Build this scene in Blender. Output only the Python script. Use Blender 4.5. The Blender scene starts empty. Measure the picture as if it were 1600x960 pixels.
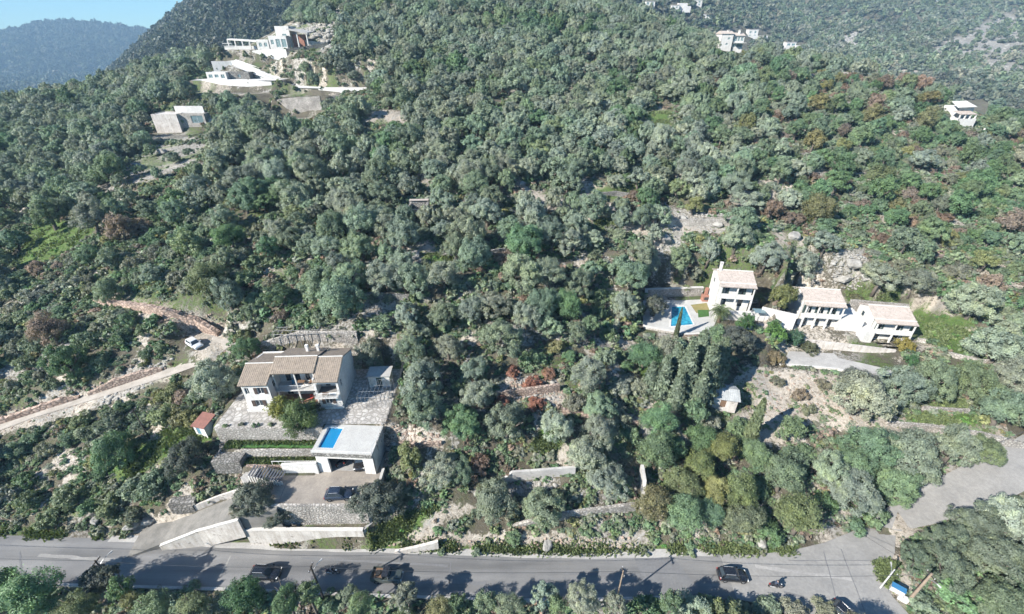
import bpy, bmesh, math, random
import numpy as np
from mathutils import Vector, Matrix
R = math.radians
rnd = random.Random(7)
rng = np.random.default_rng(11)
scene = bpy.context.scene
col = scene.collection

# ------------------------------------------------------------------ camera
CAM_Z = 64.0
PITCH = 30.9
FOC = 700.0                       # focal length for a 1600 px wide picture
cam = bpy.data.cameras.new('camera')
cam.sensor_width = 36.0
cam.lens = FOC / 1600 * 36
cam.clip_start = 0.5
cam.clip_end = 20000
cam_o = bpy.data.objects.new('camera', cam)
col.objects.link(cam_o)
cam_o.location = (0, 0, CAM_Z)
cam_o.rotation_euler = (R(90 - PITCH), 0, 0)
scene.camera = cam_o

# ------------------------------------------------------------------ sky and sun
SUN_EL = 34.0
SUN_AZ = math.atan2(-0.85, -0.53)          # the sun stands to the left, behind the camera
world = bpy.data.worlds.new('World')
scene.world = world
world.use_nodes = True
wn = world.node_tree
wn.nodes.clear()
wo = wn.nodes.new('ShaderNodeOutputWorld')
bg = wn.nodes.new('ShaderNodeBackground')
sky = wn.nodes.new('ShaderNodeTexSky')
sky.sky_type = 'NISHITA'
sky.sun_disc = False
sky.sun_elevation = R(SUN_EL)
sky.sun_rotation = SUN_AZ % (2 * math.pi)
sky.altitude = 1200
sky.air_density = 1.0
sky.dust_density = 0.1
sky.ozone_density = 3.0
bg.inputs['Strength'].default_value = 0.095
tintm = wn.nodes.new('ShaderNodeMix'); tintm.data_type = 'RGBA'; tintm.blend_type = 'MULTIPLY'; tintm.inputs[0].default_value = 1.0
tintm.inputs[7].default_value = (0.50, 0.74, 0.84, 1)      # the clear, cyan-leaning air of the day
wn.links.new(sky.outputs[0], tintm.inputs[6])
wn.links.new(tintm.outputs[2], bg.inputs[0])
wn.links.new(bg.outputs[0], wo.inputs[0])
sun = bpy.data.lights.new('sun', 'SUN')
sun.energy = 5.0
sun.angle = R(0.5)
sun.color = (1.0, 0.955, 0.88)
sun_o = bpy.data.objects.new('sun', sun)
col.objects.link(sun_o)
_sd = Vector((math.sin(SUN_AZ) * math.cos(R(SUN_EL)), math.cos(SUN_AZ) * math.cos(R(SUN_EL)), math.sin(R(SUN_EL))))
sun_o.rotation_euler = _sd.to_track_quat('Z', 'Y').to_euler()
sun_o.location = (-80, -50, 120)
vs = scene.view_settings
vs.view_transform = 'Standard'
vs.look = 'None'
vs.exposure = 1.66
vs.gamma = 1.0
vs.use_curve_mapping = False
scene.cycles.adaptive_threshold = 0.04
scene.cycles.max_bounces = 4
scene.cycles.diffuse_bounces = 2
scene.cycles.glossy_bounces = 2
scene.cycles.transmission_bounces = 3
scene.cycles.volume_bounces = 0
scene.cycles.transparent_max_bounces = 6

# ------------------------------------------------------------------ measuring helpers (survey of the place)
CP, SP = math.cos(R(PITCH)), math.sin(R(PITCH))
def ray(px, py):
    v = (py - 480) / FOC
    return ((px - 800) / FOC, CP - v * SP, SP + v * CP)      # right, forward, down per metre of depth
def atz(px, py, z):
    a, b, c = ray(px, py); D = (CAM_Z - z) / c
    return Vector((a * D, b * D, z))
def aty(px, py, Y):
    a, b, c = ray(px, py); D = Y / b
    return Vector((a * D, Y, CAM_Z - c * D))
def proj(X, Y, Z):
    h = CAM_Z - Z
    D = Y * CP + h * SP
    up = Y * SP - h * CP
    return 800 + FOC * X / D, 480 - FOC * up / D
def inside(px, py, poly):
    """vectorised point in polygon"""
    px = np.asarray(px, float); py = np.asarray(py, float)
    r = np.zeros(px.shape, bool)
    n = len(poly); j = n - 1
    for i in range(n):
        xi, yi = poly[i][0], poly[i][1]; xj, yj = poly[j][0], poly[j][1]
        if yi != yj:
            r ^= ((yi > py) != (yj > py)) & (px < (xj - xi) * (py - yi) / (yj - yi) + xi)
        j = i
    return r
def seg_dist(X, Y, poly, closed=True):
    d = np.full(X.shape, 1e9)
    n = len(poly)
    for i in range(n if closed else n - 1):
        ax, ay = poly[i][0], poly[i][1]; bx, by = poly[(i + 1) % n][0], poly[(i + 1) % n][1]
        dx, dy = bx - ax, by - ay; L = dx * dx + dy * dy + 1e-9
        t = np.clip(((X - ax) * dx + (Y - ay) * dy) / L, 0, 1)
        d = np.minimum(d, np.hypot(X - ax - t * dx, Y - ay - t * dy))
    return d
def sstep(a, b, x):
    t = np.clip((x - a) / (b - a), 0, 1)
    return t * t * (3 - 2 * t)
def vnoise(X, Y, scale, seed=0):
    """smooth value noise"""
    x = np.asarray(X, float) / scale + 1000; y = np.asarray(Y, float) / scale + 1000
    xi = np.floor(x).astype(np.int64); yi = np.floor(y).astype(np.int64)
    fx = x - xi; fy = y - yi
    fx = fx * fx * (3 - 2 * fx); fy = fy * fy * (3 - 2 * fy)
    def h(i, j):
        n = (i * 374761393 + j * 668265263 + seed * 1442695041) & 0x7fffffff
        n = ((n ^ (n >> 13)) * 1274126177) & 0x7fffffff
        return ((n ^ (n >> 16)) & 0xffff) / 65535.0
    return (h(xi, yi) * (1 - fx) + h(xi + 1, yi) * fx) * (1 - fy) + (h(xi, yi + 1) * (1 - fx) + h(xi + 1, yi + 1) * fx) * fy

# ------------------------------------------------------------------ node materials
MATS = {}
def lin(r, g, b):
    f = lambda c: c / 12.92 if c <= 0.04045 else ((c + 0.055) / 1.055) ** 2.4
    return (f(r / 255), f(g / 255), f(b / 255), 1)
def new_mat(name):
    m = bpy.data.materials.new(name); m.use_nodes = True
    nt = m.node_tree; nt.nodes.clear()
    out = nt.nodes.new('ShaderNodeOutputMaterial')
    b = nt.nodes.new('ShaderNodeBsdfPrincipled')
    nt.links.new(b.outputs[0], out.inputs[0])
    MATS[name] = m
    return m, nt, b, out
def node(nt, typ, **kw):
    n = nt.nodes.new(typ)
    for k, v in kw.items():
        setattr(n, k, v)
    return n
def noise(nt, scale, detail=4, rough=0.6, coord=None, kind='ShaderNodeTexNoise'):
    n = nt.nodes.new(kind)
    n.inputs['Scale'].default_value = scale
    if 'Detail' in n.inputs: n.inputs['Detail'].default_value = detail
    if kind == 'ShaderNodeTexNoise': n.inputs['Roughness'].default_value = rough
    if coord is not None: nt.links.new(coord, n.inputs['Vector'])
    return n
def ramp(nt, src, stops):
    r = nt.nodes.new('ShaderNodeValToRGB')
    el = r.color_ramp.elements
    while len(el) > 1: el.remove(el[-1])
    el[0].position, el[0].color = stops[0]
    for p, c in stops[1:]:
        e = el.new(p); e.color = c
    nt.links.new(src, r.inputs[0])
    return r
def mixc(nt, a, b, fac, blend='MIX'):
    m = nt.nodes.new('ShaderNodeMix'); m.data_type = 'RGBA'; m.blend_type = blend
    for s, v in ((m.inputs[6], a), (m.inputs[7], b), (m.inputs[0], fac)):
        if hasattr(v, 'is_output') or isinstance(v, bpy.types.NodeSocket): nt.links.new(v, s)
        else: s.default_value = v
    return m.outputs[2]
def gcoord(nt):
    return nt.nodes.new('ShaderNodeNewGeometry').outputs['Position']
def bump(nt, b, h, strength, dist):
    n = nt.nodes.new('ShaderNodeBump'); n.inputs['Strength'].default_value = strength; n.inputs['Distance'].default_value = dist
    nt.links.new(h, n.inputs['Height']); nt.links.new(n.outputs[0], b.inputs['Normal'])
def g4(v, a=1): return (v, v, v, a)
def surf(name, c, c2=None, scale=2.0, rough=0.85, bstr=0.0, bscale=None, bdist=0.03, metal=0.0, spots=None, local=False, streak=0.0):
    """a worn surface: two tones mixed by noise, finer mottling, fine relief"""
    m, nt, b, out = new_mat(name)
    if local: co = nt.nodes.new('ShaderNodeTexCoord').outputs['Object']
    else: co = gcoord(nt)
    c2 = c2 or tuple(x * 0.8 for x in c[:3]) + (1,)
    n1 = noise(nt, scale, 5, 0.65, co)
    r1 = ramp(nt, n1.outputs[0], [(0.33, g4(0)), (0.67, g4(1))])
    cc = mixc(nt, c, c2, r1.outputs[0])
    n2 = noise(nt, scale * 9, 3, 0.6, co)
    r2 = ramp(nt, n2.outputs[0], [(0.25, g4(0.78)), (0.75, g4(1.12))])
    cc = mixc(nt, cc, r2.outputs[0], 0.8, 'MULTIPLY')
    if spots:
        n3 = noise(nt, spots[1], 2, 0.5, co)
        r3 = ramp(nt, n3.outputs[0], [(spots[2], g4(0)), (spots[2] + 0.06, g4(1))])
        cc = mixc(nt, cc, spots[0], r3.outputs[0])
    if streak:
        mp = nt.nodes.new('ShaderNodeMapping'); mp.inputs['Scale'].default_value = (2.2, 2.2, .22); nt.links.new(co, mp.inputs[0])
        n4 = noise(nt, 1.0, 5, .7, mp.outputs[0]); r4 = ramp(nt, n4.outputs[0], [(.3, (.62, .58, .52, 1)), (.56, g4(1))])
        cc = mixc(nt, cc, r4.outputs[0], streak, 'MULTIPLY')
    nt.links.new(cc, b.inputs['Base Color'])
    b.inputs['Roughness'].default_value = rough
    b.inputs['Metallic'].default_value = metal
    b.inputs['Specular IOR Level'].default_value = 0.25
    if bstr:
        nb = noise(nt, bscale or scale * 6, 4, 0.6, co)
        bump(nt, b, nb.outputs[0], bstr, bdist)
    return m
def stone_mat(name, c1, c2, joint, scale=2.4, stretch=1.0, bstr=0.8):
    """rubble masonry too fine to pick apart"""
    m, nt, b, out = new_mat(name)
    co = gcoord(nt)
    mp = nt.nodes.new('ShaderNodeMapping'); mp.inputs['Scale'].default_value = (1, 1, stretch); nt.links.new(co, mp.inputs[0])
    v = noise(nt, scale, coord=mp.outputs[0], kind='ShaderNodeTexVoronoi'); v.feature = 'F1'
    e = noise(nt, scale, coord=mp.outputs[0], kind='ShaderNodeTexVoronoi'); e.feature = 'DISTANCE_TO_EDGE'
    hs = nt.nodes.new('ShaderNodeSeparateColor'); nt.links.new(v.outputs['Color'], hs.inputs[0])
    cc = mixc(nt, c1, c2, hs.outputs[0])
    re = ramp(nt, e.outputs['Distance'], [(0.02, g4(1)), (0.09, g4(0))])
    cc = mixc(nt, cc, joint, re.outputs[0])
    n = noise(nt, 0.35, 4, 0.6, co)
    rn = ramp(nt, n.outputs[0], [(0.35, g4(0.7)), (0.65, g4(1.1))])
    cc = mixc(nt, cc, rn.outputs[0], 1.0, 'MULTIPLY')
    nt.links.new(cc, b.inputs['Base Color']); b.inputs['Roughness'].default_value = 0.95
    b.inputs['Specular IOR Level'].default_value = 0.1
    rb = ramp(nt, e.outputs['Distance'], [(0.0, g4(0)), (0.12, g4(1))])
    bump(nt, b, rb.outputs[0], bstr, 0.08)
    return m

def leaf_mat(name, transl=0.22, default=(0.09, 0.11, 0.08)):
    """leaves: colour of the single plant comes from its own 'tint'"""
    m, nt, b, out = new_mat(name)
    at = node(nt, 'ShaderNodeAttribute', attribute_type='INSTANCER', attribute_name='tint')
    co = nt.nodes.new('ShaderNodeTexCoord').outputs['Object']
    n = noise(nt, 2.3, 3, 0.6, co)
    r = ramp(nt, n.outputs[0], [(0.3, (.74, .75, .8, 1)), (0.5, g4(1)), (0.7, (1.25, 1.22, 1.02, 1))])
    la = node(nt, 'ShaderNodeAttribute', attribute_type='GEOMETRY', attribute_name='leaf')
    c = mixc(nt, at.outputs['Color'], r.outputs[0], 1.0, 'MULTIPLY')
    rl = ramp(nt, la.outputs['Fac'], [(0.0, (0.66, 0.7, 0.66, 1)), (0.55, (1, 1, 1, 1)), (1.0, (1.36, 1.36, 1.3, 1))])
    c = mixc(nt, c, rl.outputs[0], 1.0, 'MULTIPLY')
    nt.links.new(c, b.inputs['Base Color'])
    b.inputs['Roughness'].default_value = 0.55
    b.inputs['Specular IOR Level'].default_value = 0.3
    t = nt.nodes.new('ShaderNodeBsdfTranslucent')
    nt.links.new(mixc(nt, c, (1.0, 1.1, 0.6, 1), 1.0, 'MULTIPLY'), t.inputs[0])
    ms = nt.nodes.new('ShaderNodeMixShader'); ms.inputs[0].default_value = transl
    nt.links.new(b.outputs[0], ms.inputs[1]); nt.links.new(t.outputs[0], ms.inputs[2])
    nt.links.new(ms.outputs[0], out.inputs[0])
    return m

# ------------------------------------------------------------------ mesh building helpers
class MB:
    """collects shapes into one mesh"""
    def __init__(self): self.v = []; self.f = []
    def add(self, vs, fs):
        o = len(self.v); self.v += [tuple(p) for p in vs]; self.f += [tuple(i + o for i in q) for q in fs]; return self
    def box(self, x0, x1, y0, y1, z0, z1):
        return self.add([(x0, y0, z0), (x1, y0, z0), (x1, y1, z0), (x0, y1, z0), (x0, y0, z1), (x1, y0, z1), (x1, y1, z1), (x0, y1, z1)],
                        [(0, 3, 2, 1), (4, 5, 6, 7), (0, 1, 5, 4), (1, 2, 6, 5), (2, 3, 7, 6), (3, 0, 4, 7)])
    def quad(self, a, b, c, d): return self.add([a, b, c, d], [(0, 1, 2, 3)])
    def prism(self, poly, z0, z1):
        """polygon (x,y[,z]) from z0 to z1; numbers or lists"""
        n = len(poly)
        lo = [z0] * n if not hasattr(z0, '__len__') else z0
        hi = [z1] * n if not hasattr(z1, '__len__') else z1
        a = sum(poly[i][0] * poly[(i + 1) % n][1] - poly[(i + 1) % n][0] * poly[i][1] for i in range(n))
        idx = list(range(n)) if a > 0 else list(range(n))[::-1]
        vs_ = [(poly[i][0], poly[i][1], lo[i]) for i in idx] + [(poly[i][0], poly[i][1], hi[i]) for i in idx]
        fs = [tuple(range(n))[::-1], tuple(range(n, 2 * n))] + [(i, (i + 1) % n, n + (i + 1) % n, n + i) for i in range(n)]
        return self.add(vs_, fs)
    def extx(self, prof, x0, x1):
        """profile in (y,z) pushed along x"""
        n = len(prof)
        vs_ = [(x0, p[0], p[1]) for p in prof] + [(x1, p[0], p[1]) for p in prof]
        fs = [tuple(range(n))[::-1], tuple(range(n, 2 * n))] + [(i, (i + 1) % n, n + (i + 1) % n, n + i) for i in range(n)]
        return self.add(vs_, fs)
    def tube(self, a, b, r0, r1=None, n=6, caps=True):
        a = Vector(a); b = Vector(b); r1 = r0 if r1 is None else r1
        d = (b - a).normalized()
        u = d.orthogonal().normalized(); w = d.cross(u)
        vs_ = []
        for p, r in ((a, r0), (b, r1)):
            for k in range(n):
                t = 2 * math.pi * k / n
                vs_.append(p + (u * math.cos(t) + w * math.sin(t)) * r)
        fs = [(k, (k + 1) % n, n + (k + 1) % n, n + k) for k in range(n)]
        if caps: fs += [tuple(range(n))[::-1], tuple(range(n, 2 * n))]
        return self.add(vs_, fs)
    def path(self, pts, rad, n=6):
        """a tube along points with smooth joints"""
        pts = [Vector(p) for p in pts]
        rad = rad if hasattr(rad, '__len__') else [rad] * len(pts)
        vs_ = []; prev = None
        for i, p in enumerate(pts):
            d = (pts[min(i + 1, len(pts) - 1)] - pts[max(i - 1, 0)]).normalized()
            if prev is None: u = d.orthogonal().normalized()
            else:
                u = prev - d * prev.dot(d)
                u = u.normalized() if u.length > 1e-6 else d.orthogonal().normalized()
            prev = u; w = d.cross(u)
            for k in range(n):
                t = 2 * math.pi * k / n
                vs_.append(p + (u * math.cos(t) + w * math.sin(t)) * rad[i])
        m = len(pts)
        fs = [(i * n + k, i * n + (k + 1) % n, (i + 1) * n + (k + 1) % n, (i + 1) * n + k) for i in range(m - 1) for k in range(n)]
        fs += [tuple(range(n))[::-1], tuple(range((m - 1) * n, m * n))]
        return self.add(vs_, fs)
    def mesh(self, name, mat, smooth=False):
        me = bpy.data.meshes.new(name); me.from_pydata(self.v, [], self.f); me.update()
        if mat is not None: me.materials.append(MATS[mat] if isinstance(mat, str) else mat)
        if smooth: me.polygons.foreach_set('use_smooth', [True] * len(me.polygons))
        return me
    def build(self, name, mat, parent=None, smooth=False):
        o = bpy.data.objects.new(name, self.mesh(name, mat, smooth)); col.objects.link(o)
        if parent is not None: o.parent = parent
        return o
def np_mesh(name, V, F, mat=None, smooth=False):
    """fast mesh from arrays; F is (n,4) or (n,3)"""
    me = bpy.data.meshes.new(name)
    V = np.asarray(V, np.float32); F = np.asarray(F, np.int32)
    k = F.shape[1]
    me.vertices.add(len(V)); me.vertices.foreach_set('co', V.ravel())
    me.loops.add(F.size); me.loops.foreach_set('vertex_index', F.ravel())
    me.polygons.add(len(F)); me.polygons.foreach_set('loop_start', np.arange(0, F.size, k, dtype=np.int32))
    if smooth: me.polygons.foreach_set('use_smooth', np.ones(len(F), bool))
    me.update(calc_edges=True)
    if mat is not None: me.materials.append(MATS[mat] if isinstance(mat, str) else mat)
    return me
def tag(o, label=None, cat=None, group=None, kind=None):
    if label: o['label'] = label
    if cat: o['category'] = cat
    if group: o['group'] = group
    if kind: o['kind'] = kind
    return o
def empty(name, loc, rz=0.0, label=None, cat=None, group=None):
    o = bpy.data.objects.new(name, None); col.objects.link(o)
    o.empty_display_size = 0.5
    o.location = loc; o.rotation_euler = (0, 0, rz)
    return tag(o, label, cat, group)
def mobj(name, me, parent=None, loc=None):
    o = bpy.data.objects.new(name, me); col.objects.link(o)
    if parent is not None: o.parent = parent
    if loc is not None: o.location = loc
    return o
# ================================================================== THE HILLSIDE
def _cp():
    c = []
    z = lambda px, py, h: c.append(tuple(atz(px, py, h)))
    y = lambda px, py, Y: c.append(tuple(aty(px, py, Y)))
    w = lambda *p: c.append(p)
    for px, py in ((-150, 838), (0, 842), (200, 850), (400, 857), (600, 866), (800, 870), (1000, 868), (1150, 866), (1250, 866)): z(px, py, 0)
    for px, py in ((-150, 900), (0, 905), (200, 912), (400, 918), (600, 926), (800, 936), (1000, 934), (1150, 928), (1250, 945)): z(px, py, 0)
    for px, py, h in ((1350, 950, 0), (1380, 830, .5), (1310, 900, 0), (1500, 770, 2), (1590, 740, 3.6), (1440, 900, .6), (1500, 940, .6), (1600, 900, 1.5), (1700, 800, 3)): z(px, py, h)
    for X in (-120, -60, 0, 45, 90):
        w(X, 24, -3.5 if X < 40 else -1); w(X, 10, -10); w(X, -30, -24)
    # middle columns
    for px, py, Y in ((800, 760, 45.5), (800, 650, 54.6), (800, 560, 65), (800, 480, 75.6), (800, 400, 90), (800, 300, 117), (800, 200, 163), (800, 100, 226), (800, 50, 268), (800, 0, 315),
                      (1000, 800, 42), (1000, 700, 51), (1000, 600, 62), (1000, 300, 120), (1000, 200, 165), (1000, 100, 230), (1000, 30, 295),
                      (600, 480, 73), (600, 400, 89), (600, 300, 117), (600, 200, 162), (600, 100, 225), (600, 0, 315), (490, 5, 360),
                      (1150, 300, 121), (1150, 200, 165), (1130, 80, 275), (1300, 300, 122), (1300, 200, 165), (1280, 110, 265), (1420, 142, 240), (1500, 300, 125), (1500, 200, 178), (1600, 300, 130), (1600, 212, 212), (1750, 260, 190), (1800, 420, 110),
                      (0, 500, 80), (0, 400, 106), (0, 300, 137), (0, 215, 195), (0, 170, 235), (200, 480, 80), (200, 400, 97), (200, 300, 124), (250, 225, 168), (200, 155, 232), (250, 108, 282), (350, 85, 300),
                      (400, 400, 90), (400, 300, 119), (400, 200, 168), (450, 120, 222), (430, 48, 328), (-200, 400, 110), (-200, 260, 165), (-150, 200, 215)): y(px, py, Y)
    for px, py, h in ((600, 840, 1), (700, 840, 1.2), (800, 845, 1), (900, 845, 1), (1000, 842, 1.0), (1150, 848, .8), (1260, 850, .5),
                      (1000, 520, 12.3), (1000, 430, 19), (1150, 600, 8), (1150, 680, 5.5), (1150, 760, 3), (1150, 430, 19.5), (1300, 800, 2.5), (1300, 700, 5), (1300, 645, 7), (1300, 590, 9), (1300, 430, 18), (1400, 470, 15),
                      (1500, 870, 1.5), (1500, 800, 2), (1500, 710, 4), (1500, 640, 6), (1500, 560, 9.5), (1500, 500, 13), (1500, 400, 20), (1600, 650, 6.5), (1600, 500, 14), (1600, 400, 20),
                      (700, 770, 6), (860, 735, 8), (660, 680, 11), (700, 720, 8.5), (900, 640, 10.5), (650, 560, 15), (720, 840, 1.5),
                      (0, 668, 4.8), (120, 630, 7), (270, 580, 10.5), (345, 545, 13), (0, 800, 2), (200, 770, 3.2), (0, 730, 3), (120, 700, 4.5), (230, 690, 7.5), (300, 640, 10.5), (300, 720, 7.5), (100, 820, 1.2), (-150, 680, 4), (-150, 780, 2),
                      (100, 590, 10), (200, 540, 13), (340, 500, 17), (450, 520, 17.5), (560, 520, 18), (250, 480, 18)): z(px, py, h)
    # beyond the crest on both sides the ground falls away
    for p in ((-330, 330, -25), (-260, 420, -10), (-400, 240, -25), (-260, 150, 8), (-200, 90, 5), (150, 350, 18), (240, 330, 0), (320, 240, 2), (250, 150, 20), (200, 90, 15), (0, 400, 112), (100, 380, 60), (-120, 440, 95), (150, 40, 2), (140, 75, 11)): w(*p)
    return np.array(c)
_C = _cp()
_K = 10.0
def _phi(d2): return np.sqrt(d2 + _K * _K)
_d2 = ((_C[:, None, :2] - _C[None, :, :2]) ** 2).sum(2)
_n = len(_C)
_A = np.zeros((_n + 3, _n + 3))
_A[:_n, :_n] = _phi(_d2) - np.eye(_n) * 0.6
_A[:_n, _n] = _A[_n, :_n] = 1
_A[:_n, _n + 1:] = _C[:, :2]; _A[_n + 1:, :_n] = _C[:, :2].T
_W = np.linalg.solve(_A, np.concatenate([_C[:, 2], [0, 0, 0]]))
def z_near(X, Y):
    s = _W[_n] + _W[_n + 1] * X + _W[_n + 2] * Y
    for i in range(_n):
        s = s + _W[i] * np.sqrt((X - _C[i, 0]) ** 2 + (Y - _C[i, 1]) ** 2 + _K * _K)
    return s
def z_far(X, Y):
    big = (vnoise(X, Y, 420, 3) - .5) * 60 + (vnoise(X, Y, 170, 5) - .5) * 26
    base = -90 + 0 * X + big * .4
    # dark wooded mountain behind the villas
    cx = np.interp(X, [-1400, -841, -679, -400, 0, 500], [-300, 10, 135, 330, 480, 380])
    cy = np.interp(X, [-1400, -841, -679, -400, 500], [900, 1076, 1150, 1290, 1600])
    mid = cx - np.abs(Y - cy) * np.where(Y < cy, .42, .6) + big * .35 * sstep(0, 300, np.abs(Y - cy))
    # blue mountain across the valley
    fx = np.interp(X, [-6000, -3600, -3150, -2971, -2860, -2711, -2590, -2380, -2080, -1500, 0], [-300, -180, -20, 52, 100, 142, 148, 138, 100, 0, -100])
    far = fx - np.abs(Y - 3060) * .23 + big * .3 * sstep(100, 900, np.abs(Y - 3060))
    # hillside on the right beyond the ridge
    ry = np.interp(Y, [200, 300, 600, 900, 1400, 2000, 4000], [-40, -14, 37, 84, 152, 260, 420])
    rgt = ry - 1200 * sstep(60, -700, X) + big * .22
    return np.maximum(np.maximum(base, mid), np.maximum(far, rgt))
def z_base(X, Y):
    w = sstep(330, 470, Y) + 0 * X
    w = np.maximum(w, sstep(-255, -380, X)); w = np.maximum(w, sstep(250, 360, X))
    zn = z_near(X, Y)
    zn = zn + (vnoise(X, Y, 14, 1) - .5) * 1.4 * sstep(50, 95, Y) + (vnoise(X, Y, 5, 2) - .5) * .7 * sstep(40, 60, Y)
    return zn * (1 - w) + z_far(X, Y) * w

# level places cut into the slope: polygon (seen from above), heights, how fast the slope recovers
PADS = []
def pad(pts, fall=2.0):
    """pts: survey points with height (X,Y,Z); plane fitted through them"""
    P = np.array([tuple(p) for p in pts], float)
    A = np.c_[P[:, :2], np.ones(len(P))]
    k = np.linalg.lstsq(A, P[:, 2], rcond=None)[0] if np.ptp(P[:, 2]) > 1e-6 else np.array([0, 0, P[0, 2]])
    PADS.append((P[:, :2], k, fall))
Z = atz
ROAD_FAR = [(-330, 41.5), (-200, 40.6), (-120, 40.3), (-77, 40.2), (-58, 39.5), (-38, 38.7), (-18, 37.9), (0, 37.35), (12, 37.3), (20, 37.4), (28, 37.5), (37, 37.3)]
ROAD_NEAR = [(-330, 34.8), (-200, 34.2), (-120, 33.9), (-77, 33.6), (-58, 33.1), (-38, 32.6), (-18, 31.8), (0, 31.2), (12, 31.3), (20, 31.6), (27, 31.5), (33, 30.6), (37.5, 28.6), (41, 25.4), (44, 20), (46, 8), (46, -60)]
pad([(x, y, -.06) for x, y in ROAD_NEAR[:12]] + [(x, y, -.06) for x, y in ROAD_FAR[::-1]], 1.6)
JUNC = [(37, 37.4), (41.6, 38.0), (46.2, 39.0), (51, 40.6), (54.5, 42.0), (58.5, 41.2), (55.5, 37.4), (51.6, 34.2), (50.9, 31.6), (51.6, 28.8), (54, 24.5), (56, 18), (57, 8), (57, -60), (46, -60), (46, 8), (44, 20), (41, 25.4), (37.5, 28.6), (33, 30.6), (30, 31.2), (30, 37.4)]
pad([(x, y, -.06) for x, y in JUNC], 1.5)
SIDE_L = [(54.5, 42.0), (61, 45.2), (67, 47.6), (74, 50.0), (84, 53.6), (100, 60), (120, 66)]
SIDE_R = [(58.5, 40.6), (64.5, 41.4), (71, 42.8), (79, 45.0), (89, 48.4), (105, 54.6), (124, 60)]
SIDE_Z = [0.3, 1.1, 2.0, 3.0, 4.2, 6.0, 8.0]
for i in range(len(SIDE_L) - 1):
    pad([(*SIDE_L[i], SIDE_Z[i] - .06), (*SIDE_L[i + 1], SIDE_Z[i + 1] - .06), (*SIDE_R[i + 1], SIDE_Z[i + 1] - .06), (*SIDE_R[i], SIDE_Z[i] - .06)], 1.8)
# dirt track on the left
TRACK = [((-110, 712), 3.6), ((0, 668), 4.8), ((60, 646), 5.9), ((120, 628), 7), ((190, 606), 8.6), ((270, 580), 10.5), ((325, 556), 12.2), ((350, 530), 13.4)]
TRACK = [Vector(Z(*p, h)) for p, h in TRACK]
def strip(c, wd):
    L, Rr = [], []
    for i, p in enumerate(c):
        d = (c[min(i + 1, len(c) - 1)] - c[max(i - 1, 0)]); n = Vector((-d.y, d.x, 0)).normalized()
        ww = wd[i] if hasattr(wd, '__len__') else wd
        L.append(p + n * ww / 2); Rr.append(p - n * ww / 2)
    return L, Rr
TL, TR = strip(TRACK, [2.2, 2.2, 2.1, 2.2, 2.4, 2.8, 4.4, 5.6])
for i in range(len(TRACK) - 1): pad([TL[i] - Vector((0, 0, .06)), TL[i + 1] - Vector((0, 0, .06)), TR[i + 1] - Vector((0, 0, .06)), TR[i] - Vector((0, 0, .06))], 1.4)
pad([Z(272, 540, 13), Z(330, 555, 13), Z(352, 515, 13.4), Z(300, 520, 13.2)], 1.5)
# driveway and parking in front of the garage
DRV = [Vector(Z(212, 846, .02)), Vector(Z(262, 832, .9)), Vector(Z(322, 808, 3.4)), Vector(Z(385, 788, 6.2)), Vector(Z(440, 775, 7.3))]
DL, DR = strip(DRV, [5.0, 3.6, 3.8, 4.2, 4.6])
for i in range(len(DRV) - 1): pad([p - Vector((0, 0, .06)) for p in (DL[i], DL[i + 1], DR[i + 1], DR[i])], .8)
PARK = [(-39.5, 40.15), (-20.8, 40.1), (-19.8, 46), (-20.4, 51), (-29.4, 51), (-29.6, 46.2), (-35.5, 45.4), (-39, 43.6)]
pad([(x, y, 7.24) for x, y in PARK], .7)
LEDGE = [(-38.6, 39.05), (-21.4, 39.05), (-21.4, 40.0), (-38.6, 40.0)]
pad([(x, y, 3.3) for x, y in LEDGE], .4)
BED1 = [(-44.8, 48.4), (-30, 48.4), (-30, 49.7), (-45, 49.7)]
pad([(x, y, 9.5) for x, y in BED1], .6)
BED2 = [(-41, 46.4), (-30, 46.4), (-30, 47.9), (-41, 47.9)]
pad([(x, y, 8.0) for x, y in BED2], .5)
PATIO = [(-46.5, 51.2), (-30, 51.2), (-19.8, 51.2), (-19.6, 66), (-46.5, 66)]
pad([(x, y, 12.14) for x, y in PATIO], .8)
# houses on the right
H3PAD = [Z(1006, 520, 12.5), Z(1060, 523, 12.5), Z(1120, 522, 12.5), Z(1190, 510, 12.5), Z(1200, 452, 12.5), Z(1110, 446, 12.5), Z(1006, 446, 12.5)]
pad(H3PAD, 1.6)
H4PAD = [Z(1215, 532, 11.0), Z(1350, 540, 11.0), Z(1352, 478, 11.0), Z(1330, 462, 11.0), Z(1232, 450, 11.0)]
pad(H4PAD, 1.8)
pad([Z(1350, 545, 9.5), Z(1445, 553, 9.5), Z(1445, 492, 9.5), Z(1352, 484, 9.5)], 1.6)
FORE = [Z(1205, 572, 8.8), Z(1310, 580, 8.8), Z(1420, 602, 8.4), Z(1500, 592, 8.8), Z(1420, 566, 8.8), Z(1345, 548, 9.0), Z(1300, 543, 8.9), Z(1222, 546, 8.8)]
pad(FORE, 1.2)
pad([Z(1110, 622, 8), Z(1150, 625, 8), Z(1150, 600, 8), Z(1108, 600, 8)], 1.5)
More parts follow.
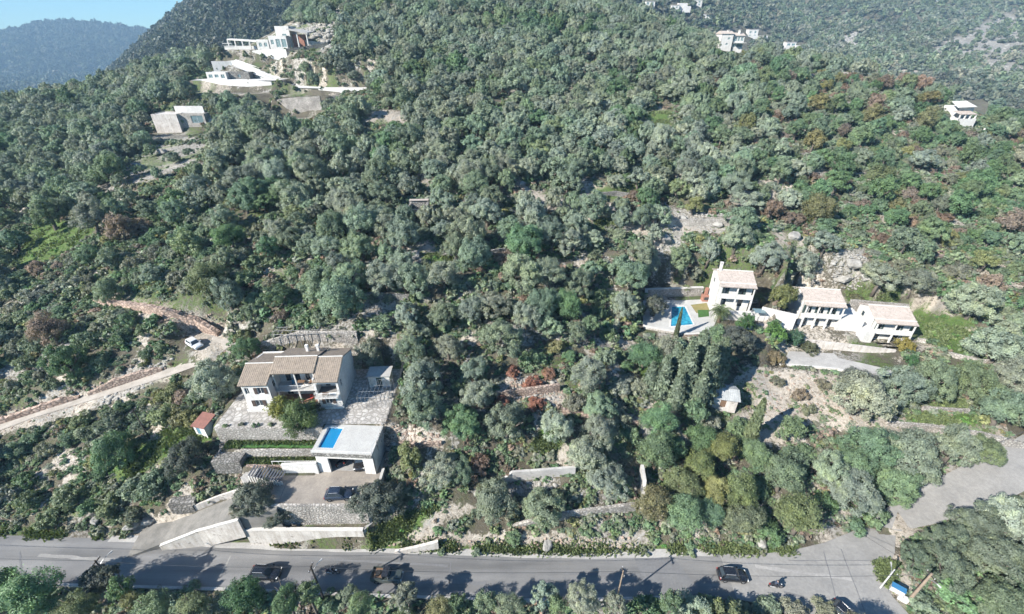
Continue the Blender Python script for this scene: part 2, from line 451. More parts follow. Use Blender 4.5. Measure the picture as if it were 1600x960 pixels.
# terraces and drives of the villas on the upper left
def flat(P, z, fall): pad([(x, y, z) for x, y in P], fall)
flat([(-150, 212), (-108, 212), (-108, 228.6), (-150, 229.4)], 43, 9)
flat([(-88, 206), (-62, 206), (-62, 220.2), (-86, 221.0)], 41.6, 9)
flat([(-106, 178), (-78, 178), (-78, 206.6), (-106, 209)], 35.2, 12)
flat([(-146, 175), (-112, 175), (-112, 185.4), (-146, 185.4)], 32, 4)
flat([(-140, 250), (-112, 250), (-112, 254), (-138, 254.6)], 53, 3)
pad([aty(345, 98, 249), aty(368, 95, 253), aty(462, 132, 240), aty(450, 136, 234)], 2)
flat([(-149, 231.2), (-109, 230.2), (-107, 242), (-147, 243)], 47.4, 3)
flat([(-146, 257.4), (-95, 259), (-92, 276), (-146, 280)], 59.3, 4)
flat([(-103, 212), (-80, 210), (-78, 221), (-103, 222)], 42.6, 2.5)
flat([(-86, 222.4), (-62, 221.6), (-62, 228), (-86, 229)], 44.7, 2.5)
flat([(-105, 227), (-86, 222.4), (-86, 230), (-103, 239)], 44.6, 2.5)
for _p in PADS[:2 + len(SIDE_L) - 1]: PADS.append((_p[0], _p[1], .5))      # the carriageway is never overgrown by its banks
def z_ground(X, Y):
    X = np.asarray(X, float); Y = np.asarray(Y, float)
    z = z_base(X, Y)
    for P, k, fall in PADS:
        lo = P.min(0) - fall - 1; hi = P.max(0) + fall + 1
        m = (X > lo[0]) & (X < hi[0]) & (Y > lo[1]) & (Y < hi[1])
        if not m.any(): continue
        x, y_ = X[m], Y[m]
        d = np.where(inside(x, y_, P), 0, seg_dist(x, y_, P))
        wgt = 1 - sstep(.35, fall + .35, d)
        z[m] = z[m] * (1 - wgt) + (k[0] * x + k[1] * y_ + k[2]) * wgt
    return z
def _axis(dense, step_list, grow, end):
    pass
def _grow(a, s, g, end):
    r = []
    while abs(a) < abs(end):
        a += s; s *= g; r.append(a)
    return r
GX = np.array(sorted(_grow(-130, -1.2, 1.045, -5200)) + list(np.arange(-130, 131, 1.0)) + _grow(130, 1.2, 1.045, 2600))
GY = np.array(sorted(_grow(20, -2, 1.12, -900)) + list(np.arange(20, 112, 1.0)) + list(np.arange(112, 340, 2.2)) + _grow(340, 3, 1.035, 4000))
_XX, _YY = np.meshgrid(GX, GY)
_ZZ = z_ground(_XX.ravel(), _YY.ravel()).reshape(_XX.shape)
def zt(X, Y):
    """height of the built ground"""
    X = np.clip(np.asarray(X, float), GX[0], GX[-1] - 1e-3); Y = np.clip(np.asarray(Y, float), GY[0], GY[-1] - 1e-3)
    i = np.clip(np.searchsorted(GX, X, 'right') - 1, 0, len(GX) - 2); j = np.clip(np.searchsorted(GY, Y, 'right') - 1, 0, len(GY) - 2)
    u = (X - GX[i]) / (GX[i + 1] - GX[i]); v = (Y - GY[j]) / (GY[j + 1] - GY[j])
    return (_ZZ[j, i] * (1 - u) + _ZZ[j, i + 1] * u) * (1 - v) + (_ZZ[j + 1, i] * (1 - u) + _ZZ[j + 1, i + 1] * u) * v
_DS = np.concatenate([np.arange(40, 420, .5), np.arange(420, 4000, 6)])
def hit(px, py, lift=0.0):
    """where the line of sight meets the ground (raised by lift); returns ground point"""
    a, b, c = ray(px, py)
    X, Y, Zr = a * _DS, b * _DS, CAM_Z - c * _DS
    d = Zr - (zt(X, Y) + lift)
    k = np.argmax(d < 0)
    if not (d < 0).any(): return None
    k = max(k, 1)
    t = d[k - 1] / (d[k - 1] - d[k] + 1e-9)
    D = _DS[k - 1] + (_DS[k] - _DS[k - 1]) * t
    return Vector((a * D, b * D, float(zt(a * D, b * D))))

# what grows or lies where: green grass, bare earth, pale rock, rust-red earth (survey outlines on the photograph's grid)
GRASS = [[(20, 410), (60, 345), (150, 350), (120, 385), (60, 415)], [(170, 735), (215, 700), (300, 672), (325, 690), (250, 720), (200, 750)], [(250, 675), (330, 660), (330, 690), (270, 690)],
         [(1320, 452), (1425, 455), (1420, 480), (1335, 478)], [(1430, 490), (1520, 500), (1500, 555), (1450, 530)], [(1450, 632), (1510, 625), (1505, 640), (1455, 640)], [(1420, 650), (1530, 650), (1520, 664), (1430, 660)],
         [(560, 845), (640, 800), (690, 790), (640, 830), (600, 850)], [(850, 670), (885, 685), (860, 705), (830, 700)], [(1020, 175), (1050, 175), (1045, 195), (1015, 190)], [(1000, 570), (1030, 560), (1040, 590), (1010, 600)],
         [(930, 300), (1010, 290), (1000, 305), (940, 312)], [(930, 345), (980, 340), (970, 355), (935, 355)], [(660, 400), (710, 395), (700, 415)], [(560, 855), (960, 873), (960, 866), (560, 848)], [(1000, 866), (1250, 866), (1250, 855), (1000, 855)],
         [(1368, 880), (1400, 880), (1390, 920), (1375, 905)]]
BARE = [[(148, 455), (230, 468), (345, 492), (350, 522), (260, 496), (180, 480)], [(298, 522), (350, 508), (352, 550), (312, 562)], [(1180, 575), (1320, 590), (1340, 650), (1190, 640), (1140, 600)], [(1190, 640), (1560, 665), (1600, 700), (1540, 700), (1320, 670), (1190, 660)],
        [(0, 676), (0, 652), (180, 600), (262, 572), (275, 583), (130, 640), (40, 668)], [(780, 598), (872, 592), (872, 630), (790, 628)], [(590, 660), (690, 680), (690, 700), (600, 690)],
        [(790, 260), (830, 300), (900, 312), (1010, 340), (1130, 345), (1120, 360), (1000, 365), (840, 320)], [(640, 386), (720, 384), (705, 412), (640, 415)], [(545, 428), (590, 424), (585, 445), (545, 445)], [(1210, 365), (1260, 370), (1250, 395), (1205, 395)], [(1390, 440), (1500, 460), (1480, 500), (1420, 485)],
        [(570, 172), (630, 178), (630, 192), (570, 190)], [(560, 850), (640, 800), (740, 790), (700, 815), (600, 855)], [(190, 850), (300, 760), (290, 830)], [(870, 700), (905, 695), (905, 725), (870, 722)], [(1300, 109), (1440, 112), (1440, 117), (1300, 114)], [(1530, 124), (1600, 133), (1600, 138), (1530, 129)], [(600, 862), (1000, 872), (1000, 840), (620, 838)], [(1140, 300), (1240, 270), (1240, 300), (1150, 325)],
        [(1395, 800), (1480, 770), (1440, 830), (1390, 850)], [(1365, 870), (1420, 960), (1460, 960), (1400, 870)], [(1150, 640), (1230, 655), (1260, 690), (1160, 690)]]
ROCK = [[(120, 300), (190, 245), (255, 212), (325, 220), (300, 255), (250, 275), (160, 300)], [(1300, 400), (1345, 385), (1365, 440), (1330, 455), (1295, 440)], [(460, 40), (540, 10), (550, 60), (500, 80)],
        [(1060, 330), (1150, 340), (1140, 370), (1060, 350)], [(1430, 90), (1600, 10), (1600, 130), (1500, 85)], [(1310, 60), (1340, 50), (1340, 70), (1310, 75)], [(800, 590), (875, 595), (870, 625), (800, 620)], [(150, 640), (240, 600), (270, 560), (180, 590)],
        [(1010, 320), (1070, 330), (1060, 390), (1020, 390)], [(760, 510), (830, 510), (830, 540), (770, 540)], [(740, 770), (860, 745), (870, 760), (760, 785)], [(980, 650), (1030, 660), (1020, 700), (980, 690)], [(560, 700), (620, 690), (600, 720), (560, 730)]]
def near_poly(px, py, polys, soft):
    s = np.zeros(px.shape)
    for q in polys:
        lo = np.min(q, 0) - soft; hi = np.max(q, 0) + soft
        m = (px > lo[0]) & (px < hi[0]) & (py > lo[1]) & (py < hi[1])
        if not m.any(): continue
        d = seg_dist(px[m], py[m], q); ins = inside(px[m], py[m], q)
        s[m] = np.maximum(s[m], np.where(ins, 1, 1 - np.clip(d / soft, 0, 1)))
    return s
def build_ground():
    m, nt, b, out = new_mat('ground')
    co = gcoord(nt)
    at = node(nt, 'ShaderNodeAttribute', attribute_type='GEOMETRY', attribute_name='cover')
    sep = nt.nodes.new('ShaderNodeSeparateColor'); nt.links.new(at.outputs['Color'], sep.inputs[0])
    n1 = noise(nt, .35, 6, .65, co); n2 = noise(nt, 1.7, 8, .75, co); n3 = noise(nt, .06, 4, .6, co)
    litter = ramp(nt, n1.outputs[0], [(.3, (.055, .05, .036, 1)), (.5, (.11, .098, .075, 1)), (.68, (.085, .095, .05, 1))]).outputs[0]
    grass = ramp(nt, n2.outputs[0], [(.3, (.04, .065, .02, 1)), (.5, (.075, .125, .035, 1)), (.62, (.12, .135, .06, 1)), (.75, (.2, .17, .11, 1))]).outputs[0]
    bare = ramp(nt, n2.outputs[0], [(.25, (.19, .16, .125, 1)), (.5, (.36, .32, .27, 1)), (.72, (.5, .465, .41, 1))]).outputs[0]
    rock = ramp(nt, n2.outputs[0], [(.3, (.1, .09, .075, 1)), (.48, (.24, .225, .2, 1)), (.7, (.42, .4, .37, 1))]).outputs[0]
    def edge(s, k):
        a = node(nt, 'ShaderNodeMath', operation='ADD'); nt.links.new(s, a.inputs[0])
        mm = node(nt, 'ShaderNodeMath', operation='MULTIPLY_ADD'); nt.links.new(n2.outputs[0], mm.inputs[0]); mm.inputs[1].default_value = 2.4; mm.inputs[2].default_value = -1.2
        nt.links.new(mm.outputs[0], a.inputs[1])
        return ramp(nt, a.outputs[0], [(k - .12, g4(0)), (k + .12, g4(1))]).outputs[0]
    c = mixc(nt, litter, bare, edge(sep.outputs[1], .5))
    c = mixc(nt, c, rock, edge(sep.outputs[2], .5))
    c = mixc(nt, c, grass, edge(sep.outputs[0], .5))
    r3 = ramp(nt, n3.outputs[0], [(.35, g4(.75)), (.65, g4(1.15))])
    c = mixc(nt, c, r3.outputs[0], 1.0, 'MULTIPLY')
    nt.links.new(c, b.inputs['Base Color']); b.inputs['Roughness'].default_value = .95; b.inputs['Specular IOR Level'].default_value = .1
    bump(nt, b, n2.outputs[0], .9, .5)
    ny, nx = _XX.shape
    V = np.c_[_XX.ravel(), _YY.ravel(), _ZZ.ravel()]
    i = np.arange(nx - 1)[None, :] + np.arange(ny - 1)[:, None] * nx
    F = np.stack([i, i + 1, i + nx + 1, i + nx], -1).reshape(-1, 4)
    me = np_mesh('hillside', V, F, m, True)
    D = V[:, 1] * CP + (CAM_Z - V[:, 2]) * SP
    ok = D > 5
    px = np.where(ok, 800 + FOC * V[:, 0] / np.where(ok, D, 1), -9999); py = np.where(ok, 480 - FOC * (V[:, 1] * SP - (CAM_Z - V[:, 2]) * CP) / np.where(ok, D, 1), -9999)
    cov = np.ones((len(V), 4), np.float32)
    jit = (vnoise(V[:, 0], V[:, 1], 3, 8) - .5) * 14
    cov[:, 0] = near_poly(px + jit, py + jit * .5, GRASS, 12); cov[:, 1] = near_poly(px + jit, py + jit * .5, BARE, 12); cov[:, 2] = near_poly(px + jit, py + jit * .5, ROCK, 12)
    cov[:, :3] *= np.array([.8, .75, .62])
    fine = lambda a, s1, s2: (vnoise(V[:, 0], V[:, 1], a, s1) * .6 + vnoise(V[:, 0], V[:, 1], a * .3, s2) * .4)
    nearw = (V[:, 1] < 400)
    cov[:, 0] = np.maximum(cov[:, 0], nearw * np.clip((fine(9, 21, 31) - .5) * 3.2, 0, .55))
    cov[:, 1] = np.maximum(cov[:, 1], nearw * np.clip((fine(7, 22, 32) - .48) * 3.5, 0, .62))
    cov[:, 2] = np.maximum(cov[:, 2], nearw * np.clip((fine(6, 23, 33) - .55) * 4, 0, .6))
    ca = me.color_attributes.new('cover', 'FLOAT_COLOR', 'POINT')
    ca.data.foreach_set('color', cov.ravel())
    o = mobj('hillside', me)
    return tag(o, 'earth and grass hillside under the olive groves, with the mountains behind', 'hillside', kind='structure')
build_ground()
# ================================================================== ROADS
m_as, nt, b, out = new_mat('asphalt')
co = gcoord(nt)
n1 = noise(nt, .12, 4, .6, co); n2 = noise(nt, 6, 4, .7, co)
mp = nt.nodes.new('ShaderNodeMapping'); mp.inputs['Scale'].default_value = (.03, .55, 1); nt.links.new(co, mp.inputs[0])
n3 = noise(nt, 1.0, 4, .6, mp.outputs[0])
c = ramp(nt, n1.outputs[0], [(.35, (.112, .111, .112, 1)), (.65, (.152, .149, .145, 1))]).outputs[0]
c = mixc(nt, c, ramp(nt, n3.outputs[0], [(.32, g4(.66)), (.5, g4(1.0)), (.68, g4(1.28))]).outputs[0], .9, 'MULTIPLY')
c = mixc(nt, c, ramp(nt, n2.outputs[0], [(.3, g4(.85)), (.7, g4(1.12))]).outputs[0], 1, 'MULTIPLY')
nt.links.new(c, b.inputs['Base Color']); b.inputs['Roughness'].default_value = .85
surf('asphalt_pale', (.245, .238, .226, 1), (.185, .181, .174, 1), .25, .9, .2, 8, .01)
surf('asphalt_patch', (.125, .125, .13, 1), (.15, .15, .15, 1), .4, .88)
surf('concrete_pale', (.36, .35, .33, 1), (.26, .25, .24, 1), .5, .9, .2, 5, .01)
surf('concrete_grey', (.30, .29, .275, 1), (.21, .205, .2, 1), .35, .92, .2, 5, .01)
surf('dirt_track', (.34, .31, .275, 1), (.25, .225, .195, 1), .5, .95, .5, 4, .06)
surf('gravel_yard', (.27, .24, .205, 1), (.18, .16, .14, 1), .35, .95, .4, 7, .03)
surf('drive_grey', (.19, .18, .165, 1), (.12, .115, .105, 1), .6, .92, .4, 6, .03)
surf('paint_white', (.62, .62, .60, 1), (.45, .45, .44, 1), 1.5, .8)
def sheet(name, mat, L, Rr, zs, label, lift=.0, thick=.0):
    """a strip of road between two edges"""
    q = MB()
    for i in range(len(L) - 1):
        a, b_ = L[i], L[i + 1]; c_, d = Rr[i + 1], Rr[i]
        za = zs[i] if hasattr(zs, '__len__') else zs; zb = zs[i + 1] if hasattr(zs, '__len__') else zs
        q.quad((d[0], d[1], za + lift), (c_[0], c_[1], zb + lift), (b_[0], b_[1], zb + lift), (a[0], a[1], za + lift))
    return tag(q.build(name, mat), label, 'road', kind='structure')
def resample(P, X):
    P = sorted(P); return [(x, float(np.interp(x, [p[0] for p in P], [p[1] for p in P]))) for x in X]
_xs = list(np.linspace(-330, 30, 46))
NEARM = [p for p in ROAD_NEAR if p[0] <= 33]
sheet('road', 'asphalt', resample(ROAD_FAR, _xs), resample(NEARM, _xs), 0.0, 'grey asphalt coast road running along the foot of the hill')
# the junction and the road's bend towards the camera
q = MB(); q.add([(x, y, .004) for x, y in JUNC[::-1]], [tuple(range(len(JUNC)))])
tag(q.build('road_junction', 'asphalt_pale'), 'paler asphalt junction where the side road joins', 'road', kind='structure')
sheet('side_road', 'asphalt_pale', SIDE_L, SIDE_R, SIDE_Z, 'pale side road climbing to the right between trees', .006)
# concrete gutter strip along the far edge, the verge behind it and the edge beam on the sea side
_xs2 = list(np.linspace(-60, 29, 40))
fe = resample(ROAD_FAR, _xs2)
wv = [1.0 + .25 * math.sin(x * .13) + .12 * math.sin(x * .7) for x in _xs2]
sheet('gutter_strip', 'concrete_pale', [(x, y + .5 + w * .25) for (x, y), w in zip(fe, wv)], [(x, y - w * .55) for (x, y), w in zip(fe, wv)], .012, 'pale concrete gutter strip along the uphill edge of the road')
sheet('asphalt_patch', 'asphalt_patch', [(17.5, 37.0), (23.2, 36.9)], [(18.4, 31.9), (25.4, 31.9)], .009, 'darker resurfaced patch of asphalt on the road')
q = MB()
ne = resample(NEARM, list(np.linspace(-330, 27, 60)))
for i in range(len(ne) - 1):
    (x0, y0), (x1, y1) = ne[i], ne[i + 1]
    q.prism([(x0, y0 - .35), (x1, y1 - .35), (x1, y1), (x0, y0)], -.6, .16)
tag(q.build('kerb', 'concrete_pale'), 'low concrete kerb along the seaward edge of the road', 'kerb', kind='structure')
# patched trench across the road
def px_line(name, mat, a, b_, w, z, label):
    a = Vector(atz(*a, z)); b_ = Vector(atz(*b_, z)); d = (b_ - a).normalized(); n = Vector((-d.y, d.x, 0)) * w / 2
    k = 14; L, Rr = [], []
    for i in range(k + 1):
        p = a.lerp(b_, i / k); j = rnd.uniform(-.04, .04)
        L.append(p + n * (1 + rnd.uniform(-.3, .3)) + n.normalized() * j); Rr.append(p - n * (1 + rnd.uniform(-.3, .3)) + n.normalized() * j)
    return sheet(name, mat, L, Rr, z, label)
px_line('trench_patch', 'asphalt_pale', (361, 868), (340, 908), .28, .012, 'pale patched trench crossing the road')
for a, b_ in (((1287, 862), (1312, 955)), ((1314, 858), (1352, 957)), ((1232, 876), (1385, 876))):
    px_line('crack', 'asphalt_patch', a, b_, .12, .02, 'dark sealed crack across the pale junction')
sheet('dirt_track', 'dirt_track', TL, TR, [p.z for p in TRACK], 'pale dirt track climbing from the left edge to the white car', .03)
q = MB()
for i in range(len(DRV) - 1):
    za, zb = DRV[i].z + .02, DRV[i + 1].z + .02
    q.prism([DL[i][:2], DL[i + 1][:2], DR[i + 1][:2], DR[i][:2]], [min(za, 0) - 1.2, min(zb, 3) - 1.2, min(zb, 3) - 1.2, min(za, 0) - 1.2], [za, zb, zb, za])
tag(q.build('driveway', 'drive_grey'), 'grey sloping driveway from the road up to the parking yard', 'road', kind='structure')
q = MB(); q.add([(x, y, 7.3) for x, y in PARK], [tuple(range(len(PARK)))])
tag(q.build('parking_yard', 'gravel_yard'), 'beige gravel parking yard in front of the garage', 'yard', kind='structure')

# worn places on the carriageway
for a_, b2, w_, mt, lb in (((640, 905), (760, 912), .5, 'asphalt_patch', 'long dark oil-stained streak in the lane below the cut wall'), ((880, 896), (1000, 899), .35, 'asphalt_patch', 'faint dark tyre streak near the pale pole'), ((60, 868), (190, 876), .45, 'asphalt_pale', 'pale worn streak at the left end of the road'), ((470, 872), (700, 884), .3, 'asphalt_patch', 'thin dark seam along the uphill lane'), ((1225, 925), (1262, 936), .35, 'asphalt_patch', 'dark tyre mark in the bend behind the motorbike'), ((1180, 885), (1330, 905), .5, 'concrete_grey', 'pale worn wheel track curving into the bend'), ((30, 862), (34, 898), .2, 'asphalt_patch', 'sealed crack across the road at the left edge'), ((705, 876), (700, 925), .15, 'asphalt_patch', 'sealed crack across the road right of the off-roader')):
    px_line('road_wear', mt, a_, b2, w_, .016, lb)
# ================================================================== TREES AND SHRUBS
leaf_mat('olive_leaves', .28)
leaf_mat('shrub_leaves', .3)
leaf_mat('broad_leaves', .32)
leaf_mat('cypress_leaves', .1)
surf('bark', (.13, .11, .09, 1), (.08, .07, .06, 1), 3, .95, .6, 12, .03)
surf('palm_bark', (.2, .155, .11, 1), (.12, .09, .07, 1), 4, .95)

def cards(P, N, size, aspect=1.5, fold=.0, g=rng):
    """leaf-clump cards at points P facing N"""
    n = len(P)
    N = N / (np.linalg.norm(N, axis=1, keepdims=True) + 1e-9)
    t = g.normal(size=(n, 3)); t -= N * (t * N).sum(1, keepdims=True); t /= np.linalg.norm(t, axis=1, keepdims=True) + 1e-9
    s = np.cross(N, t)
    sz = (size * g.uniform(.6, 1.4, n))[:, None]
    a = t * sz * aspect * .5; b_ = s * sz * .5
    V = np.stack([P - a, P + b_ * 1.0, P + a, P - b_ * 1.0], 1).reshape(-1, 3)
    F = np.arange(4 * n).reshape(n, 4)
    return V, F
def leaf_mesh(name, V, F, mat, val=None):
    me = np_mesh(name, V, F, mat)
    at = me.attributes.new('leaf', 'FLOAT', 'FACE')
    at.data.foreach_set('value', (rng.random(len(F)) if val is None else val).astype(np.float32))
    return me
def crown(name, mat, n_cards, size, lobes=9, flat=.8, seed=0, lobe_r=(.34, .52), shell=.52, bottom=-.6, loose=.8, spiky=0.0, subs=15):
    """a crown of unit radius: boughs, each of many small leaf clumps, with gaps between them"""
    g = np.random.default_rng(seed)
    C = [(np.array([0, 0, -.05]), .4)]
    ax = g.uniform(.8, 1.12, 2)
    tries = 0
    while len(C) < lobes + 1 and tries < 900:
        tries += 1
        d = g.normal(size=3); d /= np.linalg.norm(d)
        if d[2] < bottom: continue
        r = g.uniform(*lobe_r)
        c = d * shell * g.uniform(.6, 1.15) * np.array([ax[0], ax[1], flat])
        if all(np.linalg.norm(c - q[0]) > .5 * (r + q[1]) for q in C[1:]) or tries > 400: C.append((c, r))
    S = []
    for c, r in C:
        for k in range(subs):
            d = g.normal(size=3); d /= np.linalg.norm(d)
            if d[2] < -.55: d[2] *= -1
            p = c + d * r * g.uniform(.68, 1.02)
            if any(np.linalg.norm(p - c2) < r2 * .62 for c2, r2 in C): continue
            S.append((p, g.uniform(.08, .19) * (1 + spiky * g.random()), d))
    w = np.array([r ** 1.7 for c, r, d in S]); w /= w.sum()
    PP, NN, VV = [], [], []
    for k, (c, r, od) in enumerate(S):
        n = max(3, int(n_cards * w[k]))
        d = g.normal(size=(n, 3)) + od * .55; d /= np.linalg.norm(d, axis=1, keepdims=True)
        rad = r * (1.1 - .7 * g.random(n) ** 1.3) * (1 + spiky * .8 * g.random(n) ** 3)
        p = c + d * rad[:, None]
        keep = p[:, 2] > bottom * flat - .15
        PP.append(p[keep]); NN.append((d + od * .8 + loose * g.normal(size=(n, 3)))[keep] + np.array([0, 0, .5])); VV.append(np.full(keep.sum(), g.uniform(-.22, .22)))
    P = np.concatenate(PP); N = np.concatenate(NN); L = np.concatenate(VV)
    V, F = cards(P, N, size, 1.7, g=g)
    return leaf_mesh(name, V, F, mat, np.clip(.5 + L + g.normal(size=len(P)) * .18, 0, 1))
def trunk_mesh(name, seed, limbs=4, h=1.0, lean=.25, r=.16, mat='bark'):
    """tapered trunk with limbs, for a crown of unit radius centred at h"""
    g = random.Random(seed); q = MB()
    top = Vector((g.uniform(-lean, lean), g.uniform(-lean, lean), h * .55))
    q.path([(0, 0, -.35), (top.x * .25 + g.uniform(-.05, .05), top.y * .3, h * .16), (top.x * .75, top.y * .7, h * .38), top], [r * 1.5, r * 1.05, r * .9, r * .75], 7)
    for k in range(limbs):
        a = 2 * math.pi * (k + g.random() * .6) / limbs; l = g.uniform(.4, .7)
        e = top + Vector((math.cos(a) * l, math.sin(a) * l, h * g.uniform(.3, .65)))
        m_ = top.lerp(e, .5) + Vector((g.uniform(-.08, .08), g.uniform(-.08, .08), -.04))
        q.path([top - Vector((0, 0, .06)), m_, e], [r * .6, r * .4, r * .15], 5)
        e2 = m_ + Vector((math.cos(a + .9) * .35, math.sin(a + .9) * .35, h * .25))
        q.path([m_, m_.lerp(e2, .5), e2], [r * .33, r * .25, r * .1], 4)
    return q.mesh(name, mat, True)
N_OL = 9; N_SH = 8; N_BR = 6
OL = [crown('olive_crown', 'olive_leaves', 7400, .05, 8 + k % 5, .82, 100 + k) for k in range(N_OL)]
OLN = [crown('olive_crown', 'olive_leaves', 17000, .033, 9 + k % 5, .84, 150 + k, subs=20) for k in range(5)]
OT = [trunk_mesh('olive_trunk', 200 + k, 3 + k % 3, 1.0, .25, .08) for k in range(N_OL)]
SH = [crown('shrub_foliage', 'shrub_leaves', 3600, .07, 6 + k % 4, .7, 300 + k, (.3, .5), .55, -.2, .9, .5, 8) for k in range(N_SH)]
BR = [crown('broadleaf_crown', 'broad_leaves', 6200, .058, 11 + k % 4, .98, 400 + k, (.26, .42), .6, -.7, .85, .35, 11) for k in range(N_BR)]
BRN = [crown('broadleaf_crown', 'broad_leaves', 16000, .036, 12 + k % 4, 1.0, 450 + k, (.26, .42), .6, -.7, .85, .4, 16) for k in range(5)]
BT = [trunk_mesh('broadleaf_trunk', 500 + k, 4, 1.3, .15, .09) for k in range(N_BR)]
FAR = [crown('far_crown', 'olive_leaves', 260, .26, 5, .8, 600 + k, (.35, .55), .5, -.3, .7, .2, 6) for k in range(4)]
BU = [crown('bush_foliage', 'shrub_leaves', 330, .2, 4, .62, 650 + k, (.35, .55), .5, -.15, .9, .6, 6) for k in range(5)]
def cypress_mesh(seed, n=2600, r=.14, card=.04):
    g = np.random.default_rng(seed)
    t = g.random(n) ** .85; a = g.random(n) * 2 * np.pi
    prof = r * np.clip(np.minimum(t * 7 + .25, 1) * (1 - t) ** .55 * 1.25, .01, None)
    wob = 1 + .2 * np.sin(a * 5 + t * 40) + .12 * np.sin(a * 3 - t * 60 + seed)
    rad = prof * wob * (1 - .35 * g.random(n) ** 2)
    P = np.c_[np.cos(a) * rad, np.sin(a) * rad, t * .98 + .03]
    N = np.c_[np.cos(a), np.sin(a), .35 + 0 * a] + .6 * g.normal(size=(n, 3))
    V, F = cards(P, N, card, 2.0, g=g)
    return leaf_mesh('cypress_crown', V, F, 'cypress_leaves')
CYP = [cypress_mesh(700 + k) for k in range(4)]
CYT = MB().path([(0, 0, -.05), (0, 0, .3), (0, 0, .8)], [.02, .016, .006], 6).mesh('cypress_trunk', 'bark', True)

# ---------------------------------------------------------------- where trees must not stand (survey outlines)
EXCL = [
 [(-80, 838), (300, 850), (600, 864), (1000, 868), (1250, 866), (1390, 828), (1420, 800), (1480, 765), (1600, 715), (1700, 690), (1700, 780), (1600, 760), (1500, 795), (1400, 840), (1372, 880), (1390, 930), (1420, 970), (1262, 970), (1235, 940), (1100, 928), (800, 936), (400, 918), (-80, 906)],
 [(345, 610), (385, 560), (420, 522), (560, 522), (562, 560), (608, 590), (604, 660), (695, 680), (680, 702), (600, 690), (570, 740), (560, 800), (585, 860), (230, 860), (260, 820), (300, 792), (360, 770), (330, 745), (335, 690), (318, 662), (325, 630)],
 [(-60, 705), (-60, 680), (0, 655), (120, 615), (262, 570), (290, 520), (350, 500), (356, 545), (290, 592), (130, 648), (0, 690)],
 [(145, 455), (345, 488), (350, 520), (250, 500)],
 [(344, 55), (420, 37), (522, 44), (515, 84), (447, 106), (378, 99), (348, 82)], [(324, 92), (366, 89), (455, 127), (505, 135), (577, 135), (577, 154), (500, 152), (450, 144), (395, 130), (330, 116)], [(297, 112), (392, 110), (426, 126), (426, 146), (299, 143)], [(422, 150), (502, 148), (502, 188), (422, 182)],
 [(228, 216), (232, 168), (320, 164), (320, 216)],
 [(165, 298), (200, 255), (250, 220), (326, 218), (318, 252), (262, 280), (190, 302)],
 [(18, 418), (60, 348), (150, 350), (128, 392)],
 [(1000, 530), (1006, 446), (1098, 446), (1108, 418), (1184, 422), (1190, 446), (1236, 448), (1320, 452), (1425, 470), (1520, 500), (1520, 552), (1505, 586), (1400, 598), (1200, 578), (1130, 530)],
 [(1288, 452), (1300, 393), (1345, 383), (1372, 442)],
 [(1180, 575), (1320, 590), (1305, 640), (1340, 652), (1560, 668), (1600, 692), (1600, 715), (1500, 692), (1320, 662), (1150, 645), (1098, 632), (1104, 588)],
 [(1440, 628), (1520, 622), (1530, 668), (1420, 660)],
 [(770, 592), (880, 585), (880, 640), (780, 632)],
 [(788, 718), (902, 715), (902, 752), (775, 765)], [(866, 778), (1012, 770), (1005, 818), (860, 818)], [(982, 712), (1014, 712), (1014, 792), (984, 792)],
 [(610, 838), (700, 826), (760, 818), (700, 868), (610, 868)], [(556, 862), (625, 806), (745, 780), (750, 800), (620, 864)],
 [(648, 302), (672, 302), (672, 322), (648, 322)],
 [(1122, 44), (1172, 44), (1172, 82), (1122, 82)], [(1166, 44), (1200, 44), (1200, 63), (1166, 63)], [(1226, 64), (1258, 64), (1258, 82), (1216, 82)], [(1484, 152), (1538, 152), (1545, 204), (1500, 200)],
 [(1300, 106), (1440, 109), (1440, 116), (1300, 113)],
 [(1366, 868), (1404, 866), (1462, 888), (1425, 952), (1400, 950)],
 [(1012, 168), (1060, 168), (1060, 196), (1012, 196)], [(1062, 342), (1132, 340), (1130, 356), (1062, 358)], [(1030, 366), (1052, 366), (1050, 386), (1028, 386)],
 [(650, 390), (686, 388), (686, 406), (650, 408)], [(900, 285), (960, 285), (960, 305), (900, 305)], [(835, 275), (860, 275), (860, 312), (835, 312)], [(1215, 362), (1262, 362), (1262, 396), (1205, 396)],
 [(215, 705), (330, 665), (330, 692), (250, 725), (200, 750)], [(570, 172), (630, 178), (630, 192), (570, 190)],
]
OPEN = [[(545, 290), (1150, 280), (1150, 620), (620, 660), (545, 470)]]      # grove with more light between the trees
FARX = [q for q in EXCL if np.max(np.array(q)[:, 1]) < 206 and np.min(np.array(q)[:, 0]) > 1100]
_mx, _my = np.meshgrid(np.arange(-100, 1702, 2.0), np.arange(-100, 1022, 2.0))
_MASK = np.zeros(_mx.shape, bool)
for _q in EXCL:
    _qa = np.array(_q, float); _x0, _y0 = ((_qa.min(0) + 100) // 2).astype(int); _x1, _y1 = ((_qa.max(0) + 100) // 2 + 2).astype(int)
    _x0, _y0 = max(_x0, 0), max(_y0, 0)
    _MASK[_y0:_y1, _x0:_x1] |= inside(_mx[_y0:_y1, _x0:_x1], _my[_y0:_y1, _x0:_x1], _q)
def masked(px, py):
    i = np.clip(((np.asarray(px) + 100) / 2).astype(int), 0, _MASK.shape[1] - 1); j = np.clip(((np.asarray(py) + 100) / 2).astype(int), 0, _MASK.shape[0] - 1)
    return _MASK[j, i]
def blocked(px, py, rpx):
    for dx, dy in ((0, 0), (-.75, 0), (.75, 0), (0, -.6), (0, .7), (0, 1.3)):
        i = int((px + dx * rpx + 100) / 2); j = int((py + dy * rpx + 100) / 2)
        if 0 <= i < _MASK.shape[1] and 0 <= j < _MASK.shape[0] and _MASK[j, i]: return True
    return False

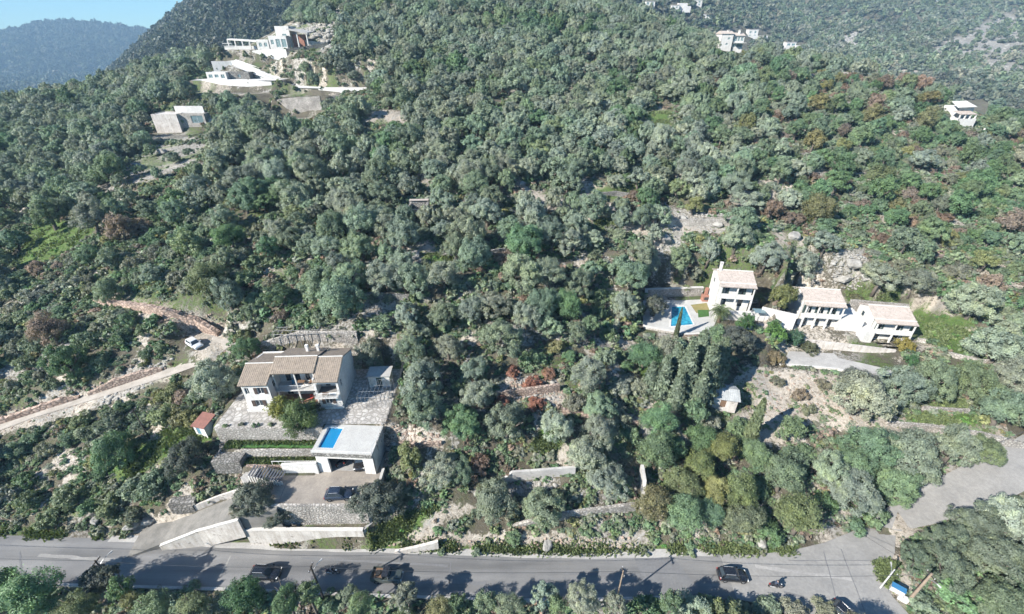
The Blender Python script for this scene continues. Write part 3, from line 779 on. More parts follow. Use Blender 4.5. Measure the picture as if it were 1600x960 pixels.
GREY = [(0.198, 0.235, 0.177), (0.219, 0.249, 0.198), (0.171, 0.214, 0.153), (0.202, 0.226, 0.183), (0.161, 0.214, 0.143)]
GREENS = [(0.113, 0.181, 0.089), (0.135, 0.186, 0.103), (0.097, 0.162, 0.086), (0.153, 0.189, 0.103), (0.119, 0.178, 0.108)]
YELLOW = [(.185, .19, .085), (.165, .18, .085), (.175, .168, .085)]
RUST = [(0.221, 0.165, 0.133), (0.189, 0.14, 0.109), (0.242, 0.18, 0.147), (0.179, 0.14, 0.114)]
SCRUB = [(0.154, 0.185, 0.127), (0.182, 0.198, 0.149), (0.141, 0.183, 0.116), (0.198, 0.205, 0.163), (0.121, 0.174, 0.101)]
def pick(g, *lists):
    t = g.choice(g.choice(lists)); k = g.uniform(.85, 1.3); j = g.uniform(.94, 1.06)
    return (t[0] * k * j, t[1] * k, t[2] * k / j)

# species: olive, shrub, broad
def size_of(kind, g, py):
    if kind == 'olive': return g.triangular(2.2, 5.0, 3.6)
    if kind == 'broad': return g.uniform(2.2, 3.8)
    return g.uniform(1.3, 2.7)
LIFT = {'olive': .84, 'broad': 1.05, 'shrub': .35}
def tint_of(kind, px, py, g):
    u = float(np.clip(.25 + 1.0 * (vnoise(px, py * 1.6, 55, 77) - .25) + g.uniform(-.28, .28), 0, .999))
    if kind == 'olive': return pick(g, GREY) if u < .86 else pick(g, GREENS)
    if kind == 'broad':
        return pick(g, GREENS) if u < .6 else (pick(g, YELLOW) if u < .72 else (pick(g, RUST) if u < .8 else pick(g, SCRUB)))
    if px > 1050 and py < 480: return pick(g, GREENS) if u < .42 else (pick(g, SCRUB) if u < .74 else (pick(g, RUST) if u < .92 else pick(g, YELLOW)))
    return pick(g, SCRUB) if u < .6 else (pick(g, GREENS) if u < .86 else (pick(g, RUST) if u < .95 else pick(g, YELLOW)))
def kind_at(px, py, g):
    u = g.random()
    if py > 890: return 'broad' if u < .55 else ('shrub' if u < .85 else 'olive')
    if px > 1360 and py > 740: return 'olive' if u < .45 else ('shrub' if u < .8 else 'broad')
    if px > 985 and py > 640: return 'broad' if u < .5 else ('shrub' if u < .8 else 'olive')
    if px > 1060 and py < 480:
        a = min(1, (px - 1060) / 220) * (1 if py > 120 else .6)
        return 'shrub' if u < .72 * a else ('broad' if u < .92 * a else 'olive')
    if px < 430 and py > 330:
        return 'shrub' if u < .8 else ('olive' if u < .93 else 'broad')
    if px < 560 and py > 380: return 'shrub' if u < .45 else 'olive'
    if 830 < px < 1010 and py > 440: return 'shrub' if u < .4 else ('broad' if u < .6 else 'olive')
    return 'olive' if u < .88 else 'shrub'
PLANTS = []       # kind, X, Y, r, tint, px, py, listed note
_cell = {}
def _free(X, Y, r, k):
    ci, cj = int(X // 6), int(Y // 6)
    for i in range(ci - 2, ci + 3):
        for j in range(cj - 2, cj + 3):
            for (x, y, rr) in _cell.get((i, j), ()):
                if (x - X) ** 2 + (y - Y) ** 2 < (k * (r + rr)) ** 2: return False
    return True
def _put(kind, X, Y, r, tint, px, py, note=None):
    PLANTS.append((kind, X, Y, r, tint, px, py, note)); _cell.setdefault((int(X // 6), int(Y // 6)), []).append((X, Y, r))
EXTRA = {}
def listed(kind, px, py, w, tint=None, note=None):
    """a plant singled out on the photograph: crown centre and width there"""
    g = rnd; r = 3.0 if kind != 'shrub' else 1.6; up = 4.2 if (py > 885 and px < 1080 and kind != 'shrub') else 0
    for _ in range(4):
        p = hit(px, py, r * LIFT[kind] + up)
        if p is None: return
        D = p.y * CP + (CAM_Z - p.z - r * LIFT[kind] - up) * SP
        r = w / 2 / FOC * D
    EXTRA[(p.x, p.y)] = up
    _put(kind, p.x, p.y, r, tint or tint_of(kind, px, py, g), px, py, note)
G1 = (.1, .115, .092)
for a in (('olive', 398, 782, 58, G1, 'at the foot of the slatted stair beside the driveway'), ('olive', 438, 804, 50, G1, 'hanging over the ledge of the white retaining walls'), ('olive', 590, 782, 78, (.105, .12, .1), 'beside the dark hatchback, at the corner of the retaining walls'),
          ('olive', 290, 715, 74, (.07, .082, .066), 'below the red-roofed shed, left of the stone steps'), ('olive', 578, 556, 56, None, 'leaning over the right end of the villa roof'), ('olive', 640, 550, 52), ('olive', 700, 545, 50), ('olive', 662, 640, 74, None, 'right of the villa fence beside the dirt path'),
          ('olive', 722, 662, 62), ('olive', 790, 662, 78), ('olive', 868, 668, 60), ('olive', 690, 735, 60), ('olive', 770, 785, 84, None, 'below the long concrete terrace wall'), ('olive', 850, 795, 74), ('olive', 950, 752, 74, None, 'between the two concrete terrace walls'), ('broad', 640, 718, 46),
          ('olive', 1342, 598, 62, (.11, .12, .105), 'alone below the white forecourt wall'), ('olive', 1405, 605, 76), ('olive', 1462, 598, 70), ('olive', 1525, 600, 70), ('olive', 1572, 640, 84), ('olive', 1560, 545, 80), ('olive', 1590, 590, 70),
          ('olive', 335, 595, 70), ('olive', 385, 545, 50), ('shrub', 255, 650, 46), ('shrub', 300, 655, 40), ('olive', 20, 375, 46, None, 'standing on the grass terrace at the left edge'), ('olive', 75, 335, 62), ('olive', 140, 340, 60),
          ('broad', 1222, 468, 42, (.14, .15, .06), 'round and rust-tipped, between the two white houses'), ('shrub', 1415, 541, 30, (.2, .17, .05), 'yellow, at the corner of the lower white house'), ('shrub', 1425, 565, 26, (.05, .11, .045), 'dark green and round, below the yellow bush'), ('shrub', 1210, 520, 36, (.09, .17, .05), 'bright green, at the corner of the tiled lean-to'), ('shrub', 1240, 530, 34, (.05, .1, .06)), ('shrub', 1265, 545, 26, (.09, .1, .06)), ('shrub', 1340, 468, 24, (.12, .12, .07)),
          ('shrub', 1210, 560, 34, (.16, .13, .08)), ('olive', 1025, 480, 40, (.1, .11, .09), 'inside the pool terrace, left of the pool'), ('olive', 1150, 530, 56, (.08, .09, .08), 'dark, in front of the tiled lean-to'), ('broad', 1120, 525, 40), ('broad', 1165, 505, 34, (.06, .12, .045)),
          ('broad', 440, 640, 46, (.17, .175, .045), 'yellow-green, in front of the villa porch'), ('broad', 468, 652, 58, (.09, .13, .05), 'green, on the patio between the villa and the pool'), ('shrub', 490, 636, 30, (.14, .13, .1)),
          ('broad', 1020, 790, 66, (.165, .155, .085), 'rust and green, right of the tall concrete wall'), ('broad', 1095, 730, 60, (.165, .195, .085)), ('broad', 1155, 770, 70, (.15, .185, .085)), ('broad', 1225, 745, 64), ('broad', 1250, 806, 86, (.155, .185, .09), 'large and leafy, over the junction'), ('broad', 1130, 700, 60, (.18, .195, .08)), ('broad', 1160, 810, 60), ('broad', 1070, 800, 70),
          ('olive', 1300, 735, 70), ('olive', 1360, 700, 80), ('olive', 1420, 710, 84), ('olive', 1490, 700, 84), ('olive', 1540, 705, 60), ('olive', 1330, 765, 74), ('olive', 1400, 760, 70), ('shrub', 1365, 805, 50), ('shrub', 1335, 822, 36),
          ('olive', 1478, 848, 70, (.12, .15, .105)), ('olive', 1530, 822, 80, (.125, .15, .11)), ('olive', 1430, 872, 56, (.11, .145, .1)), ('olive', 1480, 885, 74, (.125, .155, .11)), ('olive', 1550, 870, 84, (.13, .155, .11)), ('olive', 1590, 800, 56, (.12, .15, .1)), ('shrub', 1440, 945, 50), ('shrub', 1500, 930, 60), ('olive', 1560, 940, 76, (.125, .16, .1)), ('shrub', 1290, 955, 40)):
    listed(*a)
for a in (('broad', 45, 934, 96), ('olive', 150, 905, 46, (.07, .08, .07)), ('broad', 188, 922, 40), ('broad', 120, 950, 60), ('broad', 240, 950, 60), ('broad', 300, 955, 56), ('broad', 385, 930, 60, (.055, .11, .05), 'dark green and conical, below the parked black car'), ('broad', 445, 938, 54), ('broad', 480, 925, 44), ('broad', 560, 950, 50), ('olive', 632, 932, 46), ('broad', 690, 955, 50), ('broad', 760, 944, 44), ('broad', 795, 950, 50),
          ('olive', 850, 932, 46), ('olive', 912, 938, 52), ('olive', 962, 945, 44), ('broad', 1048, 942, 44), ('broad', 1105, 950, 40), ('shrub', 1150, 948, 44), ('shrub', 1200, 952, 44), ('shrub', 1240, 955, 44), ('shrub', 340, 945, 40), ('shrub', 1010, 950, 44), ('shrub', 715, 948, 40), ('shrub', 520, 940, 36), ('olive', 236, 236, 20), ('olive', 268, 248, 22), ('olive', 294, 238, 20), ('olive', 215, 266, 22), ('olive', 246, 272, 22), ('olive', 184, 285, 22), ('olive', 634, 338, 44), ('shrub', 800, 582, 30, (.26, .13, .095), 'at the left of the rust-red brambles above the broken terrace wall'), ('shrub', 832, 600, 32, (.27, .125, .09), 'in the middle of the rust-red brambles'), ('shrub', 858, 584, 28, (.24, .14, .1), 'at the upper right of the rust-red brambles'), ('shrub', 785, 628, 26, (.25, .12, .09), 'below the left end of the broken terrace wall'), ('shrub', 838, 632, 30, (.27, .13, .095), 'below the middle of the broken terrace wall'), ('shrub', 1250, 618, 26, (.2, .16, .12), 'alone on the upper part of the bare earth bank'), ('shrub', 1215, 598, 24, (.15, .15, .11), 'at the left of the bare earth bank'), ('shrub', 1285, 600, 24, (.17, .16, .12), 'near the forecourt wall on the bare earth bank'), ('shrub', 1265, 640, 26, (.16, .17, .11), 'at the foot of the bare earth bank'), ('olive', 1062, 404, 52), ('olive', 1108, 394, 46), ('olive', 1152, 372, 50), ('olive', 1196, 402, 56), ('olive', 1252, 412, 62, None, 'large, just above the roof of the middle white house'), ('olive', 1012, 408, 50), ('olive', 1085, 424, 34), ('olive', 1022, 366, 34), ('olive', 1376, 432, 60), ('olive', 1290, 380, 50), ('olive', 1430, 440, 50), ('shrub', 10, 915, 30), ('broad', -30, 930, 80), ('olive', 172, 900, 40, (.09, .1, .08)), ('broad', 205, 938, 36), ('olive', 545, 935, 40), ('broad', 870, 945, 36)):
    listed(*a)
def fill():
    g = random.Random(21)
    n_c = 26000
    xs = rng.uniform(-260, 270, n_c); ys = rng.uniform(22, 345, n_c)
    keep = rng.random(n_c) < 1.0
    zs = zt(xs, ys)
    for X, Y, Zg in zip(xs, ys, zs):
        D = Y * CP + (CAM_Z - Zg - 3) * SP
        px, py = proj(X, Y, Zg + 2.5)
        if px < -90 or px > 1690 or py < -70 or py > 1010: continue
        kind = kind_at(px, py, g)
        r = size_of(kind, g, py)
        cx, cy = proj(X, Y, Zg + r * LIFT[kind])
        k = .54 if kind != 'shrub' else .55
        if 545 < cx < 1150 and 280 < cy < 640: k = .64
        if not _free(X, Y, r, k): continue
        if blocked(cx, cy, r * FOC / D): continue
        _put(kind, X, Y, r, tint_of(kind, cx, cy, g), cx, cy)
fill()

# ---------------------------------------------------------------- build them: the largest in view as single plants, the rest as one mass per kind
def region(px, py):
    if py > 885 and px < 1270: return 'in the row below the seaward kerb of the coast road'
    if px > 1340 and py > 720: return 'in the thicket right of the junction'
    if px > 985 and py > 630: return 'in the wood between the junction and the bare earth bank'
    if px > 1180 and py > 430: return 'around the white houses on the right'
    if px > 1060 and py < 470: return 'on the scrubby slope above the right-hand houses'
    if px < 430 and py > 680: return 'on the slope between the dirt track and the coast road'
    if px < 400 and py > 500: return 'along the dirt track on the left'
    if px < 420 and py > 260: return 'on the slope above the dirt track'
    if px < 420: return 'below the white villas on the upper left'
    if py > 690: return 'on the terraces just above the coast road'
    if py > 520: return 'on the terraces between the villa and the cypress group'
    if py > 300: return 'in the open grove in the middle of the hill'
    return 'in the dense grove near the top of the hill'
LAND = [(465, 600, 'the villa with the rooftop pool'), (540, 705, 'the garage'), (338, 650, 'the red-roofed shed'), (305, 537, 'the parked white car'), (120, 630, 'the bend of the dirt track'), (656, 320, 'the stone ruin'), (1095, 350, 'the rocky clearing'), (1148, 455, 'the tall-chimneyed house'), (1285, 485, 'the middle white house'), (1395, 505, 'the lowest white house'), (1330, 420, 'the white scree'), (1075, 590, 'the cypress group'), (1130, 612, 'the grey-roofed hut'), (1182, 655, 'the lone cypress'), (1280, 562, 'the concrete forecourt'), (1330, 880, 'the road junction'), (1400, 922, 'the notice box'), (1560, 745, 'the side road'), (850, 735, 'the concrete terrace wall'), (930, 802, 'the rubble terrace wall'), (650, 852, 'the short roadside wall'), (320, 812, 'the driveway'), (275, 190, 'the stone villa'), (440, 65, 'the hill villa'), (345, 120, 'the terrace villa'), (465, 168, 'the curved beige wall'), (1147, 65, 'the ridge house'), (1508, 175, 'the far slope house'), (80, 380, 'the grass terrace'), (225, 662, 'the slope pole'), (1480, 650, 'the vegetable plots'), (830, 605, 'the rust-red brambles'), (418, 893, 'the left black car'), (606, 900, 'the open off-roader'), (150, 880, 'the leftmost roadside pole'), (974, 910, 'the pale roadside pole'), (1143, 896, 'the right black car'), (220, 255, 'the rocky slope'), (245, 480, 'the stony bank'), (950, 300, 'the upper grass strip'), (600, 182, 'the rust stone bank'), (1035, 182, 'the small grass clearing'), (1240, 372, 'the bare pale rock'), (1590, 330, 'the right picture edge'), (1590, 520, 'the right end of the forecourt'), (1190, 150, 'the hollow under the ridge house'), (1420, 250, 'the upper middle of the scrubby slope'), (1380, 120, 'the far track wall'), (5, 300, 'the left picture edge')]
ORD = ['nearest', 'second nearest', 'third nearest', 'fourth nearest', 'fifth nearest', 'sixth nearest', 'seventh nearest', 'eighth nearest', 'ninth nearest', 'tenth nearest', 'eleventh nearest', 'twelfth nearest', 'thirteenth nearest', 'fourteenth nearest', 'fifteenth nearest', 'sixteenth nearest', 'seventeenth nearest', 'eighteenth nearest', 'nineteenth nearest', 'twentieth nearest']
SEEN = {}
def place(px, py):
    L = min(LAND, key=lambda l: math.hypot(l[0] - px, (l[1] - py) * 1.2)); dx, dy = px - L[0], py - L[1]; d = math.hypot(dx, dy)
    if abs(dx) > 2 * abs(dy): w = 'right of' if dx > 0 else 'left of'
    elif abs(dy) > 2 * abs(dx): w = 'below' if dy > 0 else 'above'
    else: w = ('below' if dy > 0 else 'above') + (' right of' if dx > 0 else ' left of')
    return w + ' ' + L[2], d
def look(t):
    r, g, b_ = t
    if r > g * 1.08: return 'rust-brown'
    if r > .125 and b_ < r * .55: return 'yellow-green'
    if g > r * 1.3: return 'bright green'
    if g < .09: return 'dark grey-green'
    return 'silvery grey-green'
NAMES = {'olive': ('olive_tree', 'olive tree', 'olive tree', 'crown', 'trunk'), 'broad': ('broadleaf_tree', 'broadleaf tree', 'tree', 'crown', 'trunk'), 'shrub': ('shrub', 'shrub', 'shrub', 'foliage', None)}
SRC = {}
REST = []
def plant(kind, X, Y, r, tint, px, py, note):
    nm, word, cat, cn, tn = NAMES[kind]
    k = rnd.randrange({'olive': N_OL, 'broad': N_BR, 'shrub': N_SH}[kind])
    z = float(zt(X, Y))
    rz = rnd.uniform(0, 6.283)
    if note: lab, grp = f'{look(tint)} {word} {note}', None
    else: lab, grp = LABELS.get((X, Y), (f'{look(tint)} {word} {region(px, py)}', f'{look(tint)} {word}s {region(px, py)}'))
    if kind == 'shrub':
        o = mobj(nm, SH[k]); o.location = (X, Y, z + r * .22); o.rotation_euler = (rnd.uniform(-.1, .1), rnd.uniform(-.1, .1), rz)
        s = r; o.scale = (s * rnd.uniform(.9, 1.15), s * rnd.uniform(.9, 1.15), s * rnd.uniform(.85, 1.2)); o['tint'] = tint
        tag(o, lab, cat, grp); SRC.setdefault((kind, k), o); return
    e = empty(nm, (X, Y, z), rz, lab, cat, grp)
    up = EXTRA.get((X, Y), 0)
    big = r * FOC / (Y * CP + (CAM_Z - z) * SP) > 23
    c = mobj(cn, ((OLN if kind == 'olive' else BRN)[k % 5] if big else (OL if kind == 'olive' else BR)[k]), e, (0, 0, r * LIFT[kind] + up)); c.scale = (r * rnd.uniform(.8, 1.2), r * rnd.uniform(.8, 1.2), r * rnd.uniform(.8, 1.2)); c.rotation_euler = (rnd.uniform(-.25, .25), rnd.uniform(-.25, .25), 0); c['tint'] = tint
    t = mobj(tn, (OT if kind == 'olive' else BT)[k], e); t.scale = (r, r, r + up * .9)
    if not big: SRC.setdefault((kind, k), c)
for kind in ('olive', 'broad', 'shrub'):
    L = [p for p in PLANTS if p[0] == kind]
    L.sort(key=lambda p: (p[7] is None, -p[3] / (p[2] * CP + (CAM_Z - float(zt(p[1], p[2]))) * SP) * (1 if (-20 < p[5] < 1620 and -20 < p[6] < 985) else .2)))
    LABELS = {}; bk = {}
    for p in L[:298]:
        if p[7] is None and -5 < p[5] < 1605 and -5 < p[6] < 965:
            w, d = place(p[5], p[6]); bk.setdefault((look(p[4]), w), []).append((d, p))
    for (lk, w), v in bk.items():
        v.sort(key=lambda t: t[0])
        for i_, (d, p) in enumerate(v[:20]): LABELS[(p[1], p[2])] = (f'{lk} {NAMES[kind][1]} {w}' if len(v) == 1 else f'{ORD[i_]} {lk} {NAMES[kind][1]} {w}', f'{NAMES[kind][1]}s {region(p[5], p[6])}')
    for p in L[:298]: plant(*p)
    REST += L[298:]
print('PLANTS', len(PLANTS), {k: sum(p[0] == k for p in PLANTS) for k in NAMES}, 'rest', len(REST))

def mass(name, label, cat, pts, meshes):
    """one mass of countless plants: points carrying copies of the crowns; pts rows: x,y,z,sx,sz,rot,variant,r,g,b"""
    A = np.array(pts, float)
    me = bpy.data.meshes.new(name); me.vertices.add(len(A)); me.vertices.foreach_set('co', A[:, :3].astype(np.float32).ravel())
    for nm, typ, data in (('size', 'FLOAT_VECTOR', A[:, [3, 3, 4]] * rng.uniform(.8, 1.25, (len(A), 3))), ('turn', 'FLOAT', A[:, 5])):
        at = me.attributes.new(nm, typ, 'POINT'); at.data.foreach_set('vector' if typ == 'FLOAT_VECTOR' else 'value', data.astype(np.float32).ravel())
    at = me.attributes.new('variant', 'INT', 'POINT'); at.data.foreach_set('value', A[:, 6].astype(np.int32))
    at = me.attributes.new('tint', 'FLOAT_COLOR', 'POINT'); at.data.foreach_set('color', np.c_[A[:, 7:10], np.ones(len(A))].astype(np.float32).ravel())
    o = mobj(name, me)
    ng = bpy.data.node_groups.new(name, 'GeometryNodeTree')
    ng.interface.new_socket('Geometry', in_out='INPUT', socket_type='NodeSocketGeometry'); ng.interface.new_socket('Geometry', in_out='OUTPUT', socket_type='NodeSocketGeometry')
    gi = ng.nodes.new('NodeGroupInput'); go = ng.nodes.new('NodeGroupOutput'); jn = ng.nodes.new('GeometryNodeJoinGeometry')
    def attr(nm, typ):
        n = ng.nodes.new('GeometryNodeInputNamedAttribute'); n.data_type = typ; n.inputs['Name'].default_value = nm; return n.outputs[0]
    sz = attr('size', 'FLOAT_VECTOR'); tr = attr('turn', 'FLOAT'); va = attr('variant', 'INT')
    cx = ng.nodes.new('ShaderNodeCombineXYZ'); ng.links.new(tr, cx.inputs[2])
    for k, src in enumerate(meshes):
        cmp_ = ng.nodes.new('FunctionNodeCompare'); cmp_.data_type = 'INT'; cmp_.operation = 'EQUAL'
        ng.links.new(va, cmp_.inputs[2]); cmp_.inputs[3].default_value = k
        ob = ng.nodes.new('GeometryNodeObjectInfo'); ob.transform_space = 'ORIGINAL'; ob.inputs['Object'].default_value = src; ob.inputs['As Instance'].default_value = False
        ip = ng.nodes.new('GeometryNodeInstanceOnPoints')
        ng.links.new(gi.outputs[0], ip.inputs['Points']); ng.links.new(cmp_.outputs[0], ip.inputs['Selection']); ng.links.new(ob.outputs['Geometry'], ip.inputs['Instance'])
        ng.links.new(cx.outputs[0], ip.inputs['Rotation']); ng.links.new(sz, ip.inputs['Scale'])
        ng.links.new(ip.outputs[0], jn.inputs[0])
    ng.links.new(jn.outputs[0], go.inputs[0])
    md = o.modifiers.new('copies', 'NODES'); md.node_group = ng
    return tag(o, label, cat, kind='stuff')
for kind, nm, lab, nk in (('olive', 'olive_grove', 'dense grey-green olive grove covering the upper hill', N_OL), ('shrub', 'scrub', 'low green and rust-brown scrub between the trees', N_SH), ('broad', 'wood', 'mixed green trees among the scrub', N_BR)):
    L = [p for p in REST if p[0] == kind]
    srcs = [SRC[(kind, k)] for k in range(nk) if (kind, k) in SRC]
    if not L: continue
    pts = []
    for (_, X, Y, r, t, px, py, _n2) in L:
        pts.append((X, Y, float(zt(X, Y)) + r * (LIFT[kind] if kind != 'shrub' else .22), r * rnd.uniform(.92, 1.1), r * rnd.uniform(.88, 1.15), rnd.uniform(0, 6.28), rnd.randrange(len(srcs)), *t))
    mass(nm, lab, 'grove' if kind == 'olive' else ('scrub' if kind == 'shrub' else 'wood'), pts, srcs)
# undergrowth filling the gaps under the trees
BUSH = []
for k, (x, y) in enumerate(((690, 862), (745, 866), (1010, 862), (1080, 866), (1190, 860))):
    p = hit(x, y); o = mobj('bush', BU[k]); o.location = (p.x, p.y, p.z + .15); o.scale = (.9, .9, .8); o['tint'] = pick(rnd, SCRUB); BUSH.append(o)
    tag(o, ['small dark bush at the right end of the roadside wall', 'small bush on the verge below the rubble terrace wall', 'small bush on the verge left of the asphalt patch', 'small bush on the verge behind the right-hand black car', 'small bush on the verge left of the junction'][k], 'bush')
for k, x in enumerate((-44.6, -42.2, -39.9, -37.6, -35.2, -32.4)):
    o = mobj('bush', BU[k % 5]); o.location = (x, 50.35 + .2 * (k % 2), 12.3); o.scale = (.62, .5, .5 + .12 * (k % 3)); o['tint'] = pick(rnd, SCRUB if k % 2 else GREENS)
    tag(o, ['leftmost', 'second from the left', 'third from the left', 'third from the right', 'second from the right', 'rightmost'][k] + ' of the low bushes along the front edge of the villa patio', 'bush', 'low bushes on the patio edge')
def undergrowth():
    g = random.Random(5); pts = []
    n_c = 70000
    ys = 24 + 236 * rng.random(n_c) ** 1.6
    xs = rng.uniform(-1, 1, n_c) * (95 + ys * .55); zs = zt(xs, ys)
    D = ys * CP + (CAM_Z - zs) * SP
    px = 800 + FOC * xs / D; py = 480 - FOC * (ys * SP - (CAM_Z - zs) * CP) / D
    ok = (px > -30) & (px < 1630) & (py < 985) & ~inside(px, py, EXCL[0])
    for P, k_, f_ in PADS:
        lo = P.min(0) - 1; hi = P.max(0) + 1
        m_ = (xs > lo[0]) & (xs < hi[0]) & (ys > lo[1]) & (ys < hi[1])
        ok[m_] &= ~(inside(xs[m_], ys[m_], P) | (seg_dist(xs[m_], ys[m_], P) < .7))
    bare = near_poly(px, py, BARE, 8) > .5; rock = near_poly(px, py, ROCK, 6) > .5; grs = near_poly(px, py, GRASS, 4) > .5
    clump = vnoise(xs, ys, 6, 41) * .6 + vnoise(xs, ys, 2, 42) * .4
    dens = np.where(bare, np.where(px > 1150, .6, .22), np.where(rock, .2, np.where(grs, .13, .95))) * np.clip((clump - .22) * 3, .12, 1)
    op = inside(px, py, OPEN[0]); dens = np.where(op & ~bare & ~rock & ~grs, dens * .85, dens)
    ok &= rng.random(n_c) < dens
    small = bare | rock | grs
    for i in np.where(ok)[0]:
        r = g.triangular(.25, 1.25, .55) * (.6 if small[i] else (1 if ys[i] < 70 else 1.5))
        u = g.random()
        if grs[i]: t = pick(g, [(.09, .19, .05), (.11, .2, .06), (.14, .19, .07)])
        else: t = pick(g, SCRUB) if u < .55 else (pick(g, GREENS) if u < .86 else (pick(g, RUST) if u < .94 else pick(g, YELLOW)))
        pts.append((xs[i], ys[i], zs[i] + .05 * r, r, r * g.uniform(.6, 1.15), g.uniform(0, 6.28), g.randrange(len(BUSH)), *t))
    x2 = rng.uniform(-170, -50, 5000); y2 = rng.uniform(150, 285, 5000); z2 = zt(x2, y2)
    k2 = np.ones(5000, bool)
    for P, k_, f_ in PADS: k2 &= ~inside(x2, y2, P)
    D2 = y2 * CP + (CAM_Z - z2) * SP; k2 &= ~masked(800 + FOC * x2 / D2, 480 - FOC * (y2 * SP - (CAM_Z - z2 - 1.5) * CP) / D2)
    for i in np.where(k2)[0]:
        r = g.uniform(.7, 1.7); pts.append((x2[i], y2[i], z2[i], r, r, g.uniform(0, 6.28), g.randrange(len(BUSH)), *pick(g, SCRUB)))
    print('undergrowth', len(pts))
    mass('undergrowth', 'low bushes and brambles covering the ground between the trees', 'undergrowth', pts, BUSH)
undergrowth()

# ---------------------------------------------------------------- far woods
def far_wood(name, label, box, n, rr, tints, test, srcs, minD=250):
    g = random.Random(len(name)); pts = []
    xs = rng.uniform(box[0], box[1], n); ys = rng.uniform(box[2], box[3], n); zs = z_ground(xs, ys) if False else zt(xs, ys)
    D = ys * CP + (CAM_Z - zs) * SP
    px = 800 + FOC * xs / D; py = 480 - FOC * (ys * SP - (CAM_Z - zs) * CP) / D
    ok = (px > -60) & (px < 1660) & (py > -40) & (D > minD) & test(xs, ys, zs, px, py)
    for i in np.where(ok)[0]:
        u_ = vnoise(xs[i], ys[i], 90, 61) * .6 + vnoise(xs[i], ys[i], 28, 62) * .4
        if u_ < .3 and g.random() < .5: continue
        r = rr[0] * .75 + (rr[1] * 1.2 - rr[0] * .75) * g.random() ** 1.7; t = pick(g, tints); k_ = .7 + .7 * u_; t = (t[0] * k_, t[1] * k_, t[2] * k_ * .97)
        pts.append((xs[i], ys[i], zs[i] + r * .45, r, r * g.uniform(.8, 1.2), g.uniform(0, 6.28), g.randrange(len(srcs)), *t))
    print(name, len(pts))
    return mass(name, label, 'wood', pts, srcs)
# source crowns for the far woods: four trees standing on the ridges
FS = []
for k, (X, Y) in enumerate(((-236, 262), (-214, 300), (186, 300), (214, 286))):
    e = empty('ridge_tree', (X, Y, float(zt(X, Y))), k, ['grey-green tree on the left ridge, nearer to the far valley', 'grey-green tree on the left ridge, nearer to the villas', 'grey-green tree just behind the right ridge, nearer to the ridge house', 'grey-green tree just behind the right ridge, nearer to the right edge'][k], 'tree', 'ridge trees on the left' if k < 2 else 'ridge trees on the right')
    c = mobj('crown', FAR[k], e, (0, 0, 4)); c.scale = (4, 4, 4); c['tint'] = (.1, .115, .09)
    t = mobj('trunk', OT[k], e); t.scale = (3.5, 3.5, 3.5)
    FS.append(c)
DARK = [(.075, .095, .065), (.09, .11, .075), (.06, .08, .06), (.1, .105, .08)]
far_wood('mountain_wood', 'dark green wood covering the mountain behind the villas', (-1150, 200, 480, 1500), 36000, (4.0, 7.5), [tuple(c * .7 for c in t) for t in DARK], lambda x, y, z, px, py: (px < 620) & (z > -110), FS)
far_wood('valley_wood', 'blue-green wood covering the far mountain', (-3600, -1200, 1250, 3250), 26000, (9, 17), DARK, lambda x, y, z, px, py: (px < 420) & (y > 1250), FS, 1100)
def _rgt(x, y, z, px, py):
    a = (px > 880) & ((x > 250) | (y > 330))
    rk = near_poly(px, py, [ROCK[4], ROCK[5]], 6) > .5
    a &= ~(rk & (rng.random(len(x)) < .8))
    for q in FARX: a &= ~inside(px, py - 3, q)
    return a
far_wood('far_hillside_wood', 'grey-green wood on the far hillside beyond the ridge on the right', (60, 1500, 250, 1500), 42000, (3.6, 6.2), [(.15, .17, .13), (.13, .155, .115), (.17, .175, .145), (.12, .16, .1), (.1, .13, .09)], _rgt, FS, 220)

# ---------------------------------------------------------------- cypresses
def cypress(px, py_base, h_px, w, label, tint=(.06, .085, .05), group=None):
    p = hit(px, py_base)
    D = p.y * CP + (CAM_Z - p.z) * SP
    h = h_px / FOC * D / .82
    e = empty('cypress_tree', p, rnd.uniform(0, 6), label, 'cypress', group)
    c = mobj('crown', CYP[rnd.randrange(4)], e); c.scale = (h * w, h * w, h); c['tint'] = tint
    t = mobj('trunk', CYT, e); t.scale = (h, h, h)
cypress(1168, 694, 76, .62, 'tall slim cypress standing alone below the bare earth bank', (.095, .115, .06))
cypress(1055, 530, 46, .38, 'thin young cypress in front of the pool', (.075, .09, .05))
_cy = sorted(((1030, 622, 66), (1045, 610, 72), (1062, 625, 88), (1078, 612, 92), (1092, 630, 90), (1104, 618, 82), (1116, 600, 70), (1052, 640, 60), (1084, 645, 66), (1012, 615, 50)))
for i, (x, y, h) in enumerate(_cy):
    cypress(x, y, h, 1.05, ['leftmost', 'second from the left', 'third from the left', 'fourth from the left', 'fifth from the left', 'fifth from the right', 'fourth from the right', 'third from the right', 'second from the right', 'rightmost'][i] + ' cypress of the dense grey-green group below the pool', (.1, .125, .085), 'dense cypress group below the pool')
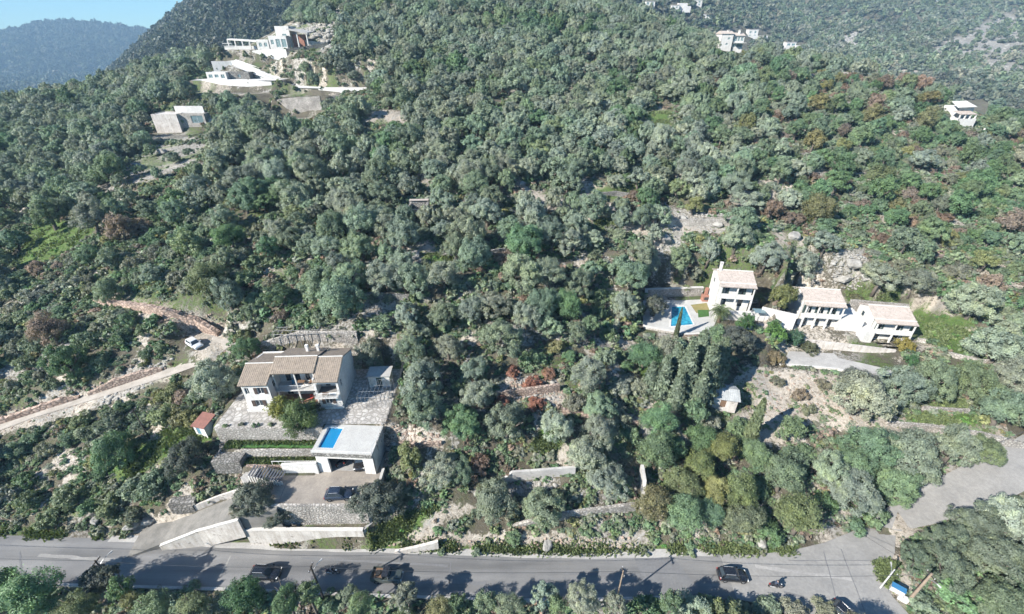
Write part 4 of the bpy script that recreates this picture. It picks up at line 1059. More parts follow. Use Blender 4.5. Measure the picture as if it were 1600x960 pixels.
# ================================================================== BUILDINGS AND WALLS
surf('plaster', (.6, .588, .565, 1), (.5, .485, .46, 1), .45, .9, .15, 6, .01, streak=.35)
surf('plaster_old', (.52, .495, .465, 1), (.36, .335, .31, 1), .55, .92, .3, 5, .02, spots=((.24, .22, .2, 1), 1.3, .64), streak=.8)
surf('plaster_bright', (.52, .51, .49, 1), (.44, .43, .41, 1), .4, .9, streak=.3)
surf('concrete_wall', (.38, .37, .35, 1), (.27, .26, .25, 1), .5, .92, .25, 4, .02, spots=((.26, .25, .235, 1), .9, .63))
surf('paving', (.5, .47, .43, 1), (.35, .325, .3, 1), .8, .92, .5, 3, .04, spots=((.19, .17, .15, 1), 2.2, .62))
surf('pool_tile', (.55, .62, .64, 1), (.48, .56, .58, 1), 1.0, .6)
surf('deck', (.4, .395, .375, 1), (.33, .325, .31, 1), .5, .85)
surf('roof_tile', (.27, .222, .175, 1), (.18, .148, .118, 1), 1.6, .95, .3, 14, .02, spots=((.12, .105, .09, 1), 4.0, .62))
surf('roof_tile_pale', (.4, .345, .305, 1), (.29, .25, .22, 1), 1.6, .95, .3, 14, .02, spots=((.21, .185, .16, 1), 4.0, .6))
surf('roof_red', (.24, .115, .09, 1), (.17, .085, .07, 1), 2.0, .9)
surf('roof_grey', (.33, .34, .34, 1), (.22, .23, .23, 1), .9, .8)
surf('mortar', (.5, .48, .45, 1), (.4, .385, .36, 1), 1.5, .95)
surf('terracotta', (.3, .15, .11, 1), (.22, .11, .08, 1), .8, .9)
surf('wood', (.17, .105, .065, 1), (.11, .07, .045, 1), 3, .8)
surf('wood_pole', (.26, .2, .15, 1), (.17, .135, .1, 1), 2, .9)
surf('wood_pole_dark', (.06, .05, .042, 1), (.045, .038, .032, 1), 2, .9)
surf('shutter', (.05, .075, .07, 1), (.04, .06, .055, 1), 3, .6)
surf('shutter_brown', (.085, .06, .05, 1), (.06, .045, .04, 1), 3, .6)
surf('steel_white', (.62, .62, .61, 1), (.5, .5, .49, 1), 3, .5)
surf('steel_grey', (.36, .365, .37, 1), (.27, .275, .28, 1), 3, .45, metal=.6)
surf('dark_metal', (.05, .052, .056, 1), (.035, .037, .04, 1), 3, .5)
surf('shaded_tread', (.055, .06, .075, 1), (.04, .044, .055, 1), 3, .6)  # stair treads: the shade lying on them is put into this dark colour
surf('interior', (.2, .19, .18, 1), (.15, .145, .14, 1), 1, .95)
surf('tarp_blue', (.05, .14, .27, 1), (.04, .11, .2, 1), 2, .6)
surf('sign_blue', (.03, .12, .24, 1), (.025, .1, .19, 1), 2, .45)
surf('sign_white', (.45, .45, .445, 1), (.36, .36, .355, 1), 2, .5, streak=.6)
surf('turf', (.05, .125, .03, 1), (.04, .085, .025, 1), 2, .95, .5, 20, .04)
surf('turf_dry', (.24, .19, .09, 1), (.15, .15, .05, 1), 1.2, .95, .5, 20, .04)
surf('fabric_red', (.4, .07, .055, 1), (.3, .05, .04, 1), 4, .9)
surf('fabric_blue', (.1, .25, .33, 1), (.08, .2, .27, 1), 4, .9)
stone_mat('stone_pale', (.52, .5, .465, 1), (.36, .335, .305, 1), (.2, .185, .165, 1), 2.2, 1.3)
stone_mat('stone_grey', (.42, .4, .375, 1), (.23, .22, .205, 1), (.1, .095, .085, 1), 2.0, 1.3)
stone_mat('stone_warm', (.55, .44, .35, 1), (.36, .28, .23, 1), (.16, .12, .1, 1), 1.8, 1.2)
stone_mat('flagstone', (.5, .485, .455, 1), (.37, .35, .325, 1), (.24, .225, .205, 1), 1.3, 1.0, .4)
mg, nt, b, out = new_mat('glass'); b.inputs['Base Color'].default_value = (.03, .04, .05, 1); b.inputs['Roughness'].default_value = .06; b.inputs['Specular IOR Level'].default_value = .7
mg, nt, b, out = new_mat('glass_pale'); b.inputs['Base Color'].default_value = (.12, .17, .18, 1); b.inputs['Roughness'].default_value = .08; b.inputs['Specular IOR Level'].default_value = .8
mg, nt, b, out = new_mat('pool_water')
co = gcoord(nt); n1 = noise(nt, 1.6, 3, .5, co)
bp = nt.nodes.new('ShaderNodeBump'); bp.inputs['Strength'].default_value = .35; bp.inputs['Distance'].default_value = .05; nt.links.new(n1.outputs[0], bp.inputs['Height'])
tr_ = nt.nodes.new('ShaderNodeBsdfTransparent'); nt.links.new(ramp(nt, n1.outputs[0], [(.35, (.3, .76, .95, 1)), (.65, (.42, .85, .98, 1))]).outputs[0], tr_.inputs[0])
gl_ = nt.nodes.new('ShaderNodeBsdfGlossy'); gl_.inputs['Roughness'].default_value = .03; nt.links.new(bp.outputs[0], gl_.inputs['Normal'])
fr_ = nt.nodes.new('ShaderNodeFresnel'); fr_.inputs[0].default_value = 1.33; nt.links.new(bp.outputs[0], fr_.inputs['Normal'])
ms = nt.nodes.new('ShaderNodeMixShader'); nt.links.new(fr_.outputs[0], ms.inputs[0]); nt.links.new(tr_.outputs[0], ms.inputs[1]); nt.links.new(gl_.outputs[0], ms.inputs[2]); b.inputs['Base Color'].default_value = (.02, .25, .5, 1); b.inputs['Roughness'].default_value = .05; nt.links.new(bp.outputs[0], b.inputs['Normal'])
m2_ = nt.nodes.new('ShaderNodeMixShader'); m2_.inputs[0].default_value = .62; nt.links.new(ms.outputs[0], m2_.inputs[1]); nt.links.new(b.outputs[0], m2_.inputs[2]); nt.links.new(m2_.outputs[0], out.inputs[0])
mg, nt, b, out = new_mat('pool_water_teal')
co = gcoord(nt); n1 = noise(nt, 1.3, 3, .5, co)
nt.links.new(ramp(nt, n1.outputs[0], [(.35, (.01, .12, .22, 1)), (.65, (.035, .27, .36, 1))]).outputs[0], b.inputs['Base Color']); b.inputs['Roughness'].default_value = .04
bump(nt, b, n1.outputs[0], .3, .06)

def wall_seg(mb, a, b_, z0, z1, th, ops=()):
    """wall from a to b (outside on the right hand), with openings (s0,s1,h0,h1) that are truly cut through"""
    a = Vector((a[0], a[1], 0)); b_ = Vector((b_[0], b_[1], 0)); L = (b_ - a).length; d = (b_ - a) / L; n = Vector((d.y, -d.x, 0))
    S = sorted(set([0, L] + [v for o in ops for v in o[:2]])); H = sorted(set([z0, z1] + [v for o in ops for v in o[2:4]]))
    solid = lambda i, j: 0 <= i < len(S) - 1 and 0 <= j < len(H) - 1 and not any(o[0] - 1e-6 <= S[i] and S[i + 1] <= o[1] + 1e-6 and o[2] - 1e-6 <= H[j] and H[j + 1] <= o[3] + 1e-6 for o in ops)
    P = lambda s, h, k: tuple(a + d * s - n * (th * k) + Vector((0, 0, h)))
    for i in range(len(S) - 1):
        for j in range(len(H) - 1):
            if not solid(i, j): continue
            s0, s1, h0, h1 = S[i], S[i + 1], H[j], H[j + 1]
            mb.quad(P(s0, h0, 0), P(s1, h0, 0), P(s1, h1, 0), P(s0, h1, 0)); mb.quad(P(s1, h0, 1), P(s0, h0, 1), P(s0, h1, 1), P(s1, h1, 1))
            if not solid(i - 1, j): mb.quad(P(s0, h0, 1), P(s0, h0, 0), P(s0, h1, 0), P(s0, h1, 1))
            if not solid(i + 1, j): mb.quad(P(s1, h0, 0), P(s1, h0, 1), P(s1, h1, 1), P(s1, h1, 0))
            if not solid(i, j + 1): mb.quad(P(s0, h1, 0), P(s1, h1, 0), P(s1, h1, 1), P(s0, h1, 1))
            if not solid(i, j - 1): mb.quad(P(s0, h0, 1), P(s1, h0, 1), P(s1, h0, 0), P(s0, h0, 0))
def frame_basis(a, b_):
    a = Vector((a[0], a[1], 0)); b_ = Vector((b_[0], b_[1], 0)); d = (b_ - a).normalized(); return a, d, Vector((d.y, -d.x, 0))
def obox(mb, a, d, n, s0, s1, k0, k1, h0, h1):
    """box in a wall's own frame: along d, outwards n, up"""
    c = [a + d * s + n * k + Vector((0, 0, h)) for h in (h0, h1) for s, k in ((s0, k0), (s1, k0), (s1, k1), (s0, k1))]
    flip = d.cross(Vector((0, 0, 1))).dot(n) > 0
    f = [(0, 3, 2, 1), (4, 5, 6, 7), (0, 1, 5, 4), (1, 2, 6, 5), (2, 3, 7, 6), (3, 0, 4, 7)]
    mb.add(c, [q[::-1] for q in f] if flip else f)
def window(house, a, b_, op, mat='steel_white', glass='glass', shutters=None, name='window', mull=1, depth=.14):
    """frame with mullions set back in its opening; panes and shutters are pieces of it"""
    a, d, n = frame_basis(a, b_); s0, s1, h0, h1 = op; t = .06
    q = MB()
    e = .012
    obox(q, a, d, n, s0 + e, s0 + t, -depth, -depth + .06, h0 + e, h1 - e); obox(q, a, d, n, s1 - t, s1 - e, -depth, -depth + .06, h0 + e, h1 - e)
    obox(q, a, d, n, s0 + t, s1 - t, -depth, -depth + .06, h0 + e, h0 + t); obox(q, a, d, n, s0 + t, s1 - t, -depth, -depth + .06, h1 - t, h1 - e)
    for k in range(mull):
        c = s0 + (s1 - s0) * (k + 1) / (mull + 1); obox(q, a, d, n, c - .025, c + .025, -depth, -depth + .055, h0 + t, h1 - t)
    w = q.build(name, mat, house)
    for k in range(mull + 1):
        p0 = s0 + t + (s1 - s0 - 2 * t) * k / (mull + 1); p1 = s0 + t + (s1 - s0 - 2 * t) * (k + 1) / (mull + 1)
        g_ = MB(); obox(g_, a, d, n, p0 + .005, p1 - .005, -depth + .012, -depth + .03, h0 + t, h1 - t); g_.build('pane', glass, w)
    if shutters:
        wd = (s1 - s0) / 2
        for u0, u1 in ((s0 - wd - .02, s0 - .02), (s1 + .02, s1 + wd + .02)):
            g_ = MB(); obox(g_, a, d, n, u0, u1, .015, .06, h0, h1)
            for i in range(5):
                hh = h0 + (h1 - h0) * (i + .5) / 5; obox(g_, a, d, n, u0 + .06, u1 - .06, .06, .075, hh - .05, hh + .05)
            g_.build('shutter', shutters, w)
    return w
def railing(house, pts, z, h, mat, name='railing', step=.16, r=.018):
    """posts, top rail and balusters along points"""
    q = MB()
    for i in range(len(pts) - 1):
        a = Vector((*pts[i], z)); b_ = Vector((*pts[i + 1], z)); L = (b_ - a).length; n = max(1, int(L / step))
        q.tube(a + Vector((0, 0, h)), b_ + Vector((0, 0, h)), r * 1.6, n=5); q.tube(a + Vector((0, 0, .1)), b_ + Vector((0, 0, .1)), r, n=4)
        for k in range(n + 1):
            p = a.lerp(b_, k / n); q.tube(p, p + Vector((0, 0, h)), r * (1.5 if k in (0, n) else .8), n=4)
    return q.build(name, mat, house)
def tile_slope(mb, e0, e1, t0, t1, rib=.3, course=.42, amp=.04, th=.14):
    """barrel-tiled roof slope: eave e0-e1, top t0-t1"""
    e0, e1, t0, t1 = map(Vector, (e0, e1, t0, t1))
    L = (e1 - e0).length; H = (t0 - e0).length
    nr = max(3, int(L / rib)); nc = max(2, int(H / course)); n = (e1 - e0).cross(t0 - e0).normalized()
    if n.z < 0: n = -n
    m = nr * 4 + 1
    prof = [0.0, .75, 1.0, .75]
    V, F = [], []
    for j in range(nc):
        for half in (0, 1):
            v = (j + half) / nc
            lift = amp * .55 * (1 - half)
            for i in range(m):
                u = i / (m - 1)
                V.append((e0.lerp(e1, u)).lerp(t0.lerp(t1, u), v) + n * (amp * prof[i % 4] + lift))
    rows = nc * 2
    for j in range(rows - 1):
        for i in range(m - 1): F.append((j * m + i, j * m + i + 1, (j + 1) * m + i + 1, (j + 1) * m + i))
    mb.add(V, F)
    lo = [p - n * th for p in (e0, e1, t1, t0)]; hi = [e0, e1, t1, t0]
    mb.add(lo + hi, [(0, 3, 2, 1), (0, 1, 5, 4), (1, 2, 6, 5), (2, 3, 7, 6), (3, 0, 4, 7)])
def gable_roof(house, x0, x1, ef, rd, eb, mat, label=None, cap=True):
    """ridge along x: (y,z) of the front eave, ridge and back eave"""
    q = MB()
    tile_slope(q, (x0, ef[0], ef[1]), (x1, ef[0], ef[1]), (x0, rd[0], rd[1]), (x1, rd[0], rd[1]))
    tile_slope(q, (x1, eb[0], eb[1]), (x0, eb[0], eb[1]), (x1, rd[0], rd[1]), (x0, rd[0], rd[1]))
    r = q.build('roof', mat, house)
    if cap:
        c = MB(); n = int((x1 - x0) / .45)
        for k in range(n):
            a = x0 + (x1 - x0) * k / n; c.tube((a, rd[0], rd[1] + .04), (a + (x1 - x0) / n * .97, rd[0], rd[1] + .06), .12, .1, 6)
        c.build('ridge_cap', 'mortar', r)
    return r
def chimney(house, x, y, z0, z1, w=.45, mat='plaster'):
    q = MB(); q.box(x - w / 2, x + w / 2, y - w / 2, y + w / 2, z0, z1); q.box(x - w * .62, x + w * .62, y - w * .62, y + w * .62, z1 + .0, z1 + .1)
    for sx in (-1, 1):
        for sy in (-1, 1): q.box(x + sx * w * .42 - .05, x + sx * w * .42 + .05, y + sy * w * .42 - .05, y + sy * w * .42 + .05, z1 + .1, z1 + .28)
    q.box(x - w * .6, x + w * .6, y - w * .6, y + w * .6, z1 + .28, z1 + .36)
    return q.build('chimney', mat, house)

# ---------------------------------------------------------------- free-standing and retaining walls
def crooked(a, b_, n, amp): return [a.lerp(b_, k / n) + Vector((rnd.uniform(-amp, amp), rnd.uniform(-amp, amp), rnd.uniform(-amp, amp))) for k in range(n + 1)]
def line_wall(name, tops, bases, th, mat, label, cap=None, cat='wall', rough=.03, seglen=1.6):
    """wall following survey points; tops and bases are lists of (X,Y,Z)"""
    q = MB(); T, B = [], []
    for i in range(len(tops) - 1):
        a, b_ = Vector(tops[i]), Vector(tops[i + 1]); n = max(1, int((b_ - a).length / seglen))
        for k in range(n + (i == len(tops) - 2)):
            T.append(a.lerp(b_, k / n) + Vector((0, 0, rnd.uniform(-rough, rough)))); B.append(bases[i] + (bases[i + 1] - bases[i]) * (k / n))
    V, F = [], []
    for i, p in enumerate(T):
        d = (T[min(i + 1, len(T) - 1)] - T[max(i - 1, 0)]); nn = Vector((-d.y, d.x, 0)).normalized() * th / 2
        for s in (-1, 1):
            V.append((p.x + nn.x * s, p.y + nn.y * s, B[i])); V.append((p.x + nn.x * s, p.y + nn.y * s, p.z))
    for i in range(len(T) - 1):
        o = i * 4; F += [(o, o + 4, o + 5, o + 1), (o + 6, o + 2, o + 3, o + 7), (o + 1, o + 5, o + 7, o + 3)]
    F += [(0, 1, 3, 2), (len(V) - 4, len(V) - 2, len(V) - 1, len(V) - 3)]
    q.add(V, F)
    o = q.build(name, mat)
    tag(o, label, cat)
    if cap:
        V, F = [], []
        for i, p in enumerate(T):
            d = (T[min(i + 1, len(T) - 1)] - T[max(i - 1, 0)]); nn = Vector((-d.y, d.x, 0)).normalized() * (th / 2 + .05)
            for s in (-1, 1):
                V.append((p.x + nn.x * s, p.y + nn.y * s, p.z - .03)); V.append((p.x + nn.x * s, p.y + nn.y * s, p.z + .09))
        F = []
        for i in range(len(T) - 1):
            k = i * 4; F += [(k, k + 4, k + 5, k + 1), (k + 6, k + 2, k + 3, k + 7), (k + 1, k + 5, k + 7, k + 3), (k + 2, k + 6, k + 4, k)]
        F += [(0, 1, 3, 2), (len(V) - 4, len(V) - 2, len(V) - 1, len(V) - 3)]
        c = MB(); c.add(V, F); c.build('coping', cap, o)
    return o
def slope_wall(name, pix, h, th, mat, label, cap=None, **k):
    """wall standing on the slope: foot points on the photograph's grid"""
    P = [hit(*p) for p in pix]; hh = h if hasattr(h, '__len__') else [h] * len(P)
    return line_wall(name, [p + Vector((0, 0, q)) for p, q in zip(P, hh)], [p.z - 1.0 for p in P], th, mat, label, cap, **k)
def at_wall(name, pix, Ys, th, mat, label, cap=None, **k):
    """far wall: (x, y_top, y_foot) on the photograph's grid at the surveyed distance"""
    Ys = Ys if hasattr(Ys, '__len__') else [Ys] * len(pix)
    T = [aty(x, t, Y) for (x, t, f_), Y in zip(pix, Ys)]; Bz = [aty(x, f_, Y).z - 1.2 for (x, t, f_), Y in zip(pix, Ys)]
    return line_wall(name, T, Bz, th, mat, label, cap, **k)

line_wall('retaining_wall', [(-38.4, 38.85, 3.55), (-21.4, 38.85, 3.5)], [-.5, -.5], .45, 'plaster_old', 'long stained white retaining wall standing directly beside the road', 'mortar')
line_wall('retaining_wall', [(-21.4, 38.85, 3.5), (-20.4, 40.2, 3.4), (-20.3, 41.5, 4.2)], [-.4, -.2, 0], .4, 'concrete_wall', 'short grey wall closing the right end of the roadside retaining wall')
line_wall('retaining_wall', [(-39.4, 40.05, 7.42), (-20.7, 40.02, 7.42)], [2.5, 2.5], .4, 'stone_pale', 'upper white stone retaining wall holding up the parking yard', None)
line_wall('retaining_wall', [(-20.7, 40.02, 7.42), (-19.7, 43, 7.6), (-19.6, 46, 7.9)], [1.5, 3, 4], .4, 'concrete_wall', 'grey wall along the right side of the parking yard behind the olive tree')
dr2 = [p.lerp(q_, -.08) for p, q_ in zip(DR, DL)]; dl2 = [p.lerp(q_, 1.1) for p, q_ in zip(DR, DL)]
line_wall('driveway_wall', [(dr2[1].x, dr2[1].y, 1.0), (dr2[2].x, dr2[2].y, 3.5), (dr2[3].x, dr2[3].y, 6.25)], [-.3, -.2, 2.4], .35, 'plaster_old', 'sloping stained white wall along the lower side of the driveway', 'mortar')
line_wall('driveway_wall', [(dl2[2].x - 2.6, dl2[2].y - .5, 3.6), (dl2[2].x + 1.2, dl2[2].y + .3, 4.9), (dl2[3].x - .5, dl2[3].y, 7.0)], [.5, 2, 4], .3, 'plaster_old', 'bright white wall along the upper side of the driveway', None)
line_wall('garden_wall', [(-34.6, 45.5, 9.3), (-29.3, 45.55, 9.5)], [6.8, 6.8], .3, 'plaster', 'clean white wall between the slatted stair and the garage', 'plaster_bright')
line_wall('terrace_wall', [(-46, 49.95, 12.28), (-29.4, 50.0, 12.28)], [8.6, 8.6], .4, 'stone_pale', 'white stone terrace wall at the edge of the villa patio', None)
line_wall('terrace_wall', [(-41.5, 48.0, 9.65), (-30, 48.0, 9.7)], [7.2, 7.2], .35, 'stone_pale', 'lower stone terrace wall between the two green beds', None)
line_wall('terrace_wall', [(-40.5, 46.2, 8.3), (-34.8, 46.1, 8.3)], [6.6, 6.6], .3, 'stone_warm', 'small warm stone wall above the slatted stair')
slope_wall('terrace_wall', [(768, 768), (800, 750), (898, 743)], [.6, 1.9, 2.0], .4, 'concrete_wall', 'long pale concrete terrace wall among the olive trees')
slope_wall('terrace_wall', [(800, 824), (870, 812), (992, 797)], [.5, 1.5, 1.6], .5, 'stone_pale', 'white rubble terrace wall below the lone olive')
slope_wall('terrace_wall', [(1001, 796), (1003, 770), (1000, 742)], [2.6, 3.0, 2.4], .5, 'concrete_wall', 'tall grey concrete wall end seen sideways beside the rust-coloured tree')
slope_wall('roadside_wall', [(618, 864), (650, 862), (686, 858)], [.5, 1.2, 2.0], .4, 'plaster_old', 'short whitewashed wall at the foot of the grassy track')
slope_wall('terrace_wall', [(1384, 664), (1450, 674), (1530, 686), (1596, 700)], [.8, 1.5, 1.5, 1.2], .5, 'stone_pale', 'long dry-stone wall below the vegetable plots')
slope_wall('terrace_wall', [(1440, 640), (1512, 645)], [.7, .8], .4, 'stone_pale', 'short dry-stone wall between the two vegetable plots')
slope_wall('terrace_wall', [(1480, 556), (1530, 568), (1600, 575)], [.9, 1.0, 1.0], .4, 'stone_pale', 'low dry-stone wall at the end of the forecourt')
slope_wall('terrace_wall', [(775, 622), (820, 618), (874, 610)], [1.4, 1.6, 1.4], .5, 'stone_warm', 'pale broken terrace wall above the rust-red brambles')
slope_wall('terrace_wall', [(540, 470), (590, 466), (640, 470)], 1.3, .5, 'stone_grey', 'grey dry-stone wall left of centre in the open grove')
slope_wall('terrace_wall', [(690, 400), (740, 402), (790, 396)], 1.2, .5, 'stone_grey', 'grey dry-stone wall beneath the ruin')
slope_wall('terrace_wall', [(1020, 352), (1060, 352), (1140, 352)], 1.5, .6, 'stone_pale', 'pale dry-stone wall across the rocky clearing')
slope_wall('terrace_wall', [(905, 312), (960, 306), (1010, 312)], 1.2, .5, 'stone_grey', 'dry-stone wall above the bright grass strip')
slope_wall('terrace_wall', [(400, 545), (470, 530), (560, 532)], [.8, 1.6, 1.6], .5, 'stone_pale', 'rough pale stone wall behind the villa roof')
slope_wall('terrace_wall', [(878, 645), (930, 656), (1000, 665)], 1.0, .5, 'stone_warm', 'low pale stone wall left of the boulders')
slope_wall('terrace_wall', [(600, 690), (650, 700), (690, 694)], [.7, .9, .6], .4, 'stone_warm', 'low wall along the dirt path right of the garage')

stone_mat('stone_red', (.55, .44, .37, 1), (.4, .3, .245, 1), (.2, .15, .12, 1), 1.3, 1.2, 1.0)
slope_wall('stone_bank', [(150, 472), (200, 482), (260, 494), (310, 508), (343, 524)], [.8, 1.5, 1.9, 1.7, .9], 1.0, 'stone_red', 'long reddish stone bank above the parked white car', rough=.18, seglen=.7)
slope_wall('stone_bank', [(0, 662), (55, 644), (100, 630), (125, 622)], [.9, 1.2, 1.1, .5], .8, 'stone_red', 'reddish stone bank above the dirt track at the left edge', rough=.18, seglen=.7)
slope_wall('stone_bank', [(140, 617), (185, 602), (235, 585), (255, 578)], [.6, 1.5, 1.2, .5], .8, 'stone_warm', 'pale stone bank above the middle of the dirt track', rough=.18, seglen=.7)
# ---------------------------------------------------------------- the villa with the pool (left)
def villa():
    h = empty('villa', (-35.0, 54.05, 12.2), R(2.6), 'white two-storey villa with brown tiled roofs above the blue rooftop pool', 'house')
    q = MB()
    # left wing
    fo = [(1.35, 2.45, 1.0, 2.25), (.35, 1.0, 3.55, 4.8), (2.3, 3.3, 3.55, 4.8)]
    A, B = (-7.45, 0), (-3.3, 0)
    wall_seg(q, A, B, -.6, 5.55, .25, fo)
    so = [(1.4, 2.3, 3.5, 4.8)]
    wall_seg(q, (-3.3, .003), (-3.3, 3.7), -.6, 5.7, .25, so)
    wall_seg(q, (-7.45, 8.0), (-7.45, .003), -.6, 5.6, .25, [(5.2, 6.2, 3.5, 4.7)])
    # middle block behind the balcony
    mo = [(.5, 1.5, .05, 2.2), (2.6, 3.7, .9, 2.1), (4.9, 5.9, .05, 2.2), (1.0, 1.9, 2.95, 5.0), (2.5, 3.4, 2.95, 5.0), (4.2, 5.0, 2.95, 5.0), (5.5, 6.3, 2.95, 5.0)]
    wall_seg(q, (-3.297, 3.7), (3.597, 3.7), -.6, 6.4, .25, mo)
    # right wing
    A2, B2 = (3.6, .2), (7.45, .2)
    ro = [(1.25, 2.35, .9, 2.2), (.35, 3.5, 3.0, 5.0)]
    wall_seg(q, A2, B2, -.6, 5.55, .25, ro)
    wall_seg(q, (7.45, .203), (7.45, 8.5), -.6, 5.6, .25, [(1.0, 1.8, 3.4, 4.8)])
    wall_seg(q, (3.6, 3.45), (3.6, .203), -.6, 6.0, .25, [(.8, 1.7, .05, 2.2)])
    wall_seg(q, (7.447, 8.5), (-7.447, 8.5), -.6, 5.6, .25)
    # gables
    q.add([(7.45, .2, 5.6), (7.45, 8.5, 5.6), (7.45, 4.2, 7.2), (7.2, .2, 5.6), (7.2, 8.5, 5.6), (7.2, 4.2, 7.2)], [(0, 1, 2), (5, 4, 3), (0, 2, 5, 3), (2, 1, 4, 5)])
    q.add([(-7.45, 0, 5.6), (-7.45, 8, 5.6), (-7.45, 3.5, 6.85), (-7.2, 0, 5.6), (-7.2, 8, 5.6), (-7.2, 3.5, 6.85)], [(2, 1, 0), (3, 4, 5), (3, 5, 2, 0), (5, 4, 1, 2)])
    q.add([(-3.3, 1.6, 5.9), (-3.3, 8.4, 5.6), (-3.3, 4.2, 7.3)], [(0, 1, 2), (2, 1, 0)])
    q.box(-7.7, -3.2, -.25, -.003, -.6, .5); q.box(3.5, 7.6, -.1, .197, -.6, .3)
    q.build('wall', 'plaster', h)
    fl = MB(); fl.box(-7.2, -3.55, .25, 8.2, 2.7, 2.85); fl.box(3.85, 7.2, .46, 8.2, 2.7, 2.85); fl.box(-7.2, 7.2, .5, 8.2, -.3, 0.02); fl.build('floor_slab', 'interior', h)
    for op in fo: window(h, A, B, op, shutters='shutter_brown' if op[0] > 1 else None)
    for op in so: window(h, (-3.3, .003), (-3.3, 3.7), op)
    window(h, (-7.45, 8.0), (-7.45, .003), (5.2, 6.2, 3.5, 4.7))
    for op in mo: window(h, (-3.297, 3.7), (3.597, 3.7), op, mat='shutter_brown', name='door' if op[2] in (.05, 2.95) else 'window', shutters='shutter_brown' if op[0] in (2.6,) else None)
    window(h, A2, B2, ro[0], shutters='shutter_brown'); window(h, (7.45, .203), (7.45, 8.5), (1.0, 1.8, 3.4, 4.8)); window(h, (3.6, 3.45), (3.6, .203), (.8, 1.7, .05, 2.2), mat='shutter_brown', name='door')
    # recessed balcony of the right wing
    w2 = MB(); wall_seg(w2, (3.85, 2.2), (7.2, 2.2), 2.86, 5.5, .15, [(.7, 1.5, 2.9, 4.9), (2.0, 2.8, 3.6, 4.7)]); w2.build('balcony_wall', 'plaster', h)
    window(h, (3.85, 2.2), (7.2, 2.2), (.7, 1.5, 2.9, 4.9), mat='shutter_brown', name='door'); window(h, (3.85, 2.2), (7.2, 2.2), (2.0, 2.8, 3.6, 4.7))
    b1 = MB(); b1.box(3.7, 7.3, -.75, .197, 2.72, 2.86); b1.build('balcony', 'plaster_bright', h); railing(h, [(3.75, .15), (3.75, -.7), (7.25, -.7), (7.25, .15)], 2.86, .95, 'steel_white')
    b2 = MB(); b2.box(-3.25, 3.55, 1.35, 3.66, 2.72, 2.87); b2.build('balcony', 'plaster_bright', h); railing(h, [(-3.0, 1.45), (3.5, 1.45)], 2.87, .95, 'steel_white')
    for x in (-2.9, .35, 3.35):
        c = MB(); c.box(x - .12, x + .12, 1.45, 1.69, -.3, 2.71); c.box(x - .09, x + .09, 1.48, 1.66, 2.88, 6.3); c.build('post', 'plaster_bright', h)
    bm_ = MB(); bm_.box(-3.29, 3.59, 1.5, 1.7, 6.22, 6.4); bm_.build('beam', 'plaster_bright', h)
    p = MB(); p.box(-3.2, 3.5, .9, 3.65, -.3, .1); p.build('porch_floor', 'terracotta', h)
    gable_roof(h, -7.75, -3.25, (-.35, 5.5), (3.5, 6.95), (8.3, 5.35), 'roof_tile')
    gable_roof(h, -3.2, 3.62, (1.25, 6.42), (4.2, 7.6), (8.9, 5.85), 'roof_tile')
    gable_roof(h, 3.66, 7.6, (-.2, 5.62), (4.2, 7.38), (8.9, 5.6), 'roof_tile')
    v = MB(); v.add([(-3.21, 1.2, 6.25), (-3.21, 8.9, 5.7), (-3.21, 4.2, 7.5)], [(0, 1, 2), (2, 1, 0)]); v.build('roof_verge', 'wood', h)
    chimney(h, .9, 6.9, 6.0, 7.55, .4); chimney(h, 2.7, 6.9, 6.0, 7.55, .4)
villa()
def simple_box_thing(name, mat, boxes, label, cat, loc=(0, 0, 0), rz=0.0, group=None):
    q = MB()
    for bx in boxes: q.box(*bx)
    o = q.build(name, mat); o.location = loc; o.rotation_euler = (0, 0, rz); return tag(o, label, cat, group)
q = MB(); q.add([(x, y, 12.2) for x, y in ((-46.3, 49.9), (-29.5, 49.95), (-29.5, 50.85), (-19.9, 50.85), (-19.8, 64.5), (-46.3, 64.5))], [(0, 1, 2, 3, 4, 5)]); tag(q.build('patio', 'flagstone'), 'pale flagstone patio around the white villa', 'patio', kind='structure')
# furniture on the porch and balconies
def chair(loc, rz, mat, label, group=None):
    e = empty('garden_chair', loc, rz, label, 'chair', group)
    MB().box(-.25, .25, -.25, .25, .4, .46).build('seat', mat, e); MB().box(-.25, .25, .2, .26, .46, .9).build('backrest', mat, e)
    for sx in (-1, 1):
        for sy in (-1, 1): MB().box(sx * .22 - .025, sx * .22 + .025, sy * .2 - .025, sy * .2 + .025, 0, .4).build('leg', 'dark_metal', e)
def table(loc, w, d, mat, label):
    e = empty('garden_table', loc, 0, label, 'table')
    MB().box(-w / 2, w / 2, -d / 2, d / 2, .7, .75).build('tabletop', mat, e)
    for sx in (-1, 1):
        for sy in (-1, 1): MB().box(sx * (w / 2 - .07) - .03, sx * (w / 2 - .07) + .03, sy * (d / 2 - .07) - .03, sy * (d / 2 - .07) + .03, 0, .7).build('leg', mat, e)
chair((-35.9, 56.8, 15.07), .3, 'fabric_blue', 'blue chair at the left of the villa balcony'); chair((-33.2, 56.9, 15.07), -.4, 'wood', 'brown chair at the right of the villa balcony')
table((-34.6, 56.8, 15.07), 1.2, .7, 'wood', 'small brown table on the villa balcony')
chair((-33.4, 56.3, 12.3), 0, 'fabric_red', 'red chair under the villa balcony')
table((-29.6, 53.85, 15.06), .9, .5, 'wood', 'small table on the right-hand balcony of the villa')

